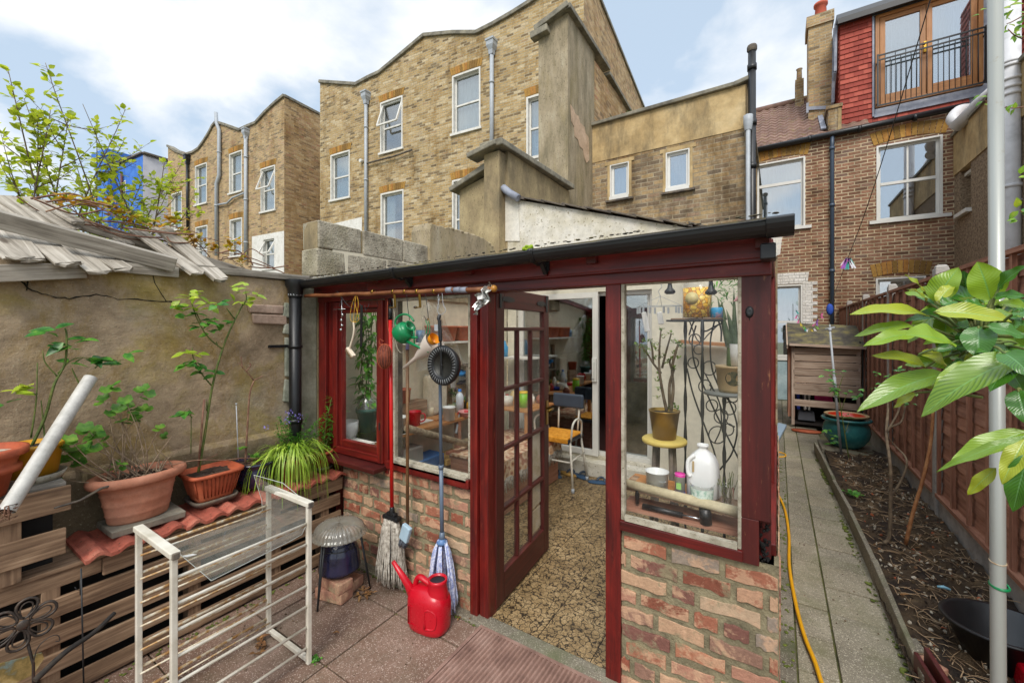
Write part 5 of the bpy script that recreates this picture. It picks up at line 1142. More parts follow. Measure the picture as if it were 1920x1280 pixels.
stems(st,[[(372,885),(384,815),(398,725),(418,652),(440,600),(456,570)],[(396,722),(378,700),(363,672),(360,652)],[(418,655),(392,634),(372,603),(360,570),(356,548)],[(456,572),(462,560),(460,545)],[(440,598),(428,582),(424,577)],[(408,648),(405,640)],[(378,608),(368,585)]],X,[.008,.0045])
stems(st,[[(388,770),(388,752)],[(358,850),(357,770),(340,775)]],X,[.005,.003])
leafspray(lf,[(345,686),(372,694),(398,700),(352,684),(385,698),(378,612),(395,622),(380,605),(395,600),(418,604),(366,592),(348,593),(345,775),(350,770),(332,575),(408,572)],X,.05,3); leafspray(lf2,[(325,573),(362,548),(372,553),(385,572),(395,575),(356,560),(440,540),(455,534),(470,548),(480,556),(462,566),(448,566),(435,548),(475,562),(350,662),(368,664),(360,575)],X,.045,3)
st.build('canes',M['rosestem'],g); lf.build('leaves',M['roseleaf'],g); lf2.build('young_leaves',M['newleaf'],g)
ck=MB(); ck.tube([onX(372,875,-2.92),onX(383,748,-2.92)],.006,6); single(ck,'cane',M['bark2'],'short reddish brown support cane beside the tall rose stem','cane')
# blue pot
c2=V(-2.94,1.405,TZ+.005); p=potthing('dark blue glazed pot with the bare budding stem',c2)
rb=[(.001,0),(.085,0),(.09,.01)]+[(.095+.025*math.sin(k/9*2.2)+(.0018 if k%2 else 0),.015+.013*k) for k in range(10)]+[(.125,.15),(.132,.155),(.132,.166),(.122,.170),(.115,.16),(.001,.15)]
mb=MB(); mb.lathe(rb,c2,40); mb.build('pot',M['glaze'],p); mb=MB(); mb.lathe([(.115,.153),(.05,.163),(.001,.160)],c2,20,j=.005); mb.build('compost',M['potsoil'],p)
g=thing('rose_bush','bare reddish stem with forked twigs in the dark blue pot','plant',(c2.x,c2.y,c2.z+.15)); st=MB()
stems(st,[[(460,868),(464,800),(468,740),(476,713)],[(476,713),(462,696),(447,680)],[(476,713),(490,706),(492,704)],[(462,696),(470,685),(468,680)],[(455,690),(452,672),(453,668)]],-2.93,[.007,.0045])
for _ in range(18): s0=c2+V(rr(-.1,.05),rr(-.1,.1),.165); st.tube([s0,s0+V(rr(-.02,.05),rr(-.1,.1),rr(.0,.03))],.0016,4)
st.build('stem',M['bark2'],g); lf=MB(); leafspray(lf,[(470,855),(455,840),(480,850)],-2.92,.028,5); lf.build('leaves',M['geran'],g)
rd=MB(); rd.tube([onX(447,862,-2.9),onX(443,760,-2.9)],.003,6); rd.ball(onX(443,757,-2.9),.006,6); single(rd,'metal_rod',M['grey_pipe'],'thin pale metal rod stuck upright in the dark blue pot','rod')
# branch lying across pots
br=MB(); br.tube(curve([onX(x,y,-2.82) for x,y in ((318,872),(345,866),(375,862),(420,862),(460,858),(485,860))],4),.003,5); br.tube(curve([onX(x,y,-2.85) for x,y in ((380,862),(400,855),(408,850))],3),.002,5); single(br,'dry_branch',M['bark2'],'thin dry thorny twig lying across the orange and blue pots','twig')
# yellow pot + left terracotta
c3=V(-2.93,.415,.995); p=potthing('yellow bucket like pot in a pale saucer at the left edge',c3)
mb=MB(); mb.lathe([(.001,0),(.085,0),(.10,.125),(.112,.127),(.112,.142),(.10,.144),(.098,.12),(.001,.115)],c3+V(0,0,.03),36); mb.build('pot',plain('yellow_plastic','c9921c',.45),p)
mb=MB(); mb.lathe([(.1,.122),(.001,.13)],c3+V(0,0,.03),16,j=.006); mb.build('compost',M['potsoil'],p)
mb=MB(); mb.lathe([(.001,0),(.1,0),(.115,.035),(.108,.035),(.095,.008),(.001,.008)],c3,32); mb.build('saucer',M['beading'],p)
c4=V(-2.80,.245,.995); p=potthing('terracotta pot with stacked rims cut by the left edge',c4)
mb=MB(); mb.lathe([(.001,0),(.08,0),(.10,.10),(.125,.102),(.125,.125),(.11,.13),(.12,.17),(.145,.172),(.145,.20),(.125,.203),(.12,.17),(.001,.165)],c4,40); mb.build('pot',M['terra2'],p)
mb=MB(); mb.lathe([(.12,.172),(.06,.188),(.001,.19)],c4,16,j=.006); mb.build('compost',M['chippale'],p)
g=thing('rose_bush','rose with broad dark green leaflets and green canes in the yellow pot','plant',(c3.x,c3.y,c3.z+.14)); st=MB(); lf=MB(); lf2=MB()
stems(st,[[(60,835),(85,780),(102,720),(122,680),(125,630),(122,615)],[(108,706),(85,680),(80,657)],[(58,820),(68,750),(70,680)],[(85,832),(80,780),(77,750)],[(108,700),(140,672),(190,672)],[(178,690),(188,680)],[(150,722),(138,698),(135,690)],[(70,740),(45,733),(25,738)]],-2.93,[.0065,.0035])
leafspray(lf,[(105,618),(82,620),(150,634),(168,636),(90,646),(120,645),(140,652),(155,670),(130,678),(215,675),(228,680),(238,663),(172,668),(12,755),(195,672)],-2.93,.055,2,.55); leafspray(lf2,[(25,735),(38,727),(50,728),(32,728)],-2.9,.045,2,.6)
st.build('canes',M['rosestem'],g); lf.build('leaves',M['roseleaf'],g); lf2.build('young_leaves',M['newleaf'],g)
# grassy plant + bluebells
c5=V(-2.90,1.625,TZ); p=potthing('brown pot hidden under the trailing grassy plant',c5); mb=MB(); mb.lathe([(.001,0),(.075,0),(.10,.13),(.11,.14),(.1,.14),(.001,.12)],c5,28); mb.build('pot',M['terra2'],p)
M['strap']=leafmat('strap_leaf',['6f8f2a','8fb03a','a8c650','c2d070'],trans=.35,rough=.4,scale=9); M['fern']=leafmat('ferny_leaf',['3d7a28','55982f','6fb03c'],trans=.35)
g=thing('grassy_plant','lime green strappy plant trailing over the tiles with purple bluebells above','plant',c5+V(0,0,.13)); lf=MB()
for k in range(260):
    a=rr(-2.2,1.4) if random.random()<.85 else rr(0,6.28); R_=rr(.12,.27); b=c5+V(rr(-.05,.07),rr(-.08,.08),.13); hz=rr(.05,.13); dr=rr(.06,.28)
    P=curve([b,b+V(math.cos(a)*R_*.45,math.sin(a)*R_*.5,hz),b+V(math.cos(a)*R_*.85,math.sin(a)*R_*.95,hz*.2),b+V(math.cos(a)*R_,math.sin(a)*R_*1.1,-dr)],3); sd=V(-math.sin(a),math.cos(a),0); w_=rr(.003,.0055); i=len(lf.v); n=len(P)
    for q,pp in enumerate(P): ww=w_*(1-.8*(q/(n-1))**2); zz=max(pp.z,TZ+.0) if pp.x<-2.7 else pp.z; lf.v+=[V(pp.x,pp.y,zz)-sd*ww,V(pp.x,pp.y,zz)+sd*ww]
    for q in range(n-1): lf.f.append((i+2*q,i+2*q+1,i+2*q+3,i+2*q+2)); lf.sm.append(True)
lf.build('strap_leaves',M['strap'],g)
lf=MB(); st=MB()
for k in range(46):
    e=onX(rr(500,612),rr(775,845),-2.93+rr(-.08,.1)); s0=c5+V(rr(-.05,.03),rr(-.08,.08),.14); P=curve([s0,s0.lerp(e,.5)+V(0,0,.02),e],5); st.tube(P,.0012,3)
    for q in range(4,len(P)):
        for _ in range(5): lf.leaf(P[q],(rr(-1,1),rr(-1,1),rr(-.2,.8)),(0,0,1),rr(.012,.026),.008,.2,2)
st.build('stalks',M['rosestem'],g); lf.build('ferny_leaves',M['fern'],g)
fl=MB(); st=MB()
for px,py in ((538,772),(545,776),(535,783),(541,790),(556,775),(559,785),(532,790),(500,800),(545,768),(562,778)):
    p0=onX(px,py,-2.9); st.tube([c5+V(0,0,.15),p0],.001,3)
    for _ in range(9): fl.leaf(p0+V(rr(-.016,.016),rr(-.016,.016),rr(-.02,.016)),(rr(-1,1),rr(-1,1),rr(-1,.2)),(0,0,1),.013,.009,.3,2)
fl.build('bluebells',leafmat('bluebell_petal',['6a5fc0','8a80d8','a79de6'],trans=.3),g)
c6=V(-2.90,1.86,TZ+.012); p=potthing('small round terracotta pot with the young lily by the red window frame',c6); mb=MB(); mb.lathe([(.001,0),(.055,0),(.07,.10),(.077,.102),(.077,.12),(.068,.12),(.001,.10)],c6,28); mb.build('pot',M['terra2'],p); mb=MB(); mb.lathe([(.001,-.012),(.07,-.012),(.08,.008),(.074,.008),(.001,0)],c6,28); mb.build('saucer',M['slate'],p)
g=thing('lily','young lily with narrow upright leaves in the small terracotta pot','plant',c6+V(0,0,.1)); st=MB(); lf=MB()
for px,py in ((622,745),(635,750),(612,775),(640,770)):
    e=onX(px,py,-2.9); s0=c6+V(rr(-.02,.02),rr(-.02,.02),.1); P=curve([s0,s0.lerp(e,.5),e],6); st.tube(P,.0025,5)
    for q in range(2,len(P)):
        for _ in range(3): lf.leaf(P[q],(rr(-1,1),rr(-1,1),rr(.0,.8)),(0,0,1),rr(.04,.075),.011,.3,3)
for _ in range(26): lf.leaf(c6+V(rr(-.06,.06),rr(-.06,.06),rr(.1,.17)),(rr(-1,1),rr(-1,1),rr(0,1)),(0,0,1),.03,.018,.2)
st.build('stalks',M['rosestem'],g); lf.build('leaves',M['fern'],g)
# white pipe
wp=MB(); a=onX(12,958,-2.58); b=onX(170,708,-2.86); wp.tube([a,b],.027,18,cap=False); wp.tube([b,a],.023,18,cap=False); wp.tube([b-(b-a).normalized()*.001,b],.027,18)
pp_=thing('plastic_pipe','white plastic pipe leaning diagonally across the pots at the left edge','pipe',a); wp.build('pipe',mott('off_white_plastic',['a5a29a','bcb9b2','c9c6c0'],5,.5,.2,60),pp_)
ws=MB()
for k in range(14): ws.tube([a+V(rr(-.035,.035),rr(-.03,.03),rr(-.04,.03)) for _ in range(4)],.002,4)
ws.build('wire_tangle',M['bark2'],pp_)
# metal flower, tile piece, stakes
fw_=thing('metal_flower','rusty grey openwork metal flower ornament on a stalk, bottom left','ornament',onX(45,1280,-2.62))
cf=onX(42,1168,-2.62); M['rust']=mott('grey_rusty_metal',['2f2c2a','4f4843','6b5a4c'],14,.55,.2,60,metal=.6)
for k in range(6):
    a=R(20+60*k); mb=MB(); u=V(0,math.cos(a),math.sin(a)); s_=V(0,-math.sin(a),math.cos(a)); 
    for r0,w0,t0 in ((.10,.034,.0055),(.085,.02,.003)):
        P=[cf+u*(.022+ (r0-.022)*(1-math.cos(q/16*2*math.pi))/2)+s_*w0*math.sin(q/16*2*math.pi)*(.6+.5*(1-math.cos(q/16*2*math.pi))/2)+V(.008,0,0) for q in range(17)]; mb.tube(P,t0,5)
    mb.build('petal',M['rust'],fw_)
mb=MB(); mb.ball(cf+V(.015,0,0),.02,12,(.4,1,1)); mb.build('centre',M['rust'],fw_)
mb=MB(); mb.tube([cf,V(cf.x,cf.y+.03,0.3),V(cf.x,cf.y+.03,0)],.005,6); mb.tube(curve([onX(x,y,-2.6) for x,y in ((62,1245),(70,1215),(90,1195),(108,1190),(112,1200),(104,1202))],5),.002,5); mb.build('stalk',M['rust'],fw_)
mb=MB(); P=[onX(x,y,-2.70) for x,y in ((-10,1245),(78,1222),(82,1232),(62,1262),(-5,1295))]; mb.prism(P,(.008,0,0)); single(mb,'broken_tile',mott('mottled_green_brown_slab',['6f8a8a','7a6a3c','a8905a','b0a884'],14,.6,.2,60),'mottled green and ochre broken tile standing below the metal flower','tile')
mb=MB(); a=onX(65,1275,-2.5); b=onX(215,1148,-2.62); mb.tube(curve([a,a.lerp(b,.35)+V(0,0,.01),a.lerp(b,.7)-V(0,0,.01),b],5),[.012,.009],8); single(mb,'branch',mott('blackened_bark',['161412','2a2623','433a30'],20,.85,.4,80),'thick blackened branch leaning against the pallet boards','branch')
mb=MB(); q=onX(152,1065,-2.7); mb.tube([q,V(q.x+.05,q.y,.0)],.003,6); mb.tube([q-V(0,0,.05),q-V(0,0,.12)],.005,5); mb.tube([q-V(0,0,.10),q+V(0,-.015,-.09),q+V(0,-.02,-.075)],.0015,4); single(mb,'plant_stake',M['blackiron'],'thin black upright stake in front of the pallet boards','stake')
pt=V(-2.45,.45,0); mb=MB(); mb.lathe([(.001,0),(.07,0),(.09,.15),(.1,.155),(.1,.175),(.09,.175),(.085,.15),(.001,.15)],(pt.x-.06,pt.y-.03,-.03),28); single(mb,'plant_pot',plain('bright_orange_plastic','c4551e',.45),'bright orange pot just showing at the bottom edge, left','plant pot')
# ================================================================ SHOE RACK
M['rackwhite']=mott('yellowed_white_enamel',['b5ae9c','cfc9ba','dcd8cc'],8,.4,.05,60); M['rusty']=mott('rust_flecked_enamel',['8a5a2a','b08a58','cfc5ae','d8d2c2'],26,.5,.1,60)
rk=thing('shoe_rack','rusting white enamel tubular shoe rack standing empty on the patio','rack',(-2.2,.93,0))
xa,xb,ya,yb_=-2.40,-2.01,.655,1.215; ht=.80
for x in (xa,xb):
    for y in (ya,yb_):
        mb=MB(); mb.beam((x,y,0),(x,y,ht),.022,.022,up=Yv); mb.build('leg',M['rackwhite'],rk,bevel=.003)
for y in (ya,yb_):
    mb=MB(); mb.beam((xa-.012,y,ht+.012),(xb+.018,y,ht+.012),.036,.024); mb.build('top_bar',M['rackwhite'],rk,bevel=.004)
    mb=MB(); mb.beam((xa,y,.02),(xb,y,.02),.022,.022); mb.build('foot_bar',M['rackwhite'],rk,bevel=.003)
    mb=MB(); mb.box(xb+.012,y-.012,ht-.004,xb+.026,y+.012,ht+.022); mb.build('end_cap',M['slate'],rk,bevel=.003)
for k in range(7):
    z=.715-k*.105
    for x,dz in ((xa,0.),(xb,.0)):
        mb=MB(); mb.tube([(x,ya,z+dz),(x,ya+.02,z+dz),(x,yb_,z+dz)],.0068,8); mb.build('rail',M['rackwhite'] if x==xb else M['rusty'],rk)
        mb=MB(); mb.tube([(x-.02 if x==xb else x+.02,ya,z-.018),(x-.02 if x==xb else x+.02,yb_,z-.018)],.004,6); mb.build('rail',M['rusty'],rk)
# acrylic sheet
t=NT('clear_acrylic'); tr=t.n('ShaderNodeBsdfTransparent',{0:(.93,.94,.93,1)}); gl=t.n('ShaderNodeBsdfGlossy',{0:(1,1,1,1),'Roughness':.06}); df=t.n('ShaderNodeBsdfDiffuse',{0:c('c8c6be')}); fa=t.n('ShaderNodeLayerWeight',{0:.5}).outputs['Facing']; m1=t.n('ShaderNodeMixShader',{0:t.math('ADD',t.math('MULTIPLY',t.math('POWER',fa,3.),.5),.05),1:tr.outputs[0],2:gl.outputs[0]}); m2=t.n('ShaderNodeMixShader',{0:t.math('ADD',t.math('MULTIPLY',t.noise(t.co(),14,7,.7),.16),.0),1:m1.outputs[0],2:df.outputs[0]}); t.l(m2.outputs[0],t.o.inputs[0]); M['acry']=t.m
t=NT('acrylic_edge'); M['acryedge']=t.fin('b5b8b0',.2)
BL=onX(318,1022,-2.36); FL=onX(396,1088,-2.03); BR=onX(492,958,-2.42); FR=onX(566,1003,-2.04); UB=onX(476,890,-2.44); UM=onX(530,905,-2.26); UF=onX(581,946,-2.05)
ac=MB(); 
cr_=lambda a,b,t_:a.lerp(b,t_)
L0=[BL,FL]; n=6; secs=[(BL,FL)]; secs.append((cr_(BL,BR,.85),cr_(FL,FR,.85))); secs.append((BR+V(0,0,.004),FR+V(0,0,.004))); secs.append((cr_(BR,UB,.3)+V(0,.01,0),cr_(FR,UF,.3)+V(0,.01,0))); secs.append((UB,UF))
for (a,b),(c__,d) in zip(secs,secs[1:]): ac.face([a,b,d,c__]); ac.face([a-V(0,0,.003),c__-V(0,0,.003),d-V(0,0,.003),b-V(0,0,.003)])
at=thing('acrylic_sheet','bent clear acrylic sheet lying on top of the white rack with one end turned up','sheet',(BL+FR)/2)
ac.build('sheet',M['acry'],at); e=MB(); P=[s[0] for s in secs]; Q=[s[1] for s in secs]; e.tube(P+[UM]+Q[::-1]+[BL],.0016,4,sm=False); e.build('edge',M['acryedge'],at)
ac2=MB(); q=onX(355,1042,-2.17); ac2.prism([q+V(x,y,.004) for x,y in ((-.02,-.02),(.008,-.014),(.022,.02),(-.002,.012))],(0,0,.001)); ac2.build('paint_blob',M['upvc'],at)
# ================================================================ BRICKS, POT, STOOL, GLASS SHADE
bl=['front lower brick of the small stack under the purple pot','rear lower brick of the small stack under the purple pot','pale chipped upper brick of the small stack under the purple pot','orange upper brick at the left of the small stack']
for k,(x,y,z,rz) in enumerate(((-2.37,1.60,.0,12),(-2.42,1.72,.0,12),(-2.37,1.61,.068,-2),(-2.47,1.69,.068,75))):
    Mx=Matrix.Rotation(R(rz),3,'Z'); mb=MB(); mb.box(-.108,-.052,0,.108,.052,.064,.004); mb.v=[Mx@q+V(x,y,z) for q in mb.v]; single(mb,'loose_brick',M['nbrick'],bl[k],'brick','bricks stacked under the purple pot',bevel=.007)
c7=V(-2.39,1.655,.136); mb=MB(); mb.lathe([(.001,0),(.09,0),(.10,.008),(.098,.02)]+[(.128-.0015*k+(.002 if k%2 else 0)-(max(0,k-8)*.004),.025+.014*k) for k in range(13)]+[(.07,.215),(.001,.22)],c7,40)
single(mb,'plant_pot',M['glaze'],'upturned purple black ribbed pot standing on the small brick stack','plant pot')
sl=thing('wire_stool','low black metal stool straddling the bricks and the purple pot','stool',(-2.39,1.65,0))
cs_=V(-2.385,1.65,.375); 
for a in (20,140,260):
    a=R(a+25); mb=MB(); P=[cs_+V(math.cos(a)*.13,math.sin(a)*.13,0),V(cs_.x+math.cos(a)*.19,cs_.y+math.sin(a)*.19,0)]; mb.tube(P,.006,6); q=V(math.sin(a),-math.cos(a),0)*.02; mb.tube([P[0]+q,P[1]],.006,6); mb.build('leg',M['blackiron'],sl)
mb=MB(); mb.tube([cs_+V(math.cos(R(a))*.135,math.sin(R(a))*.135,0) for a in range(0,361,15)],.005,6); mb.tube([cs_+V(math.cos(R(a))*.10,math.sin(R(a))*.10,-.07) for a in range(0,361,15)],.003,6); 
for a in range(0,360,60): mb.tube([cs_+V(math.cos(R(a))*.135,math.sin(R(a))*.135,0),cs_+V(math.cos(R(a))*.10,math.sin(R(a))*.10,-.07)],.003,5)
mb.build('rim',M['blackiron'],sl)
t=NT('moulded_glass'); t.b.inputs['Base Color'].default_value=c('8c867a'); t.b.inputs['Roughness'].default_value=.08; t.b.inputs['Transmission Weight'].default_value=.0; t.b.inputs['Alpha'].default_value=.72; t.b.inputs['Specular IOR Level'].default_value=1.; M['mglass']=t.m
gs=MB(); n=108; prof=[(.168,.0),(.170,.006),(.155,.012),(.152,.025),(.14,.05),(.11,.068),(.07,.074),(.03,.070),(.001,.068)]; i0=len(gs.v)
for r,z in prof:
    for m in range(n): a=2*math.pi*m/n; q=r*(1+.016*math.cos(m*math.pi*2/3)*(r>.02)); gs.v.append(cs_+V(math.cos(a)*q,math.sin(a)*q,z+.006+.003*math.cos(m*math.pi*2/3)*(r<.16)))
for k in range(len(prof)-1):
    for m in range(n): m2=(m+1)%n; gs.f.append((i0+k*n+m,i0+k*n+m2,i0+(k+1)*n+m2,i0+(k+1)*n+m)); gs.sm.append(True)
single(gs,'glass_lampshade',M['mglass'],'fluted smoky glass lampshade upside down on the black stool','lampshade')
# ================================================================ MOPS
my=1.865
def zY(px,py,Y=my): return onY(px,py,Y)
def strands(mb,top,bot_z,R0,R1,n,r,wob=.012,sx=1.,sy=.6):
    for k in range(n):
        a=rr(0,6.28); q=rr(.3,1)**.5; x0,y0=math.cos(a)*R0*q*sx,math.sin(a)*R0*q*sy; x1,y1=math.cos(a)*R1*q*sx,math.sin(a)*R1*q*sy; zb=bot_z+rr(-.02,.035)
        P=[]; 
        for s in range(7):
            t_=s/6; f=t_**.7; P.append(V(top.x+x0+(x1-x0)*f+rr(-wob,wob)*.5*t_,min(top.y+y0+(y1-y0)*f+rr(-wob,wob)*.3*t_,FY-.012),top.z+(zb-top.z)*t_))
        mb.tube(P,r,4)
M['cotton']=mott('grubby_cotton_yarn',['6a6258','9a9286','bdb6aa','cfc9be'],40,.98,.3,200); M['microf']=mott('blue_white_microfibre',['6f7fb8','a0abd2','cfd4e6','dcdde6'],60,.95,.4,200)
m=thing('mop','cotton string mop with bright red handle, strings splayed over the brick base','mop',zY(733,1085)); a=zY(735,966); b=zY(732,600)
q=MB(); q.tube([a,b+V(0,-.0,0)],.0125,12); q.build('handle',plain('bright_red_enamel','c31512',.3),m); q=MB(); q.tube([b,b+V(0,0,.10)],.0125,12); q.tube(curve([b+V(0,0,.1),b+V(.012,0,.13),b+V(0,0,.15),b+V(-.01,0,.13),b+V(0,0,.1)],4),.002,5); q.build('grip',M['black'],m)
q=MB(); q.beam(a+V(-.07,0,-.012),a+V(.07,0,-.012),.05,.03); q.beam(a+V(-.04,0,.008),a+V(.04,0,.008),.035,.03); q.tube([a+V(0,0,.0),a+V(0,0,.06)],[.022,.015],12); q.build('clamp',M['black'],m,bevel=.008)
q=MB(); strands(q,a+V(0,-.005,-.02),.06,.055,.13,210,.0038); q.build('strings',M['cotton'],m)
m=thing('brush','brown stick hanging down with a small pale blue brush head','brush',zY(762,1030)); a=zY(764,990); b=zY(764,655)
q=MB(); q.tube([a,b],.0105,10); q.build('handle',mott('brown_varnished_stick',['4c3420','6b4c30','84643f'],10,.5,.1,40),m); q=MB(); q.tube([b,b+V(.002,0,.17)],.012,10); q.build('grip',plain('lilac_sleeve','8f8fc0',.5),m)
q=MB(); q.beam(a+V(.022,-.02,.03),a+V(-.012,-.02,-.07),.07,.03,up=(0,1,0)); q.build('head',plain('pale_blue_plastic','a7c0cf',.4),m,bevel=.007)
q=MB()
for k in range(70): p0=a+V(-.012+rr(-.032,.032),-.022+rr(-.012,.012),-.07+rr(-.01,.01)); q.tube([p0,p0+V(-.012+rr(-.006,.006),rr(-.006,.006),-.04)],.0014,4)
q.build('bristles',plain('grey_bristle','5e6570',.7),m)
m=thing('mop','blue and white microfibre strip mop with slate blue handle hung below the black pan','mop',zY(830,1092)); a=zY(829,1012); b=zY(824,600)
q=MB(); q.tube([a,zY(827,875)],.0125,12); q.tube([zY(827,875),b],.0105,12); z=zY(827,875); q.tube([z-V(0,0,.012),z+V(0,0,.012)],.016,12); q.tube([a+V(0,0,0),a+V(0,0,.05)],[.02,.014],12); q.build('handle',plain('slate_blue_tube','5c6a7c',.4),m)
q=MB(); q.lathe([(.03,.0),(.035,-.01),(.03,-.025),(.018,.012)],a,16); q.build('collar',plain('steel_blue_plastic','587aa8',.4),m)
q=MB()
for k in range(46):
    an=rr(0,6.28); w_=rr(.005,.009); top=a+V(math.cos(an)*.028,math.sin(an)*.02,-.005); R_=rr(.05,.085); P=[]
    for s in range(7): t_=s/6; P.append(V(top.x+math.cos(an)*R_*t_**.6*.95+rr(-.004,.004),min(top.y+math.sin(an)*R_*.6*t_**.6,FY-.014),top.z+(.045+rr(0,.0)-top.z)*t_-.0))
    P[-1].z=rr(.03,.08); q.tube(P,[.004]+[w_]*5+[w_*.8],5,sx=1.)
q.build('strips',M['microf'],m)
# ================================================================ RED CAN, MAT
cc_=V(-1.675,1.735,0); rx_=V(.93,.12,0).normalized(); ry_=V(-rx_.y,rx_.x,0); rot=math.atan2(rx_.y,rx_.x)
M['redpl']=plain('glossy_red_plastic','b80f22',.28,var=.08)
rc=thing('watering_can','squat bright red plastic watering can on the patio slabs','watering can',cc_)
rot2=rot
mb=MB(); mb.lathe([(.001,0),(.095,.0),(.11,.012),(.115,.04),(.118,.16),(.112,.19),(.095,.215),(.06,.232),(.001,.236)],cc_,48,sx=1.08,sy=.72,rot=rot,pw=.72); mb.build('body',M['redpl'],rc)
nk=cc_+rx_*.058+V(0,0,.215); mb=MB(); mb.lathe([(.062,-.03),(.056,.02),(.05,.055),(.054,.062),(.054,.078),(.046,.080),(.042,.06),(.04,.0)],nk,32); mb.build('neck',M['redpl'],rc)
mb=MB(); mb.lathe([(.0415,.068),(.001,.064)],nk,24); mb.build('opening_shade',M['black'],rc)  # black disc paints the shade inside the neck
mb=MB(); mb.tube(curve([nk+rx_*-.035+V(0,0,.03),nk-rx_*.07+V(0,0,.042),cc_-rx_*.075+V(0,0,.268),cc_-rx_*.105+V(0,0,.20)],6),.0145,10,sx=1.4); mb.build('handle',M['redpl'],rc)
mb=MB(); s0=cc_-rx_*.095+V(0,0,.15); s1=onD(737,1052,(cc_.dot(FW))+.03); mb.tube([s0-V(0,0,.03),s0.lerp(s1,.35),s1],[.035,.022,.011],16); mb.build('spout',M['redpl'],rc)
def onpanel(a,z,d=0): 
    return cc_+rx_*a-ry_*(.0805+d)+V(0,0,z)
mb=MB()
for (a0,a1,z0,z1) in ((-.085,-.005,.05,.15),):
    P=[onpanel(a0,z0),onpanel(a1,z0),onpanel(a1,z1),onpanel(a0,z1)]; mb.tube(P+[P[0]],.004,6)
for k in range(1): 
    P=[onpanel(.03,.05,.002),onpanel(.085,.06,-.012),onpanel(.088,.14,-.012),onpanel(.03,.15,.002)]; mb.tube(curve(P+[P[0]],3),.007,8)
mb.build('moulding',M['redpl'],rc)
mb=MB(); mb.prism([onpanel(.033,.055,-.004),onpanel(.083,.062,-.014),onpanel(.086,.138,-.014),onpanel(.033,.147,-.004)],ry_*-.0025); mb.build('grip_recess',plain('recess_shade_red','6e0812',.4),rc)  # darker copy of the red plastic paints the shade of the hand recess
mt=MB(); x0,x1,y0,y1=-1.405,-.62,1.22,1.872; n=34
for k in range(n):
    a,b=x0+(x1-x0)*k/n,x0+(x1-x0)*(k+1)/n; w_=(b-a)
    mt.face([(a,y0,.007),(a+w_*.3,y0,.020),(a+w_*.3,y1,.020),(a,y1,.007)]); mt.face([(a+w_*.3,y0,.020),(a+w_*.7,y0,.020),(a+w_*.7,y1,.020),(a+w_*.3,y1,.020)]); mt.face([(a+w_*.7,y0,.020),(b,y0,.007),(b,y1,.007),(a+w_*.7,y1,.020)])
for (a,b,c__,d) in ((x0-.018,y0,x0,y1+.018),(x1,y0,x1+.018,y1+.018),(x0,y1,x1,y1+.018)): mt.box(a,b,.003,c__,d,.019)
single(mt,'doormat',mott('faded_pink_rubber',['6f544b','8a6c60','9f8276'],7,.9,.3,120),'faded pink ribbed doormat in front of the open glazed door','doormat')
# leaves and bits on the patio
mb=MB()
for cx,cy,n,s in ((-2.22,1.72,26,.035),(-2.36,1.17,9,.05),(-2.08,1.42,2,.03),(-2.3,1.1,5,.05),(-1.55,1.86,6,.02)):
    for _ in range(n): mb.leaf((cx+rr(-.05,.05),cy+rr(-.04,.04),rr(.004,.02)),(rr(-1,1),rr(-1,1),rr(-.1,.4)),(0,0,1),s*rr(.6,1.2),s*.5,rr(-.3,.5),3,.25)
tag(mb.build('fallen_leaves',M['dryleaf']),'curled brown dead leaves scattered on the pink slabs',kind='stuff')
mb=MB()
for _ in range(40): mb.leaf((-2.0+rr(-.025,.025),1.245+rr(-.02,.02),.002),(rr(-1,1),rr(-1,1),rr(.2,1)),(0,0,1),.014,.01,.2)
single(mb,'weed',M['fern'],'tiny green weed growing in the slab joint beside the rack','weed')
# ================================================================ HANGING RAIL AND WHAT HANGS FROM IT
HY_=1.79
hp=lambda px,py,Y=HY_: onY(px,py,Y)
rl=thing('hanging_rail','brown bamboo pole tied along the lean-to front, everything hangs from it','rail',hp(750,547))
mb=MB(); a=hp(572,555); b=hp(925,541); P=[a.lerp(b,k/12)+V(0,0,.003*math.sin(k*2.1)) for k in range(13)]; mb.tube(P,[.0125+(.0015 if k%2 else 0) for k in range(13)],10); mb.build('pole',mott('brown_bamboo',['5a3320','7a4a2c','96653c'],8,.5,.15,60),rl)
for px,m_ in ((858,'grey_pipe'),(843,'grey_pipe'),(870,'grey_pipe')): 
    mb=MB(); p=hp(px,543.5); mb.tube([p-V(.022,0,0),p+V(.022,0,0)],.0165,10); mb.build('tape_band',M['lead'],rl)
for px in (700,738,783,760,815): mb=MB(); p=hp(px,549-(px-572)*.012); mb.tube([p-V(.008,0,0),p+V(.008,0,0)],.016,10); mb.build('wire_binding',M['brass'],rl)
mb=MB(); mb.ball(hp(926,541),.019,12); mb.build('end_knob',plain('amber_knob','b07a30',.35),rl)
def crumple(cen,sz,n=9,seed=3):
    random.seed(seed); mb=MB(); i=0; N=n
    for a in range(N+1):
        for b in range(N+1):
            u,v=a/N-.5,b/N-.5; mb.v.append(cen+V(u*sz[0],v*sz[1]*.3+rr(-.012,.012)+.02*math.sin(a*1.7+b),v*sz[2]+u*sz[2]*.8+rr(-.01,.01)))
    for a in range(N):
        for b in range(N): k=a*(N+1)+b; mb.f.append((k,k+N+1,k+N+2,k+1)); mb.sm.append(False)
    random.seed(seed+11); return mb
single(crumple(hp(905,558,1.77),(.11,.06,.10)),'foil',mott('crumpled_foil',['8b8d8c','b9bbb8','dcdcd8'],20,.3,.3,40,metal=.85),'crumpled silver foil wrapped over the right end of the bamboo pole','foil')
random.seed(21)
single(crumple(hp(903,556,1.735),(.035,.03,.06),5,5),'cloth_scrap',M['curtain'],'small white cloth tucked in the silver foil','cloth')
random.seed(22)
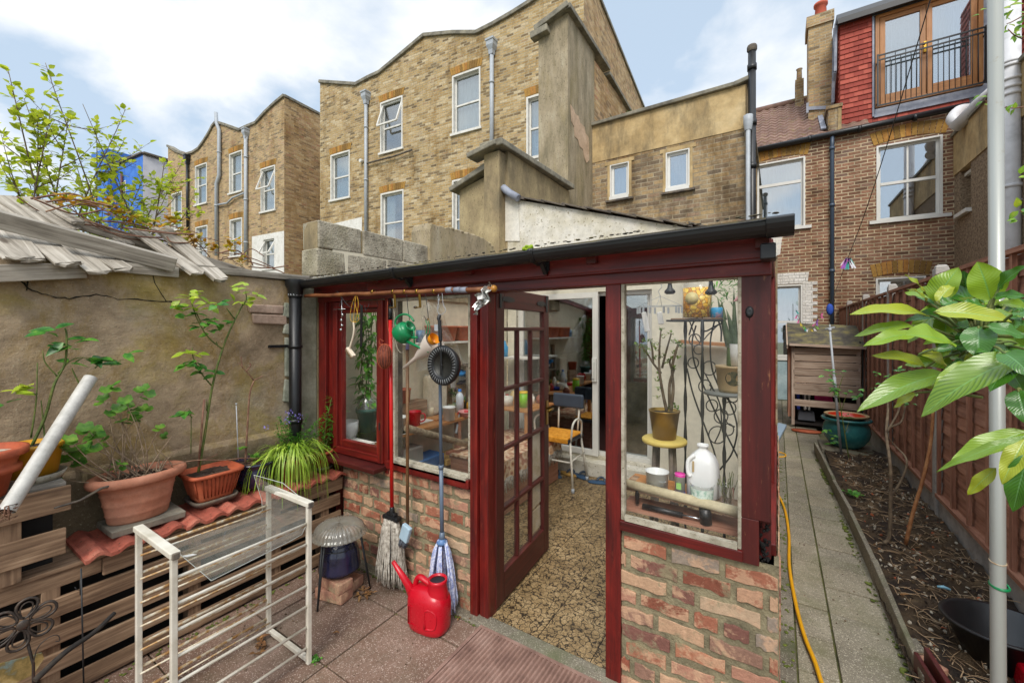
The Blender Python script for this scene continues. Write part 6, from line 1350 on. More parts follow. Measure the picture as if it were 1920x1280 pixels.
def wirehook(pts,lab,mat='blackiron',r=.0022,name='hook'):
    mb=MB(); mb.tube(curve([hp(*p) for p in pts],6),r,5); return single(mb,name,M[mat],lab,'hook','hooks on the bamboo pole')
wirehook([(631,545),(637,552),(640,560),(636,575)],'thin wire hook holding the shiny clips, leftmost on the pole')
wirehook([(640,556),(652,572),(664,578),(662,566)],'bent wire hook between the shiny clips and the dish brush')
wirehook([(676,600),(678,580),(674,568)],'forked wire hook just left of the black strap')
wirehook([(684,572),(686,582),(692,570)],'tiny forked wire hook right of the black strap')
wirehook([(762,545),(765,580),(768,600)],'straight thin wire behind the green can handle')
wirehook([(797,541),(799,560),(803,595),(800,600),(795,592)],'long wire hook above the white funnel')
wirehook([(800,600),(803,597),(806,606)],'lower twist of green cord hook above the funnel','brass')
def bracket(px,lab):
    mb=MB(); a=hp(px,546); b=hp(px+2,576); mb.beam(a,b,.018,.006,up=Yv); mb.beam(b,hp(px-8,577),.006,.02,up=Yv); return single(mb,'brass_bracket',M['brass'],lab,'bracket','brass brackets',bevel=.002)
bracket(739,'brass angle bracket above the red mop handle'); bk_=bracket(786,'brass angle bracket with black knob, right of the green watering can')
mb=MB(); mb.ball(hp(779,576),.011,10,(1.3,1,.8)); mb.build('knob',M['black'],bk_)
# shiny clips
mb=MB()
for k,(px,py) in enumerate(((641,580),(642,590),(640,600),(641,610),(639,618))): mb.ball(hp(px,py),.011,8,(1,.7,.9))
mb.tube([hp(641,562),hp(640,620)],.002,5); mb.tube([hp(625,580),hp(648,579)],.002,5); single(mb,'clip_string',plain('shiny_steel','b9bbbd',.2,.9),'string of small shiny metal clips hanging at the left of the window','clips')
# dish brush
ds=thing('dish_brush','cream plastic dish brush hanging by yellow string before the casement window','brush',hp(663,600))
mb=MB(); mb.tube(curve([hp(x,y) for x,y in ((663,604),(664,618),(662,632),(656,652))],5),[.006,.0065],8,sx=1.3); mb.beam(hp(652,652),hp(664,668),.026,.016,up=(.5,-.2,.6)); mb.build('handle',plain('cream_plastic','d6c9b4',.5),ds,bevel=.002)
mb=MB()
for k in range(60): t_=random.random(); p=hp(651,654).lerp(hp(662,668),t_)+V(rr(-.004,.004),rr(-.012,.012),0); mb.tube([p,p+V(-.010+rr(-.003,.003),rr(-.003,.003),-.020)],.0011,3)
mb.build('bristles',plain('tan_bristle','a8916e',.8),ds)
mb=MB()
for off in (-3,3): mb.tube(curve([hp(x,y) for x,y in ((668,549),(662+off,575),(660+off,598),(665,604),(670-off,598),(669+off,570),(668,550))],4),.002,4)
mb.build('string',plain('yellow_string','c99a2c',.8),ds)
mb=MB(); mb.beam(hp(678,572),hp(677,650),.022,.006,up=Yv); single(mb,'black_strap',M['black'],'black rubber strap hanging straight in front of the casement window','strap',bevel=.002)
# brown pot/coconut
cn=thing('hanging_net_ball','oval rust brown netted ball hung beside the red mop handle','ball',hp(721,668)); cc0=hp(721,668)
mb=MB(); mb.ball(cc0,.062,20,(.78,.7,1.28)); mb.build('ball',mott('rusty_brown_husk',['3f1d16','6a3428','8f5440'],22,.8,.6,90,.01),cn)
mb=MB()
for k in range(8): a=R(k*22.5); mb.tube([cc0+V(math.cos(a)*math.sin(q)*.051,math.sin(a)*math.sin(q)*.046,math.cos(q)*.082) for q in [math.pi*x/10 for x in range(21)]],.0013,4)
mb.tube(curve([hp(x,y) for x,y in ((720,640),(712,636),(713,645),(728,646),(731,638),(726,600),(727,565))],4),.0016,4); mb.build('netting',M['terra2'],cn)
# cord ring
mb=MB(); mb.tube(curve([hp(x,y,1.80) for x,y in ((737,560),(739,580),(741,610),(742,640),(748,658),(756,660),(761,645),(759,620))],5),.0025,5); single(mb,'cord_loop',M['beading'],'pale grey cord loop hanging below the green watering can','cord')
# green watering can
M['greenpl']=plain('glossy_green_plastic','0d7a48',.3,var=.08)
wc_=thing('watering_can','small glossy green watering can hung tilted from the pole','watering can',hp(762,618)); cg=hp(760,620,1.76)
ax=(hp(778,602,1.76)-hp(745,632,1.76)).normalized(); up_=V(0,-1,0); qz=ax; qx=ax.cross(V(0,-1,0)).normalized(); qy=qz.cross(qx); MX=Matrix((qx,qy,qz)).transposed()
mb=MB(); mb.lathe([(.001,-.055),(.058,-.055),(.062,-.048),(.060,.0),(.054,.018),(.05,.02),(.034,.028),(.033,.052),(.037,.055),(.028,.055),(.027,.03),(.001,.03)],cg,28,M=MX); mb.build('body',M['greenpl'],wc_)
mb=MB(); mb.tube(curve([hp(x,y,1.755) for x,y in ((746,618),(741,605),(746,594),(757,589),(768,592),(776,602))],5),.0065,8); mb.build('handle',M['greenpl'],wc_)
mb=MB(); mb.tube([hp(757,637,1.76),hp(780,648,1.76),hp(804,660,1.76)],[.011,.0075,.005],10); mb.tube([hp(776,614,1.76),hp(777,646,1.76)],.0045,8); mb.tube([hp(772,633,1.76),hp(782,632,1.76)],.007,8); mb.build('spout',M['greenpl'],wc_)
# funnel
fn_=thing('funnel','translucent white plastic funnel hanging mouth up with an orange cup inside','funnel',hp(795,655)); A0=hp(816,640,1.80); A1=hp(757,690,1.80); d=(A1-A0).normalized(); qx=d.cross(V(0,-1,0)).normalized(); MX=Matrix((qx,d.cross(qx),d)).transposed(); L=(A1-A0).length
t=NT('milky_plastic'); t.b.inputs['Alpha'].default_value=.82; M['milky']=t.fin('ddd0c4',.35)
mb=MB(); mb.lathe([(.068,0),(.066,.03),(.045,.09),(.020,L*.55),(.013,L*.6),(.009,L),(.008,L),(.012,L*.6),(.04,.09),(.064,.02)],A0,28,M=MX); mb.build('cone',M['milky'],fn_)
mb=MB(); mb.lathe([(.036,-.03),(.03,.0),(.02,.01),(.001,.01)],A0+V(.0,-.03,.0)+V(0,0,.005),20,M=MX); mb.build('orange_cup',plain('orange_plastic','d98a12',.4),fn_)
mb=MB(); mb.tube(curve([hp(x,y) for x,y in ((798,600),(802,612),(799,626),(804,628),(806,614),(803,602))],4),.003,5); mb.build('green_cord',M['greenpl'],fn_)
# black pan
pn=thing('frying_pan','round black slotted pan with grey mesh centre hanging by its long handle','pan',hp(830,685)); pc=hp(830,685,1.76); MX=Matrix.Rotation(R(90),3,'X')
mb=MB(); mb.lathe([(.066,-.004),(.069,.004),(.078,.006),(.106,.012),(.112,.006),(.115,-.004),(.107,-.03),(.05,-.034),(.001,-.034),(.001,-.030),(.05,-.030)],pc,48,M=MX); mb.build('pan',M['black'],pn)
mb=MB()
for k in range(36):
    a=R(k*10+5); w_=.0032; ra,rb=.080,.104
    if 20<=(k*10)%360<=200 and False: continue
    u=V(math.cos(a),0,math.sin(a)); v_=V(-math.sin(a),0,math.cos(a)); Y0=V(0,-.0125,0); mb.tube([pc+u*ra+Y0+V(0,.004,0),pc+u*rb+Y0+v_*.004],w_*.7,4)
mb.build('slots',plain('slot_highlight','7d7f80',.35),pn)
mb=MB(); mb.lathe([(.001,-.002),(.067,-.002),(.067,.0)],pc,32,M=MX); 
t=NT('grey_mesh'); v=t.co(); w1_=t.n('ShaderNodeTexChecker',{'Vector':v,'Scale':420.,'Color1':c('101111'),'Color2':c('46453f')}).outputs[0]; M['mesh']=t.fin(w1_,.5,.4); mb.build('mesh_centre',M['mesh'],pn)
mb=MB(); mb.beam(pc+V(0,-.012,-.055),hp(826,628,1.755),.014,.006,up=Yv); mb.beam(hp(826,640,1.75),hp(824,600,1.77),.021,.012,up=Yv); mb.tube([pc+V(0,-.014,0),pc+V(0,-.006,0)],.008,10); mb.tube([hp(822,600,1.77),hp(824,590,1.78)],.011,8); mb.build('handle',M['black'],pn,bevel=.003)
mb=MB(); 
for k in range(7): z=.012*k; p=hp(822,552)+V(0,0,-z-.005); mb.tube([p+V(math.cos(q)*.004*(k%2)+math.cos(q)*.001,math.sin(q)*.004*(1-k%2),math.sin(q)*.008) for q in [x*math.pi/4 for x in range(9)]],.0013,4)
mb.build('chain',M['grey_pipe'],pn)
mb=MB(); mb.tube(curve([hp(x,y) for x,y in ((829,548),(831,570),(836,582),(826,590),(820,580),(824,560))],4),.0018,5); single(mb,'hook',M['grey_pipe'],'double wire loop hook holding the black pan','hook','hooks on the bamboo pole')
mb=MB(); mb.box(hp(812,620).x,1.80,hp(812,620).z,hp(821,608).x,1.812,hp(821,608).z); single(mb,'metal_tag',M['grey_pipe'],'small square grey metal tag beside the pan handle','tag')
# ================================================================ INSIDE: LEFT SIDE (bench, shelf)
iX=-3.07
def shelfboard(nm,lab,x0,x1,y0,y1,z,mat,th=.02):
    mb=MB(); mb.beam(((x0+x1)/2,y0,z),((x0+x1)/2,y1,z),x1-x0,th); return single(mb,nm,M[mat],lab,'shelf',bevel=.003)
shelfboard('shelf','pale wall shelf holding three terracotta troughs inside the lean-to',-3.065,-2.85,2.75,4.2,1.56,'whitewin')
def trough(y0,y1,z,lab,x=-2.95):
    mb=MB(); P=[]; cy=(y0+y1)/2; mb.lathe([(.001,0),(.85,0),(1,.14),(1.05,.142),(1.05,.16),(.96,.16),(.93,.13),(.001,.13)],(x,cy,z),48,sx=.075,sy=(y1-y0)/2,pw=.3); single(mb,'trough',M['terra2'],lab,'planter','terracotta troughs on the shelf')
trough(3.05,3.42,1.575,'terracotta trough at the left end of the indoor shelf'); trough(3.46,3.85,1.575,'terracotta trough in the middle of the indoor shelf, behind the pan'); trough(3.90,4.15,1.575,'terracotta trough at the right end of the indoor shelf')
wb=thing('work_bench','orange topped wooden bench along the inside left wall crowded with pots','bench',(-2.85,3.2,0))
mb=MB(); mb.beam((-2.86,2.15,.80),(-2.86,4.3,.80),.40,.03); mb.build('top',M['oak'],wb,bevel=.004)
for y in (2.3,3.2,4.2):
    mb=MB(); mb.beam((-2.70,y,0),(-2.70,y,.785),.05,.05,up=Yv); mb.build('leg',M['fencewood'],wb)
mb=MB(); mb.beam((-2.86,2.15,.32),(-2.86,4.3,.32),.36,.02); mb.build('lower_shelf',M['pallet'],wb)
mb=MB(); mb.tube([onX(762,802,-2.58),onX(884,835,-2.58)],.030,12); single(mb,'log_pole',mott('knobbly_bark',['6b5c48','8f7f66','b0a086'],22,.9,.7,70,.01),'thick knobbly bark covered pole along the front of the bench','log')
BZ=.815
def at(px,py,X): p=onX(px,py,X); return p
def obj1(mb,nm,mat,lab,cat,**k): return single(mb,nm,M[mat] if isinstance(mat,str) else mat,lab,cat,**k)
# bench things by picture position, standing on the bench top
def foot(px,py): p=onZ(px,py,BZ); return p
f=onX(777,787,-2.82); f.z=BZ
jg=thing('jug','bright red plastic measuring jug on the indoor bench','jug',f)
mb=MB(); mb.lathe([(.001,0),(.05,0),(.062,.125),(.066,.13),(.06,.13),(.05,.01),(.001,.01)],f,28); mb.build('body',M['redpl'],jg); mb=MB(); q=f+RT*.06; mb.tube(curve([q+V(0,0,.11),q+RT*.035+V(0,0,.10),q+RT*.035+V(0,0,.05),q+V(-.005,0,.03)],5),.007,8); mb.build('handle',M['redpl'],jg)
def cyl(px,X,py_b,r,h,nm,mat,lab,cat='pot',taper=1.1,z=None,prof=None,n=28):
    f=onX(px,py_b,X); f.z=BZ if z is None else z
    mb=MB(); mb.lathe(prof or [(.001,0),(r,0),(r*taper,h),(r*taper+.004,h),(r*taper+.004,h-.012),(r*taper-.006,h-.012),(r*.96,.01),(.001,.01)],f,n); return obj1(mb,nm,mat,lab,cat),f
M['cloudy']=plain('cloudy_plastic','d7d9d6',.3,var=.05); M['bottle']=plain('bluish_white_bottle','c9d3da',.3,var=.05)
bt=lambda r,h:[(.001,0),(r,0),(r,h*.68),(r*.8,h*.8),(r*.38,h*.88),(r*.38,h*.93)]
o,f=cyl(862,-2.85,785,.040,.22,'bottle','bottle','white plastic bottle with blue cap on the indoor bench','bottle',prof=bt(.042,.24)); mb=MB(); mb.lathe([(.019,.222),(.019,.247),(.001,.248)],f,16); cp=mb.build('cap',plain('blue_cap','2f6fc0',.4),o); 
cyl(748,-2.80,795,.06,.12,'tub','cloudy','cloudy white tub left of the red jug','tub'); cyl(842,-2.70,812,.055,.13,'tub','cloudy','cloudy measuring tub in front of the blue capped bottle','tub')
cyl(874,-2.68,822,.06,.05,'bowl',plain('pink_plastic','c98a88',.5),'shallow pink bowl at the right of the bench','bowl',1.3)
cyl(851,-2.95,770,.05,.08,'plant_pot',plain('pale_green_pot','9fb089',.5),'pale pot with purple flowers behind the bottle','plant pot')
mb=MB(); q=onX(851,735,-2.95)
for _ in range(60): mb.leaf(q+V(rr(-.05,.05),rr(-.05,.05),rr(-.05,.02)),(rr(-1,1),rr(-1,1),rr(0,1)),(0,0,1),.05,.02,.2)
obj1(mb,'potted_flowers',leafmat('purple_and_green_posy',['7a4a86','486e30','6d9442']),'bunch of purple flowers standing behind the blue capped bottle','flowers')
cyl(862,-2.98,765,.05,.09,'plant_pot',plain('yellow_pot','cfa224',.5),'yellow pot behind the blue capped bottle','plant pot')
mb=MB(); q=foot(795,790); mb.box(q.x-.10,q.y-.10,BZ+.001,q.x+.05,q.y+.1,BZ+.008); obj1(mb,'papers','whitewin','sheet of white paper beside the red jug','paper')
mb=MB(); q=foot(820,785); mb.box(q.x-.09,q.y-.08,BZ+.001,q.x+.06,q.y+.1,BZ+.014); obj1(mb,'board','oak','orange wooden board lying right of the red jug','board')
f=onX(872,790,-2.75); mb=MB(); mb.ball(V(f.x,f.y,BZ+.025),.035,12,(1.5,1,.7)); mb.ball(V(f.x,f.y-.09,BZ+.02),.025,10,(1.,1,.7)); obj1(mb,'trowel_grip','redpl','red plastic trowel grip lying beside the bottle','trowel')
mb=MB(); a=onX(855,812,-2.66); b=onX(862,772,-2.72); mb.tube([a,b],[.012,.006],8); obj1(mb,'dibber','grey_pipe','grey metal tool leaning by the bottle','tool')
mb=MB(); mb.box(-3.05,2.72,BZ+.001,-2.92,3.0,BZ+.19); obj1(mb,'carton','cotton' and 'pallet','plain brown carton on the bench under the dull red pot','box',bevel=.005)
cyl(756,-2.985,740,.062,.13,'plant_pot','terra2','dull red round pot on the brown carton at the back of the bench','plant pot',1.15,z=BZ+.192)
# standing items behind
mb=MB(); q=onX(812,770,-3.0); mb.box(-3.05,q.y-.12,BZ,-2.93,q.y+.16,BZ+.42,.01); obj1(mb,'paper_sack',mott('pale_paper_sack',['b3a78f','cdc3ae','ded6c6'],4,.9,.3,20),'pale creased paper sack standing against the inside wall','sack',bevel=.03)
mb=MB(); q=onX(832,770,-3.0); mb.beam((-3.0,q.y+.1,BZ),(-3.04,q.y+.05,1.45),.08,.02,up=(1,0,0)); obj1(mb,'cardboard_tube','pallet','brown upright board beside the paper sack','board')
mb=MB(); q=onX(870,700,-2.98)
for k in range(9): mb.ball(V(q.x+rr(-.05,.05),q.y+rr(-.08,.08),q.z+rr(-.05,.03)),rr(.03,.05),8,(1,1.1,.6))
obj1(mb,'blue_cloth',plain('bright_blue_cloth','2a7fc0',.8),'crumpled bright blue cloth above the bottle','cloth')
mb=MB()
for k in range(8): q=onX(870+rr(-12,14),722+rr(-8,8),-3.0); mb.ball(q,rr(.025,.05),8,(.8,1.2,.6))
obj1(mb,'dark_bundle',plain('dark_bundle','3a3a44',.8),'dark crumpled bundle below the blue cloth','bundle')
mb=MB(); mb.tube([(-2.9,3.6,BZ),(-2.9,3.6,1.28)],.02,6); mb.box(-3.04,3.6,1.08,-2.86,4.2,1.10); mb.box(-3.04,3.6,1.28,-2.86,4.2,1.30); mb.box(-3.04,4.18,BZ,-2.86,4.2,1.3); obj1(mb,'wire_shelf','slate','dark low shelf unit standing on the far end of the bench','shelf')
# plastic film
t=NT('clear_film'); tr=t.n('ShaderNodeBsdfTransparent',{0:(.97,.97,.97,1)}); gl=t.n('ShaderNodeBsdfGlossy',{'Roughness':.15}); df=t.n('ShaderNodeBsdfDiffuse',{0:c('dcdad2')}); m1=t.n('ShaderNodeMixShader',{0:.18,1:tr.outputs[0],2:gl.outputs[0]}); m2=t.n('ShaderNodeMixShader',{0:.16,1:m1.outputs[0],2:df.outputs[0]}); t.l(m2.outputs[0],t.o.inputs[0]); M['film']=t.m
mb=MB(); n=18; O=onX(842,560,-2.7)
for a in range(n+1):
    for b in range(n+1): u,v=a/n,b/n; mb.v.append(V(-2.72+.05*noise.noise(V(u*6,v*4,2))-.12*v,2.75+.75*u*(.25+.75*v)+.0,1.93-.62*v+.03*noise.noise(V(u*5,v*5,9))))
for a in range(n):
    for b in range(n): k=a*(n+1)+b; mb.f.append((k,k+n+1,k+n+2,k+1)); mb.sm.append(False)
obj1(mb,'plastic_film','film','creased clear plastic film draped over the terracotta troughs','plastic film')
# under the bench
for k,(px,py,sz,cl,lab) in enumerate(((800,850,(.12,.16,.12),'3d6aa0','blue crate under the bench'),(850,862,(.14,.2,.07),'c9a25e','tan tray under the bench'),(872,858,(.08,.12,.12),'d8c9a0','cream box under the bench, right end'),(770,860,(.1,.1,.2),'8f8f88','grey box under the bench, left end'),(825,868,(.15,.1,.04),'5a4434','brown board scraps under the bench'))):
    p=onX(px,py,-2.75); mb=MB(); mb.box(p.x-sz[0],p.y-sz[1],.335,p.x+sz[0]*.6,p.y+sz[1],.335+sz[2]*1.6,.006); obj1(mb,'storage_box',plain('box_%s'%cl,cl,.7),lab,'box',bevel=.01)
# rug-covered low table behind the door
tb=thing('covered_table','low table covered by a fringed patterned rug, seen through the open door glass','table',(-2.55,3.6,0))
mb=MB(); mb.box(-2.68,3.05,.02,-2.08,4.2,.49); mb.build('base',M['fencewood'],tb)
rg=MB(); n=20
rg.box(-2.70,3.02,.49,-2.06,4.22,.515)
for a in range(40): y0=3.02+1.2*a/40; y1=y0+.03; rg.face([(-2.055+.01*math.sin(a),y0,.51),(-2.055+.01*math.sin(a+1),y1,.51),(-2.045+.012*math.sin(a+2),y1,.36),(-2.045+.012*math.sin(a+1),y0,.36)],True)
t=NT('patterned_rug'); v=t.co(); ck=t.n('ShaderNodeTexVoronoi',{'Vector':v,'Scale':14.}).outputs['Distance']; M['rug']=t.fin(t.ramp(ck,[(.1,'8a4a34'),(.3,'c9a07a'),(.5,'d8bfa0'),(.7,'a5684c')]),.95); rg.build('rug',M['rug'],tb)
fr=MB()
for a in range(150): y=3.02+1.2*a/150; fr.tube([(-2.045,y,.37),(-2.035+rr(-.01,.01),y+rr(-.01,.01),.26+rr(-.02,.02))],.003,3)
fr.build('fringe',M['cotton'],tb)
mb=MB(); mb.box(-2.75,3.75,.815-.0,-2.2,4.4,.83); mb.beam((-2.72,3.8,.52),(-2.72,3.8,.81),.04,.04,up=Yv); mb.beam((-2.25,3.8,.52),(-2.25,3.8,.81),.04,.04,up=Yv); obj1(mb,'side_bench','oak','orange wooden shelf top behind the open door','shelf')
for px,py,r,h,cl,nm,lab in ((981,775,.045,.16,'7fbf1e','tumbler','lime green plastic beaker with yellow lid behind the door glass'),(940,790,.10,.05,'2244a8','tray','blue shallow tray behind the open door glass'),(950,770,.07,.10,'c9c5ba','tub','pale plastic tub behind the open door glass')):
    p=onY(px,py,3.95); p.z=.831; mb=MB(); mb.lathe([(.001,0),(r,0),(r*1.08,h),(r*1.0,h),(.9*r,.01),(.001,.01)],p,24); o=obj1(mb,nm,plain('pl_'+cl,cl,.4),lab,nm)
    if r==.045: mb=MB(); mb.lathe([(.051,h-.001),(.051,h+.018),(.001,h+.018)],p,24); mb.build('lid',plain('yellow_lid','d9b21e',.4),o)
p=onY(945,690,4.2); mb=MB(); mb.box(-2.95,4.3,1.33,-2.5,4.6,1.35); obj1(mb,'small_shelf','whitewin','small white shelf near the ceiling corner behind the door','shelf'); 
mb=MB(); mb.lathe([(.001,0),(.05,0),(.055,.12),(.03,.16),(.02,.2),(.001,.2)],onY(945,650,4.4)*1.0,16); q=mb.v[0].z; 
for v_ in mb.v: v_.z+=1.351-q
obj1(mb,'spray_bottle',plain('cyan_plastic','2e8fc4',.4),'cyan plastic bottle on the small white shelf','bottle')
# hanging plant in green pot behind casement
pg=thing('plant_pot','dark green tapered pot on a white tray behind the casement window','plant pot',V(-2.78,2.42,.80)); q=V(-2.94,2.30,.83)
mb=MB(); mb.lathe([(.001,0),(.062,0),(.085,.17),(.094,.172),(.094,.20),(.084,.20),(.001,.18)],q,12); mb.build('pot',plain('dark_green_plastic','2f5a50',.5),pg); mb=MB(); mb.lathe([(.085,.20),(.08,.27),(.05,.3)],q,20); mb.build('film_wrap',M['film'],pg)
mb=MB(); mb.box(-3.05,2.06,.80,-2.66,2.55,.815); obj1(mb,'tray','whitewin','white tray under the dark green pot','tray')
mb=MB(); mb.lathe([(.001,0),(.075,0),(.085,.13),(.075,.13),(.001,.02)],V(-2.97,2.13,.816),24); obj1(mb,'tub','cloudy','cloudy tub on the white tray behind the casement window','tub')
g=thing('climbing_plant','tall leafy green climbing plant in the dark green pot behind the casement window','plant',q+V(0,0,.2)); lf=MB(); st=MB()
for s in range(7):
    P=curve([q+V(rr(-.02,.02),rr(-.02,.02),.2),q+V(rr(-.06,.06),rr(-.05,.05),.5),q+V(rr(-.06,.08),rr(-.05,.05),.8),q+V(rr(-.08,.10),rr(-.04,.04),1.08)],6); st.tube(P,.004,5)
    for k in range(30): i=random.randint(1,len(P)-1); d=V(rr(-1,1),rr(-1,.2),rr(-.6,.3)); lf.leaf(P[i]+d*.03,d,(0,-.3,1),rr(.06,.10),rr(.03,.045),.4,4,.1)
st.build('stems',M['rosestem'],g); lf.build('leaves',leafmat('glossy_house_leaf',['2f6a20','4f9030','86b84a'],trans=.25,rough=.3),g)
mb=MB(); mb.box(-2.36,2.08,.9,-2.33,2.09,1.86); mb.box(-2.42,2.1,1.4,-2.40,2.11,1.86); obj1(mb,'net_curtain','curtain','pale blind slats hanging behind the right edge of the casement','blind')
# ================================================================ CHAIR, SHOES
chx=thing('perching_stool','metal framed perching stool with grey backrest and orange towel on the seat','stool',(-2.05,4.2,0)); S_=V(-2.03,4.15,0)
M['chrome']=mott('cream_tube_metal',['b5aea0','cfc9bc','ded9ce'],10,.3,.03,60)
for x,y,dx,dy in ((-.17,-.17,-.05,-.05),(.19,-.15,.06,-.06),(-.15,.17,-.04,.06),(.17,.17,.06,.05)):
    mb=MB(); mb.tube([S_+V(x,y,.52),S_+V(x+dx,y+dy,.03)],.0125,10); lg=mb.build('leg',M['chrome'],chx); mb=MB(); mb.tube([S_+V(x+dx*.95,y+dy*.95,.05),S_+V(x+dx,y+dy,.005)],.017,10); mb.build('rubber_foot',M['grey_pipe'],lg)
mb=MB(); mb.tube([S_+V(-.19,-.18,.3),S_+V(.22,-.17,.3)],.009,8); mb.tube([S_+V(.22,-.17,.32),S_+V(.2,.2,.32)],.009,8); mb.build('stretcher',M['chrome'],chx)
mb=MB(); mb.box(S_.x-.21,S_.y-.2,.50,S_.x+.2,S_.y+.2,.54); mb.build('seat',plain('dark_vinyl','22262e',.5),chx,bevel=.015)
mb=MB(); mb.box(S_.x-.20,S_.y-.205,.541,S_.x+.19,S_.y+.18,.556,.004); mb.box(S_.x-.2,S_.y-.215,.50,S_.x+.19,S_.y-.203,.556,.003); mb.build('towel',mott('orange_towel',['b8741a','d9922a','e6aa48'],30,.98,.5,150),chx,bevel=.006)
for s_ in (-1,1):
    mb=MB(); mb.tube(curve([S_+V(s_*.20,.12,.52),S_+V(s_*.22,.08,.68),S_+V(s_*.23,-.05,.74),S_+V(s_*.23,-.17,.70),S_+V(s_*.21,-.17,.53)],5),.011,8); mb.build('armrest',M['chrome'],chx)
    mb=MB(); mb.tube([S_+V(s_*.12,.2,.52),S_+V(s_*.13,.24,.86)],.011,8); mb.build('back_post',M['chrome'],chx)
mb=MB(); mb.box(S_.x-.19,S_.y+.19,.80,S_.x+.19,S_.y+.235,.96); mb.build('backrest',plain('slate_vinyl','3a4452',.5),chx,bevel=.04,seg=4)
for k,(x,y,cl,lab) in enumerate(((-1.90,4.42,'34506e','blue slipper below the right front of the perching stool'),(-1.66,4.36,'34506e','blue sandal pointing at the sliding door sill'),(-2.18,4.3,'3f5468','dark blue slipper with straw sole beneath the stool'),(-2.05,4.42,'b08a4a','straw sandal beneath the stool'))):
    mb=MB(); mb.lathe([(.001,0),(1,0),(1.02,.5),(.9,.9),(.001,1)],(x,y,.006),20,sx=.12,sy=.048,rot=rr(-.5,.5),M=Matrix.Diagonal(V(1,1,.02))); o=obj1(mb,'slipper',plain('shoe'+cl+str(k),cl,.8),lab,'shoe')
    mb=MB(); mb.tube([(x+.02+.045*math.cos(q),y+.045*math.sin(q),.02+.04*math.sin(q)) for q in [math.pi*z/8 for z in range(9)]],.012,6); mb.build('strap',M['bluepipe'],o)
# ================================================================ RIGHT WINDOW DISPLAY
IY=2.2
# ledge board + roll
mb=MB(); mb.beam(V(-.66,2.16,.90),V(-.12,2.13,.885),.17,.022); obj1(mb,'window_shelf','pallet','thick wooden shelf board inside the right hand window','shelf',bevel=.003)
mb=MB(); mb.tube([V(-.66,2.075,.922),V(-.13,2.055,.902)],.022,14); obj1(mb,'paper_roll',mott('printed_cream_roll',['9c9070','b8ac8c','cbc1a2'],8,.8,.2,40),'cream printed paper roll along the front of the window shelf','roll')
SZ=.905
def std(px,Y,r,h,nm,mat,lab,cat,prof=None,taper=1.1,z=SZ,n=32,**k):
    f=onY(px,700,Y); f.z=z; mb=MB(); mb.lathe(prof or [(.001,0),(r,0),(r*taper,h),(r*taper+.003,h),(r*taper-.003,h-.002),(r*.96,.004),(.001,.004)],f,n,**k); return obj1(mb,nm,mat,lab,cat),f
M['clearpl']=glass('clear_plastic',refl=.7,dirt=.30)
std(1232,2.13,.050,.088,'tub','cloudy','clear round tub at the left end of the window shelf','tub')
std(1238,2.11,.024,.05,'pill_jar','cloudy','small white lidded jar inside the window shelf row','jar')
o,f=std(1275,2.12,.022,.098,'box','upvc','slim white and pink carton between tub and milk jug','carton',taper=1.05)
for z0,z1,cl in ((.088,.1,'d62a9a'),(.0,.014,'3a2f8a')): mb=MB(); mb.lathe([(.0245,z0),(.0245,z1),(.001,z1)],f,24); mb.build('band',plain('carton_'+cl,cl,.5),o)
mb=MB(); mb.box(f.x-.012,f.y-.0255,SZ+.03,f.x+.010,f.y-.0235,SZ+.06); mb.build('printed_label',plain('label_green','8fbf6a',.5),o)
mj=thing('milk_jug','large translucent white plastic milk jug with moulded handle on the window shelf','jug',onY(1318,700,2.16)); f=onY(1318,700,2.165); f.z=SZ
mb=MB(); mb.lathe([(.001,0),(.060,0),(.066,.006),(.068,.11),(.064,.155),(.050,.19),(.028,.212),(.019,.222),(.019,.232),(.024,.234),(.024,.244),(.018,.245),(.016,.235)],f,40,sx=1.05,sy=.95,pw=.6); mb.build('body',M['milky2'] if 'milky2' in M else plain('milky_polythene','dfe0de',.4,var=.03),mj)
mb=MB(); mb.tube(curve([f+V(-.03,-.052,.20),f+V(-.056,-.058,.17),f+V(-.056,-.062,.12),f+V(-.045,-.064,.10)],5),.009,8,sx=.8); mb.build('handle',plain('milky_polythene2','e6e6e3',.4,var=.03),mj)
mb=MB(); mb.beam(f+V(-.033,-.0655,.175),f+V(-.033,-.068,.125),.009,.002,up=Yv); mb.build('handle_gap',M['ochre'],mj)
o,f=std(1316,2.10,.046,.078,'tub','clearpl','clear tub printed green with a yellowish dip, in front of the milk jug','tub',taper=1.12)
mb=MB(); mb.lathe([(.048,.012),(.051,.062)],f,32); mb.build('printed_band',mott('green_print',['3f8f78','c8d8cc','e0e4dc'],60,.5,0,60),o); mb=MB(); mb.lathe([(.043,.004),(.043,.025),(.001,.025)],f,24); mb.build('contents',M['whiter'],o)
o,f=std(1362,2.12,.032,.085,'glass_jar','clearpl','clear glass jar of thin green stalks at the right end of the shelf','jar',taper=1.0)
mb=MB()
for k in range(16): mb.tube([f+V(rr(-.02,.02),rr(-.02,.02),.004),f+V(rr(-.05,.05),rr(-.03,.03),rr(.09,.15))],.0013,4)
mb.build('stalks',M['rosestem'],o)
mb=MB(); q=V(-.50,2.2,SZ+.002); mb.beam(V(-.66,2.22,SZ-.0),V(-.3,2.2,SZ-.0),.12,.01); obj1(mb,'chopping_board','oak','orange board lying behind the tubs on the window shelf','board')
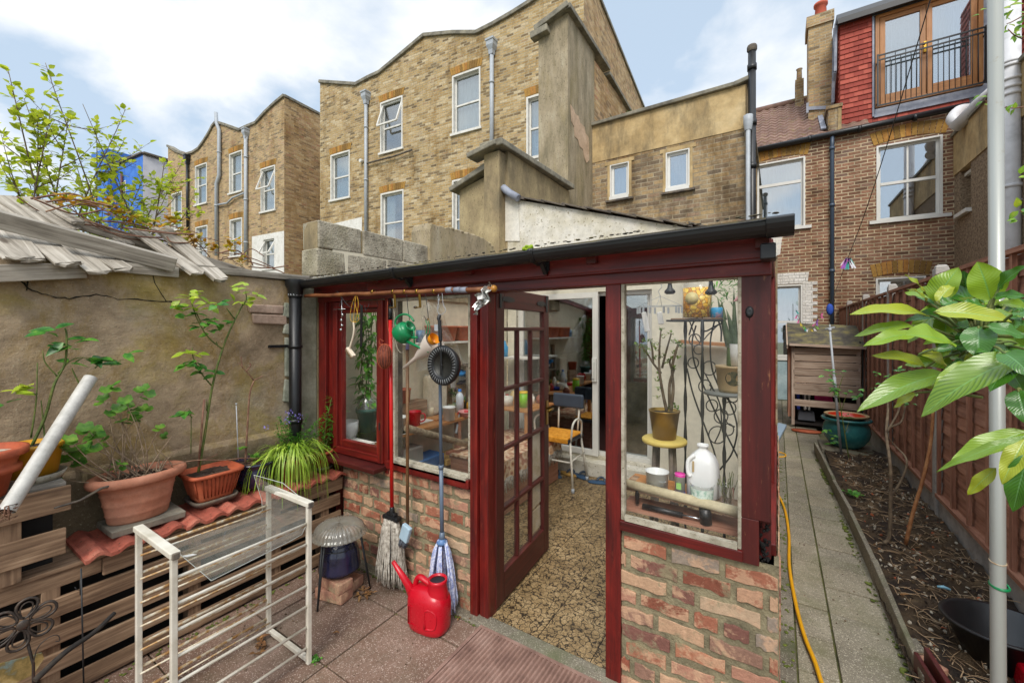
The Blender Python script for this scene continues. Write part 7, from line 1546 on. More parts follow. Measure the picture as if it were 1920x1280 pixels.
# yellow stool top + brass pot + jade
yt=V(-.545,2.46,1.052); 
st_=thing('round_stool','pale yellow round wooden stool behind the window shelf','stool',(yt.x,yt.y,0)); mb=MB(); mb.lathe([(.001,0),(.115,0),(.122,.008),(.122,.020),(.115,.026),(.001,.026)],yt,40); mb.build('seat',plain('pale_yellow_paint','c9b25a',.6),st_)
for a in (45,135,225,315): mb=MB(); mb.tube([yt+V(math.cos(R(a))*.06,math.sin(R(a))*.06,0),V(yt.x+math.cos(R(a))*.11,yt.y+math.sin(R(a))*.11,.005)],.012,8); mb.build('leg',M['slate'],st_)
bp=thing('plant_pot','dull brass plant pot on the yellow stool holding the jade plant','plant pot',yt+V(0,0,.026)); mb=MB(); q=yt+V(.0,0,.027); mb.lathe([(.001,0),(.062,0),(.082,.15),(.086,.153),(.086,.16),(.08,.16),(.076,.142),(.001,.14)],q,36); mb.build('pot',plain('dull_brass','94773c',.35,.75,var=.1),bp)
mb=MB(); mb.lathe([(.078,.142),(.001,.148)],q,18,j=.003); mb.build('compost',M['potsoil'],bp)
g=thing('jade_plant','thick stemmed jade plant with small fleshy green rosettes in the brass pot','plant',q+V(0,0,.11)); st=MB(); lf=MB(); top=q+V(0,0,.11)
jd=lambda x,y:onY(x,y,2.46)
br_=[[(1250,770),(1243,740),(1238,700),(1235,670)],[(1238,700),(1225,680),(1215,665),(1205,650)],[(1235,672),(1238,650),(1240,620)],[(1240,690),(1250,655),(1258,625)],[(1258,770),(1262,730),(1260,690),(1268,660),(1272,645)],[(1255,765),(1256,720),(1264,690)],[(1225,680),(1222,655),(1220,640)],[(1262,700),(1255,680),(1258,670)]]
for k,b in enumerate(br_): st.tube(curve([jd(*p)+V(0,rr(-.02,.02),0) for p in b],5),[.010,.006] if k in(0,4,5) else [.007,.004],8)
for px,py in ((1203,650),(1212,662),(1195,645),(1220,640),(1215,655),(1240,618),(1244,632),(1235,645),(1258,625),(1262,640),(1232,655),(1272,642),(1278,650),(1266,662),(1258,672),(1250,680),(1244,668),(1230,672),(1270,672),(1262,690),(1235,700),(1233,712),(1237,730),(1232,745),(1262,760),(1255,765),(1268,765),(1224,648),(1208,640)):
    p=jd(px,py)
    for _ in range(11): d=V(rr(-1,1),rr(-1,.6),rr(-.2,1)).normalized(); lf.leaf(p+V(rr(-.012,.012),rr(-.012,.012),rr(-.01,.01)),d,(0,0,1),rr(.014,.024),rr(.009,.013),-.1,3,.2)
st.build('stems',M['bark'],g); lf.build('leaves',leafmat('fleshy_jade_leaf',['4d7a26','7a9a34','a3b04a'],trans=.15,rough=.3),g)
# wrought iron stand (curled)
ws=thing('plant_stand','black wrought iron scrolled three tier plant stand against the white wall','plant stand',(-.42,3.0,0)); WY=2.95
wp_=lambda x,y,dy=0:onY(x,y,WY+dy)
for x,yb2,yt2,dy in ((1285,1000,600,.0),(1317,1050,600,-.12),(1358,1000,735,-.05)):
    mb=MB(); P=[wp_(x,yt2,dy)]; a=wp_(x,yt2,dy); b=V(a.x,a.y,0.0); mb.tube([a.lerp(b,k/24) for k in range(25)],[.009+.004*math.sin(k*1.9) for k in range(25)],8); mb.build('leg',M['blackiron'],ws)
def arc(pts,r=.0055,dy=0.): mb=MB(); mb.tube(curve([wp_(x,y,dy) for x,y in pts],6),r,6); return mb.build('scroll',M['blackiron'],ws)
arc([(1292,628),(1300,605),(1315,588),(1332,586),(1345,598),(1352,618),(1352,640)]); arc([(1288,690),(1300,740),(1322,800),(1340,850),(1345,890)]); arc([(1305,610),(1298,640),(1302,680),(1318,720),(1340,770),(1365,820),(1385,860)]); arc([(1340,600),(1332,640),(1335,690),(1350,730)]); arc([(1316,590),(1320,620),(1340,612),(1352,606)]); arc([(1350,735),(1366,750),(1378,780),(1382,810),(1372,850),(1350,880)]); arc([(1292,600),(1310,640),(1330,625),(1350,605)],.004)
arc([(1330,720),(1345,745),(1362,790),(1378,800)],.0045,.02); arc([(1322,700),(1340,735),(1350,760),(1352,800),(1340,830)],.0045,-.03)
for cx,cy,r in ((1303,637,11),(1330,690,13),(1322,724,12),(1368,765,12),(1352,780,13),(1345,815,16),(1340,560,0),(1310,655,9),(1300,680,10),(1375,745,9),(1365,805,11),(1335,760,11)):
    if r: arc([(cx+r*math.cos(q),cy+r*math.sin(q)) for q in [x*.7 for x in range(10)]],.004)
mb=MB(); a=wp_(1255,600); b=wp_(1355,598); mb.box(a.x,WY-.10,a.z-.012,b.x,WY+.1,a.z); mb.build('top_shelf',M['blackiron'],ws,bevel=.003)
mb=MB(); q=wp_(1352,733); mb.lathe([(.001,0),(.125,0),(.13,-.008),(.13,-.02),(.001,-.02)],q+V(.03,0,0),32); mb.build('middle_shelf',plain('grey_stone_top','6d706c',.5),ws)
tz=wp_(1300,600).z
mb=MB(); a=wp_(1262,596); b=wp_(1355,594); mb.box(a.x,WY-.08,tz+.0005,b.x,WY+.08,tz+.012); obj1(mb,'wooden_tray','pallet','thin brown wooden tray on top of the iron stand','tray',bevel=.004)
# jar of lemons
jc=wp_(1307,596,-.01); jc.z=tz+.013
jr=thing('preserving_jar','big glass jar of preserved yellow lemon slices on the iron stand','jar',jc)
mb=MB(); mb.lathe([(.001,0),(.088,0),(.09,.006),(.09,.205),(.078,.222),(.07,.228),(.07,.25)],jc,40,pw=.75); mb.build('glass',glass('jar_glass',refl=.7),jr)
mb=MB(); mb.lathe([(.001,.004),(.083,.004),(.084,.195),(.001,.197)],jc,36,pw=.75)
t=NT('lemon_pieces'); v=t.co('Object',(1,1,1)); vo=t.n('ShaderNodeTexVoronoi',{'Vector':v,'Scale':38.}); f_=t.n('ShaderNodeTexVoronoi',{'Vector':v,'Scale':38.},feature='DISTANCE_TO_EDGE').outputs['Distance']; col=t.ramp(t.n('ShaderNodeSeparateColor',{0:vo.outputs['Color']}).outputs[0],[(0,'d08c10'),(.4,'f0b020'),(.7,'f8d040'),(1,'fae084')]); col=t.mix(t.ramp(f_,[(.02,.8),(.12,0.)]),col,'8a4c06'); t.bump(f_,.6,.01); M['lemon']=t.fin(col,.3); mb.build('lemons',M['lemon'],jr)
mb=MB(); q=jc+V(-.018,-.086,.125); mb.lathe([(.001,-.006),(.036,-.005),(.040,0),(.001,.001)],q,28,M=Matrix.Rotation(R(90),3,'X')); mb.build('lemon_slice',plain('lemon_slice','d8c888',.4),jr)
t=NT('snow_globe'); 
jc2=wp_(1344,596,-.02); jc2.z=tz+.013; mb=MB(); mb.lathe([(.001,0),(.035,0),(.035,.06),(.03,.065),(.001,.065)],jc2,24); o=obj1(mb,'small_tin',mott('blue_and_pink_tin',['2a86b8','3a9ccc','d98a86'],14,.4,0,40),'small blue and pink patterned tin right of the lemon jar','tin')
# round pot on middle shelf, aloe
pq=wp_(1372,726); pq.z=wp_(1352,733).z+.001
pr=thing('plant_pot','beige round pot with dark oval picture panel on the middle iron shelf','plant pot',pq); mb=MB(); mb.lathe([(.001,0),(.07,0),(.078,.02),(.092,.15),(.096,.152),(.096,.165),(.088,.166),(.001,.15)],pq,32); mb.build('pot',plain('beige_glaze','b39a72',.5),pr)
mb=MB(); n=24; P=[]
for k in range(n): a=2*math.pi*k/n; ang=math.cos(a)*.55; P.append((ang-1.57+.2,math.sin(a)*.045+.09))
cpt=[pq+V(math.cos(-1.37)*.094,math.sin(-1.37)*.094,.09)]; ring=[pq+V(math.cos(x)*(.0775+z*.095),math.sin(x)*(.0775+z*.095),z) for x,z in P]
for k in range(n): mb.face([pq+V(math.cos(-1.37)*.0885,math.sin(-1.37)*.0885,.09),ring[k],ring[(k+1)%n]])
mb.build('picture_panel',mott('dark_oval_picture',['2a2c20','3f4230','6f6444'],30,.5,0,40),pr)
g=thing('aloe','tall pointed aloe leaves behind the beige round pot','plant',pq+V(0,0,.15)); mb=MB()
for px0,py0,px1,py1,w_ in ((1368,650,1345,557,.022),(1385,660,1362,580,.028),(1372,690,1368,612,.03),(1390,660,1392,560,.025),(1378,655,1376,540,.018),(1360,600,1352,562,.01)):
    a=wp_(px0,py0,.05); b=wp_(px1,py1,.05); mb.tube([a.lerp(b,k/6)+V(0,0,0) for k in range(7)],[w_*(1-(k/6)**1.6)+.001 for k in range(7)],8,sx=.6)
mb.build('leaves',mott('grey_green_aloe',['3a4a30','5a6b48','74805c'],10,.4,.1,40),g)
mb=MB(); q=wp_(1385,728,.06); q.z=pq.z; 
mb.lathe([(.001,.16),(.05,.16),(.055,.30),(.001,.30)],q,24); obj1(mb,'white_pot','upvc','white tapered pot of the aloe standing inside the beige pot','plant pot')
lf=MB(); q=wp_(1375,545,.1)
for _ in range(90): lf.leaf(q+V(rr(-.12,.06),rr(-.08,.08),rr(-.08,.08)),(rr(-1,1),rr(-1,1),rr(-.5,1)),(0,0,1),rr(.04,.09),rr(.008,.016),.3)
obj1(lf,'leafy_stem',M['fern'],'wispy green leaves at the top right corner of the right window','plant')
mb=MB(); mb.lathe([(.001,0),(.01,.02),(.03,.06),(.05,.10),(.055,.15)],wp_(1375,565,-.1),20,M=Matrix.Rotation(R(60),3,'Y')); obj1(mb,'pink_cup',plain('pink_bell','dca0a4',.5),'pink bell shaped object at the right edge inside the window','cup')
# shelf behind on wall and clip dryer, dark handles
mb=MB(); mb.beam(onY(1275,640,4.5),onY(1365,646,4.5),.2,.03); obj1(mb,'wall_shelf','oak','brown wall shelf on the cream back wall behind the iron stand','shelf')
for px,lab in ((1256,'black bell shaped knob hanging at the top of the right window, left one'),(1333,'black bell shaped knob hanging in front of the lemon jar')):
    mb=MB(); q=onY(px,526,2.25); mb.lathe([(.006,.03),(.008,0),(.010,-.03),(.014,-.05),(.026,-.062),(.028,-.072),(.018,-.08),(.001,-.08)],q+V(0,0,.01),20); obj1(mb,'hanging_bell','black',lab,'knob')
dr=thing('clip_dryer','small round wire clip dryer holding a white glove, left in the right window','clothes dryer',onY(1235,560,2.4)); D_=lambda x,y:onY(x,y,2.4)
mb=MB(); cq=D_(1236,574); mb.tube([cq+V(math.cos(R(a))*.12,math.sin(R(a))*.06,0) for a in range(0,361,20)],.002,5); 
for a in (0,90,180,270): mb.tube([cq+V(math.cos(R(a))*.12,math.sin(R(a))*.06,0),D_(1238,555)],.0012,4)
mb.tube(curve([D_(1238,555),D_(1235,545),D_(1241,538),D_(1238,530)],4),.002,5); mb.build('frame',M['grey_pipe'],dr)
for a in range(0,360,36): q=cq+V(math.cos(R(a))*.12,math.sin(R(a))*.06,-.015); mb=MB(); mb.box(q.x-.005,q.y-.004,q.z-.025,q.x+.005,q.y+.004,q.z+.01); mb.build('clip',M['grey_pipe'],dr)
mb=MB(); mb.beam(D_(1207,585),D_(1214,622),.028,.012,up=Yv,w1=.03); mb.build('glove',M['curtain'],dr,bevel=.005)
mb=MB(); mb.beam(D_(1236,585),D_(1240,608),.03,.012,up=Yv); mb.build('cloth',M['curtain'],dr,bevel=.005)
# below shelf: knife-like handle, mallet, lying on the sill inside
mb=MB(); a=onY(1205,962,2.06); b=onY(1280,972,2.06); a.z=.832;b.z=.832; ml=thing('rubber_mallet','black rubber mallet with ribbed grip lying on the inner sill below the shelf','mallet',a)
mb.tube([a,b],[.014,.012],10); mb.build('grip',M['black'],ml); e=b+(b-a).normalized()*.09; mb=MB(); mb.tube([b,e],.005,8); mb.build('shaft',plain('steel_shaft','b9bbbd',.25,.9),ml); mb=MB(); mb.tube([e+V(0,0,-.035)+V(.01,0,.02),e+V(.005,0,.055)],.026,14); mb.build('head',M['black'],ml)
mb=MB(); a=onY(1195,965,2.08); a.z=.83; mb.tube([a,a+V(0,0,.05),a+V(.004,0,.095)],[.009,.011,.009],10,sx=1.3); obj1(mb,'upright_handle','black','short black handle standing upright at the left under the shelf','handle')
mb=MB(); mb.box(-.66,2.04,.80,-.10,2.20,.815); obj1(mb,'inner_ledge','fencewood','dark inner ledge at the bottom of the right hand window','ledge')

# small clutter on the bench and the shelf top behind the door
CL=[('jar','c43a2a','red lidded jar on the bench nearest the mullion',735,775,-2.95,.035,.09),('jar','e0d6b8','cream jar behind the grey blue mop handle on the bench',806,775,-2.97,.04,.11),('cup','2f7a8f','teal cup on the bench below the black pan',836,785,-2.9,.035,.08),('pot','7a5a3c','small brown pot on the bench by the teal cup',820,778,-2.98,.045,.08),('cup','d8a030','amber cup at the right end of the bench',880,790,-2.86,.032,.08),('jar','4a6a3a','dark green jar near the bench end',872,775,-2.98,.035,.12)]
for nm,cl,lab,px,py,X,r,h in CL:
    f=onX(px,py,X); f.z=BZ; mb=MB(); mb.lathe([(.001,0),(r,0),(r*1.05,h*.8),(r*.85,h*.9),(r*.85,h),(.001,h)],f,20); obj1(mb,nm,plain('cl_'+cl,cl,.5),lab,nm)
CL2=[('bottle','d9d6cc','white bottle on the orange shelf behind the door, far left',932,.03,.18,4.0),('jar','a5342a','dark red jar on the orange shelf behind the door',948,.035,.10,4.1),('box','c9b07a','tan box shaped pot on the orange shelf behind the door',962,.05,.12,4.25),('bottle','6a8ab0','grey blue bottle on the orange shelf behind the door',972,.025,.2,4.3),('jar','ece8dc','white jar right of the lime green beaker',996,.04,.11,4.2),('pot','8a4a34','brown pot right of the white jar behind the door',1012,.045,.09,4.3)]
for nm,cl,lab,px,r,h,Y in CL2:
    f=onY(px,760,Y); f.z=.831; f.x=min(max(f.x,-2.7),-2.26); mb=MB(); mb.lathe([(.001,0),(r,0),(r*1.05,h*.7),(r*.6,h*.85),(r*.6,h),(.001,h)],f,20); obj1(mb,nm,plain('cm_'+cl,cl,.5),lab,nm)
for k,(y,cl,lab) in enumerate(((2.82,'b0a890','pale tin at the left end of the indoor wall shelf'),(2.94,'5a7a9a','blue grey tin on the indoor wall shelf beside the pale tin'))):
    mb=MB(); mb.lathe([(.001,0),(.045,0),(.045,.12),(.001,.12)],V(-2.96,y,1.571),20); obj1(mb,'tin',plain('tin_'+cl,cl,.4),lab,'tin')
pgp=MB()
for q_ in range(5): y=3.1+q_*.18; pgp.beam(V(-3.055,y,1.15),V(-3.055,y+.12,1.15),.004,.16+.03*(q_%3))
obj1(pgp,'pinned_notes','curtain','row of pale paper notes pinned to the inside wall below the shelf','paper')
# ================================================================ RIGHT SIDE: hutch, pot, roses, hose
hY=8.66; hz=lambda x,y,Y=hY:onY(x,y,Y)
ht_=thing('wooden_hutch','weathered slatted wooden hutch with mossy felt roof at the end of the path','hutch',(.7,8.9,0))
HX0,HX1=.21,1.13; ztop=hz(1560,652).z
for k in range(6):
    z=ztop-.06-k*.122; mb=MB(); mb.beam((HX0+.03,hY-.01-.006*(k%2),z),(HX1,hY-.01-.006*(k%2),z+rr(-.008,.008)),.018,.110,up=(0,-.22,1),j=.004); mb.build('slat',M['hutchwood'],ht_)
for z in (.60,.40): mb=MB(); mb.beam((HX0+.03,hY,z+.04),(HX1-.02,hY,z+rr(.02,.05)),.018,.11,j=.003); mb.build('slat',M['hutchwood'],ht_)
for x in (HX0+.015,HX1-.03): mb=MB(); mb.beam((x,hY+.01,0.05),(x,hY+.01,ztop+.03),.045,.045,up=Yv); mb.build('corner_post',M['hutchwood'],ht_,bevel=.003)
mb=MB(); mb.beam((HX0+.0,9.25,.05),(HX0+.0,9.25,1.62),.045,.045,up=Yv); mb.build('corner_post',M['hutchwood'],ht_)
for k in range(5): 
    y=8.72+k*.11; mb=MB(); mb.beam((HX0-.01,y,.18),(HX0-.01,y,1.5+k*.04),.012,.10,up=(1,0,0),j=.003); mb.build('side_board',M['fencewood'],ht_)
mb=MB(); mb.prism([(HX0-.06,hY-.12,1.42),(HX1+.06,hY-.12,1.38),(HX1+.04,9.45,1.74),(HX0-.06,9.45,1.80)],(0,0,.025)); mb.build('felt_roof',M['felt'],ht_,bevel=.004)
mb=MB(); mb.beam((HX0-.04,hY-.13,1.44),(HX1+.05,hY-.13,1.40),.02,.04); mb.beam((HX0-.07,hY-.12,1.40),(HX0-.07,9.45,1.77),.02,.07); mb.build('edge_batten',M['hutchwood'],ht_)
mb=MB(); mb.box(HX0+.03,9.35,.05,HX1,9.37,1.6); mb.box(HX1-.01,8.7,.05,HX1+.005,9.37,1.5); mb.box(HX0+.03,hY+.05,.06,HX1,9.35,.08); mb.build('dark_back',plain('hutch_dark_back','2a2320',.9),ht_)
for k,(x,cl,w_,h_,z,lab) in enumerate(((.30,'2c3f9a',.05,.5,.3,'dark blue book standing inside the hutch'),(.40,'cfcac2',.04,.48,.3,'pale book leaning inside the hutch'),(.46,'d8d4cc',.03,.45,.3,'thin pale board leaning beside the book in the hutch'),(.66,'c22a6a',.24,.09,.47,'bright pink box inside the hutch'),(.66,'8a8f9a',.26,.05,.38,'grey flat box under the pink box in the hutch'),(.42,'55585f',.24,.14,.12,'grey bag on the floor of the hutch'))):
    mb=MB(); mb.box(x-w_/2,8.8,z,x+w_/2,9.1,z+h_,.01); single(mb,['book','book','board','box','box','bag'][k],plain('hutch_item_%d'%k,cl,.7),lab,['book','book','board','box','box','bag'][k],bevel=.01)
mb=MB(); mb.lathe([(.001,0),(.2,0),(.21,.03),(.001,.03)],(.40,8.38,.004),20,sy=.5); single(mb,'slab_scrap',M['terra2'],'broken red clay saucer on the path before the hutch','saucer')
tp=thing('glazed_pot','big round teal glazed garden pot on a mossy stone at the end of the bed','plant pot',(.80,7.32,.08)); q=V(.80,7.32,.08)
mb=MB(); mb.box(.50,7.05,-.02,1.14,7.62,.075,.015); single(mb,'stone_slab',M['cstrip'],'mossy stone slab under the teal pot','slab',bevel=.015)
t=NT('teal_glaze'); v=t.co(); M['teal']=t.fin(t.ramp(t.noise(v,4,6,.6),[(.35,'1f5458'),(.55,'2f7374'),(.7,'4f9490')]),.22,0,.6)
mb=MB(); mb.lathe([(.001,0),(.15,0),(.20,.05),(.25,.13),(.268,.21),(.258,.29),(.235,.34),(.24,.355),(.275,.365),(.285,.385),(.27,.40),(.235,.395),(.22,.35),(.001,.34)],q,44); mb.build('pot',M['teal'],tp)
q=V(.80,7.32,.455); mb=MB(); mb.lathe([(.001,0),(.17,0),(.21,.05),(.245,.052),(.25,.07),(.235,.075),(.205,.058),(.19,.035)],q,40); o=single(mb,'saucer',plain('buff_clay','a58a62',.7),'buff rimmed saucer with orange red glazed inside lying on the teal pot','saucer'); mb=MB(); mb.lathe([(.205,.062),(.17,.02),(.001,.016)],q,36); mb.build('glazed_inside',plain('orange_red_glaze','b8321a',.2),o)
# stake
sk_=thing('metal_stake','thin grey metal stake with finial standing in front of the teal pot','stake',onZ(1577,852,.08)); b=onZ(1577,852,.05); t0=onD(1556,618,(b.dot(FW))*1.0)
mb=MB(); mb.tube([b,b.lerp(t0,.5),t0],[.016,.014,.012],10); mb.tube([b.lerp(t0,.48),b.lerp(t0,.62)],.02,10); mb.build('rod',M['grey_pipe'],sk_); mb=MB(); mb.ball(t0,.022,8); mb.tube([t0-V(.05,0,-.01),t0+V(.05,0,.03)],.01,6); mb.tube([t0,t0+V(0,0,.07)],.009,6); mb.build('finial',M['grey_pipe'],sk_)
def rose(name,lab,base,paths,leaves,D,r,sz=.05,mat='bark2',n=3,lm='roseleaf'):
    g=thing(name,lab,'plant',base); st=MB(); lf=MB()
    for k,pth in enumerate(paths): st.tube(curve([onD(x,y,D+(d if d else 0)) for x,y,d in pth],5),r if k==0 else [x*.6 for x in r],6)
    for px,py in leaves:
        for _ in range(n): p=onD(px+rr(-6,6),py+rr(-5,5),D+rr(-.08,.08)); lf.leaf(p,(rr(-1,1),rr(-.6,.6),rr(-.3,.3)),(rr(-.3,.3),-.4,1),sz*rr(.7,1.2),sz*.6,rr(0,.3),3,.12,.5)
    st.build('stems',M[mat],g); 
    if lf.f: lf.build('leaves',M[lm],g)
    return g
D1_=onZ(1590,860,.06).dot(FW)
rose('rose_bush','slender young rose with sparse dark leaves in front of the teal pot',onZ(1590,860,.06),[[(1592,862,0),(1582,800,0),(1574,750,0),(1572,735,0),(1580,705,0)],[(1578,770,0),(1585,745,0),(1590,735,0)],[(1574,740,0),(1565,725,0),(1558,700,0)],[(1585,810,0),(1592,790,0)]],[(1550,705),(1556,715),(1562,698),(1576,700),(1570,735),(1580,742),(1565,728),(1592,735),(1605,742),(1612,740),(1592,780),(1560,828),(1562,820),(1548,808)],D1_,[.008,.004],.075,'rosestem',3)
D2_=onZ(1664,1015,.06).dot(FW)
rose('rose_bush','leafless dark woody rose stem in the middle of the flower bed',onZ(1664,1015,.06),[[(1657,1018,0),(1668,1000,0),(1670,900,0),(1668,860,0),(1662,812,.1),(1665,760,.2),(1655,720,.2)],[(1670,930,0),(1690,900,0),(1700,862,0),(1678,835,.1),(1660,815,.1)],[(1662,812,.1),(1685,770,.1),(1690,740,.1),(1705,715,.1)],[(1670,800,.1),(1690,790,.1),(1698,760,.1)]],[(1640,700),(1650,715),(1672,706),(1690,700),(1700,690),(1715,740),(1625,735),(1660,735),(1708,760),(1645,730),(1680,690)],D2_,[.014,.008],.04,'bark',3)
D3_=onZ(1698,1018,.06).dot(FW)
mb=MB(); mb.tube(curve([onD(1698,1020,D3_),onD(1712,960,D3_),onD(1730,900,D3_),onD(1745,830,D3_),onD(1750,770,D3_)],5),[.013,.010],8); single(mb,'tree_stem',mott('orange_brown_bark',['7a4a2c','9c6a42','b5865a'],14,.8,.4,80),'orange brown leaning bare stem in the flower bed','stem')
mb=MB(); p=onZ(1578,915,.05); mb.tube([p,p+V(.03,0,.13)],.008,6); single(mb,'stump','bark' and M['bark'],'short dark cut stump at the left of the flower bed','stump')
mb=MB()
for _ in range(14): mb.leaf(onZ(1598,928,.06)+V(rr(-.05,.05),rr(-.04,.04),rr(0,.02)),(rr(-1,1),rr(-1,1),rr(0,.7)),(0,0,1),.06,.04,.2)
single(mb,'weed',M['fern'],'pale green weed sprouting at the left of the flower bed','weed')
mb=MB(); p=onZ(1770,1102,.09); mb.tube([p+V(-.03,0,0),p+V(.0,.005,.004),p+V(.03,0,0)],[.006,.010,.006],6); single(mb,'clothes_peg',plain('pale_blue_peg','8fc4d8',.5),'pale blue peg lying on the soil in the bed','peg')
# hose
pts=[(1545,1290),(1528,1240),(1508,1190),(1492,1130),(1480,1060),(1479,1000),(1470,950),(1452,915),(1440,895),(1432,880)]
P=[onZ(x,y,.018) for x,y in pts]; P[0:0]=[onZ(1575,1340,.018)]
P=P[:9]
hs=MB(); hs.tube(curve(P,6),.0105,10); single(hs,'hose',plain('bright_yellow_hose','e0a20a',.4),'bright yellow garden hose running along the path beside the brick base','hose')
q=onZ(1457,851,.012); mb=MB(); mb.tube([q+V(math.cos(R(a))*.10,math.sin(R(a))*.13,0) for a in range(0,361,20)],.009,8); single(mb,'hose_loop',plain('bright_yellow_hose','e0a20a',.4),'small far loop of yellow hose by the corner post','hose')
mb=MB(); P=[onZ(x,y,.01) for x,y in ((1440,830),(1455,838),(1475,800),(1460,796),(1440,800))]; mb.prism(P,(0,0,.04)); single(mb,'plastic_tray',plain('blue_grey_lid','93a9bd',.5),'pale blue grey plastic tray on the path behind the corner post','tray',bevel=.006)
# pole
po=thing('clothes_pole','pale grey metal clothes pole standing at the right edge with green wire round it','pole',onD(1872,1290,1.3)); b=onD(1872,1290,1.3); b2=V(b.x,b.y,0.02)
mb=MB(); tpole=onD(1866,-60,1.3); mb.tube([b2,b,tpole],.0175,24); t=NT('pale_grey_pole'); v=t.co(); col=t.mix(t.ramp(t.noise(v,16,7,.75),[(.62,0.),(.72,.7)]),'9d9f99','857a58'); M['pole']=t.fin(col,.35,.25); mb.build('pole',M['pole'],po)
mb=MB(); z=onD(1874,1098,1.3); mb.tube([z+V(math.cos(R(a))*.021,math.sin(R(a))*.021,.004*math.sin(R(a))+.003*(a>360)) for a in range(0,700,20)],.003,6); mb.build('green_wire',M['greenpl'],po)
mb=MB(); z=onD(1871,1052,1.3); mb.tube([z+V(math.cos(R(a))*.0185,math.sin(R(a))*.0185,.004*math.sin(R(a))) for a in range(0,361,20)],.0012,5); mb.build('rust_ring',M['rusty'],po)
# trug
bk=thing('rubber_trug','black rubber bucket tipped over on the soil behind the pale pole','bucket',(.98,3.15,.08)); MX=Euler((R(-18),R(22),0)).to_matrix(); q=V(.95,3.04,.03); MX=Euler((R(-3),R(-3),0)).to_matrix()
mb=MB(); mb.lathe([(.001,0),(.13,0),(.205,.19),(.222,.195),(.222,.208),(.20,.205),(.125,.012),(.001,.012)],q,48,M=MX); mb.build('bucket',M['black'],bk)
mb=MB(); mb.box(.93,2.74,.0,1.16,2.92,.17); single(mb,'crate','redpl' and M['redpl'],'bright red plastic box just showing in the bottom right corner','box',bevel=.015)
# washing line and pegs
wl=thing('washing_line','thin black washing line running diagonally down from top right','line',onD(1590,480,7))
a=onD(1762,-60,2.6); b=onD(1592,478,7.2); c_=onD(1556,575,9.); mb=MB(); P=[a.lerp(b,k/10)+V(0,0,-.12*math.sin(math.pi*k/10)) for k in range(11)]; mb.tube(P,[.0035+.0022*k/10 for k in range(11)],5); mb.tube([b,c_],.004,5)
mb.build('line',M['black'],wl)
pegc=[('peg_pink','d86a9a'),('peg_white','e6e3ea'),('peg_teal','3fa8a0'),('peg_purple','9a5ab8'),('peg_green','7ab04a'),('peg_blue','5a8ad0'),('peg_yellow','d9c04a')]
pm=[plain(a,b,.45) for a,b in pegc]
def peg(p,k,ang,s=1.,lab=None,grp='pegs hanging in a bunch on the washing line'):
    mb=MB(); d=V(math.sin(ang),0,-math.cos(ang)); 
    for e in (-1,1): mb.beam(p,p+d*.075*s+V(e*.010*s,0,0),.009*s,.012*s)
    single(mb,'clothes_peg',pm[k%7],lab,'peg',grp)
for k in range(11):
    p=onD(1588+rr(-7,7),484+rr(-3,6),7.15+rr(-.05,.05)); kk=[0,1,2,3,1,3,0,1,3,2,0][k]; peg(p,kk,rr(-.5,.5),1.9,['pink','white','teal','purple'][kk]+' plastic peg in the bunch hanging high before the brick wall')
arcp=[(1492,582),(1495,590),(1498,598),(1500,604),(1505,610),(1510,613),(1515,615),(1520,616),(1525,614),(1530,610),(1532,603),(1534,598),(1530,605),(1538,590),(1543,585)]
ORD='first second third fourth fifth sixth seventh eighth ninth tenth eleventh twelfth thirteenth fourteenth fifteenth'.split()
for k,(x,y) in enumerate(arcp): kk=[2,0,0,6,4,2,1,6,1,4,3,3,0,0,0][k]; peg(onD(x,y,7.4),kk,rr(-.7,.7),1.0,['pink','white','teal','purple','green','blue','yellow'][kk]+' peg, '+ORD[k]+' from the left in the curved row above the hutch','pegs strung in a curve above the hutch')
mb=MB(); mb.tube(curve([onD(x,y-3,7.4) for x,y in arcp],3),.002,4); single(mb,'peg_string',M['black'],'sagging thin string carrying the row of pegs above the hutch','string')
mb=MB(); mb.ball(onY(1556,580,9.6),.07,8,(.8,.6,1.5)); single(mb,'blue_cloth',plain('strong_blue_cloth','2a4fae',.8),'strong blue cloth hanging by the blue grey downpipe','cloth')
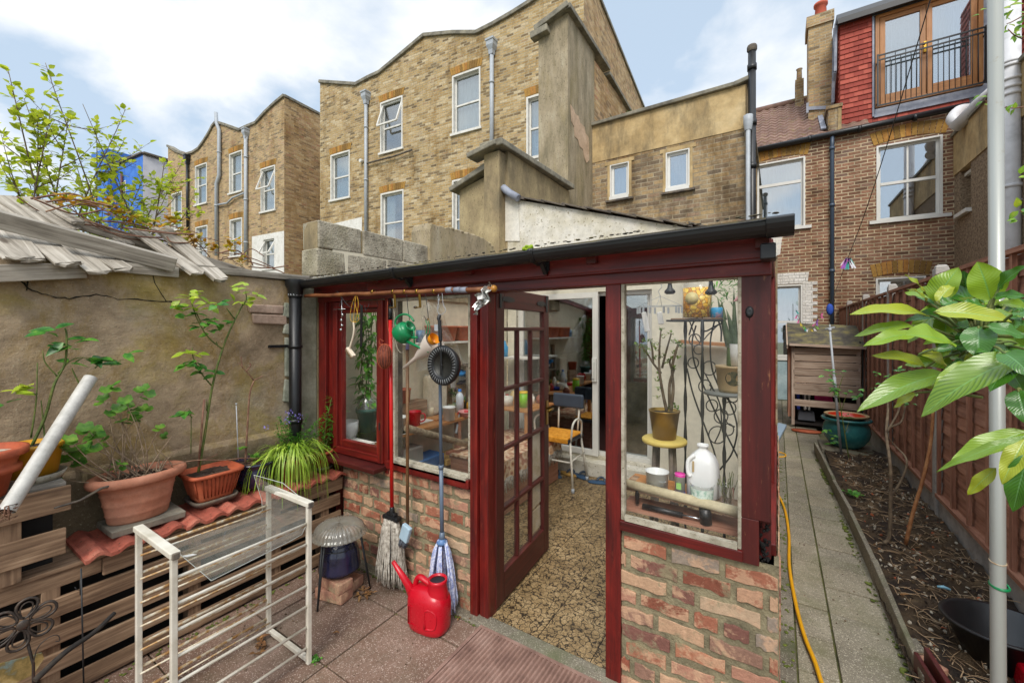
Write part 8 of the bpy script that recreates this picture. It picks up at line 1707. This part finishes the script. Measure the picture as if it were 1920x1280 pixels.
# ================================================================ CITRUS
t=M['citrus']=leafmat('mottled_citrus_leaf',['123a0c','1f5010','336812'],vein=('7c9a26','6f9c48'),trans=.13,rough=.30,scale=10)
M['citrusy']=leafmat('yellowing_citrus_leaf',['2c5c12','467a14','6c8e1c'],vein=('9ca62c','8cae58'),trans=.16,rough=.30,scale=10)
M['citrusd']=leafmat('dark_citrus_leaf',['0e2e12','163f18','215420'],vein=('3f6e20','5c8a4c'),trans=.12,rough=.25,scale=10)
ct=thing('citrus_tree','leafy citrus branch with big glossy mottled green leaves, close to the camera at right','tree',(.80,1.05,0))
zc=lambda x,y:(1400+x/2.91,420+y/2.91)
MBs={'c':MB(),'a':MB(),'y':MB(),'d':MB()}; stm=MB(); hub=V(.66,1.0,1.55)
def bigleaf(mb,b,t_,w_,nr,curl=.12,fold=.18,wave=.0,n=12,m=6):
    L=(t_-b).length; d=(t_-b).normalized(); s=d.cross(nr).normalized(); u=s.cross(d).normalized(); 
    if u.dot(nr)<0: u=-u
    i=len(mb.v); ph=rr(0,6)
    for k in range(n+1):
        t=k/n; wd=w_/2*max(.015,(math.sin(math.pi*t**.85))**.75*(1-.12*t)); c_=b+d*(L*t)+u*(curl*L*math.sin(math.pi*t)*.6-curl*L*t*t*.3)
        for q in range(m+1): a=(q/m-.5)*2; mb.v.append(c_+s*(a*wd)+u*(abs(a)**1.3*wd*fold*1.5+wave*math.sin(t*14+ph)*abs(a)))
    for k in range(n):
        for q in range(m): a=i+k*(m+1)+q; mb.f.append((a,a+1,a+m+2,a+m+1)); mb.sm.append(True); mb.uv[len(mb.f)-1]=[(k/n,q/m),(k/n,(q+1)/m),((k+1)/n,(q+1)/m),((k+1)/n,q/m)]
LV=[((1000,500),(572,480),100,'y',.74,.70),((975,380),(865,275),42,'y',.74,.72),((985,425),(885,350),34,'y',.76,.74),((1030,430),(1155,235),125,'a',.72,.70),((1040,430),(1135,320),60,'y',.70,.70),((1330,415),(1260,205),150,'a',.68,.68),((1375,355),(1530,225),85,'d',.66,.62),((1350,400),(1530,395),60,'d',.66,.62),((1360,440),(1540,460),70,'a',.68,.62),((1020,480),(1455,525),110,'y',.66,.62),((1115,650),(870,600),165,'a',.63,.62),((910,555),(590,605),62,'a',.72,.74),((930,600),(640,660),80,'a',.70,.70),((980,780),(690,710),78,'y',.72,.72),((940,710),(1110,790),100,'y',.68,.68),((1085,815),(605,1012),120,'c',.66,.66),((1560,700),(945,1035),165,'c',.56,.60),((1245,750),(1010,940),95,'a',.62,.62),((1265,560),(1270,735),130,'d',.62,.60),((1300,560),(1530,620),85,'d',.60,.58),((1250,745),(1075,810),60,'d',.64,.64),((1020,690),(1270,680),45,'d',.66,.64),((1530,1130),(1110,1300),110,'a',.55,.58),((1400,700),(1560,830),120,'d',.56,.52),((1430,680),(1250,700),80,'d',.6,.6),((930,920),(802,1002),42,'y',.68,.70),((1050,880),(930,900),40,'y',.66,.66),((1130,420),(1060,445),70,'d',.68,.68),((1290,440),(1180,440),70,'d',.66,.66),((1240,580),(1130,560),80,'d',.66,.66),((1150,650),(1240,600),70,'d',.66,.66),((1480,900),(1530,1090),110,'d',.56,.54),((1440,560),(1540,545),60,'d',.6,.58),((1160,545),(1120,460),60,'a',.68,.66),((1200,700),(1250,780),60,'y',.63,.63),((1480,480),(1560,510),80,'d',.60,.58)]
for _ in range(60):
    a_=rr(0,6.28); bx_,by_=rr(1080,1480),rr(400,800); L_=rr(120,250); LV.append(((bx_,by_),(bx_+math.cos(a_)*L_*1.3-60,by_+math.sin(a_)*L_+20),rr(70,120),random.choice('ddcaa'),rr(.72,.82),rr(.72,.84)))
for (bx,by),(tx,ty),w_,k,d0,d1 in LV:
    b=onD(*zc(bx,by),d0); t_=onD(*zc(tx,ty),d1); wm=w_/2.91/776*(d0+d1)/2*1.12; nr=(EYE-(b+t_)/2).normalized()+V(rr(-.2,.2),rr(-.2,.1),.9); bigleaf(MBs[k],b,t_,wm,nr,rr(.06,.16),rr(.12,.3),.002)
    J=onD(*zc(1270,600),.66) if by<900 else onD(*zc(1520,900),.56); J=J.lerp(b,.35)+V(0,0,-.01); stm.tube(curve([J,J.lerp(b,.6)+V(0,0,.004),b,b.lerp(t_,.08)],3),[.0022,.0014],5)
LZ=[((1400,42),(945,220),46,'c',.52,.56),((1395,60),(1275,285),90,'y',.54,.54),((1250,205),(1105,340),62,'y',.56,.58),((1410,130),(1330,425),110,'d',.53,.54)]
for (bx,by),(tx,ty),w_,k,d0,d1 in LZ:
    b=onD(1400+bx/2.667,800+by/2.667,d0); t_=onD(1400+tx/2.667,800+ty/2.667,d1); bigleaf(MBs[k],b,t_,w_/2.667/776*(d0+d1)/2,(EYE-b).normalized()+V(0,0,.5),.1,.2,.002)
J0=onD(*zc(1270,600),.66); J1=onD(*zc(1520,900),.56); stm.tube(curve([V(.80,1.05,0),V(.79,1.03,.8),V(.74,1.0,1.3),J1+V(.1,0,-.05),J1],6),[.014,.005],8); stm.tube(curve([V(.76,1.01,1.2),V(.62,1.0,1.5),J0+V(.1,.0,-.02),J0,onD(*zc(1010,500),.74)],6),[.008,.002],7)
stm.build('branches',M['rosestem'],ct); MBs['a'].build('leaves',M['citrus'],ct); MBs['c'].build('mottled_leaves',leafmat('deep_mottled_citrus_leaf',['123e10','1d5214','2c661a'],vein=('6c8a2c','6f9848'),trans=.15,rough=.26,scale=10),ct); MBs['y'].build('yellowing_leaves',M['citrusy'],ct); MBs['d'].build('dark_leaves',M['citrusd'],ct)
# sprigs at top right
sg=thing('overhanging_branch','small budding twigs with round leaves hanging in at the top right corner','branch',onD(1960,80,1.5)); st=MB(); lf=MB()
for pth in ([(1990,-60),(1992,100),(1990,250),(1990,410)],[(1990,60),(1935,75),(1905,68),(1890,55)],[(1990,10),(1940,20),(1900,40),(1888,45)],[(1990,205),(1930,200),(1900,203),(1886,200)],[(1990,20),(1930,-5),(1895,10)],[(1990,330),(1940,335),(1912,330)],[(1990,400),(1940,405),(1912,395)]): st.tube(curve([onD(x,y,1.5) for x,y in pth],4),[.003,.0015],5)
for x,y,s in ((1893,12,.03),(1905,5,.03),(1898,20,.026),(1912,45,.024),(1893,45,.02),(1890,58,.022),(1914,52,.024),(1903,70,.018),(1896,62,.018),(1915,68,.02),(1884,206,.02),(1900,204,.018),(1916,25,.024),(1882,38,.014),(1908,392,.03),(1915,400,.03),(1912,330,.024),(1908,412,.02),(1888,-2,.03)):
    for _ in range(2): lf.leaf(onD(x+rr(-4,4),y+rr(-4,4),1.5),(rr(-1,1),rr(-.5,.5),rr(-.8,.8)),(0,-.7,.7),s*1.2,s*.75,.2,4,.2)
for x,y in ((1842,190),(1850,182),(1838,178),(1845,196),(1838,20),(1836,28)): lf.leaf(onD(x,y,1.5),(rr(-1,1),rr(-.5,.5),rr(-.8,.8)),(0,-.7,.7),.022,.012,.2,4,.2)
st.tube(curve([onD(x,y,1.5) for x,y in ((1846,188),(1870,200),(1900,203))],4),.0015,4)
st.build('twigs',M['bark2'],sg); lf.build('leaves',leafmat('budding_leaf',['3f7a26','86b030','c0c83a'],trans=.35),sg)
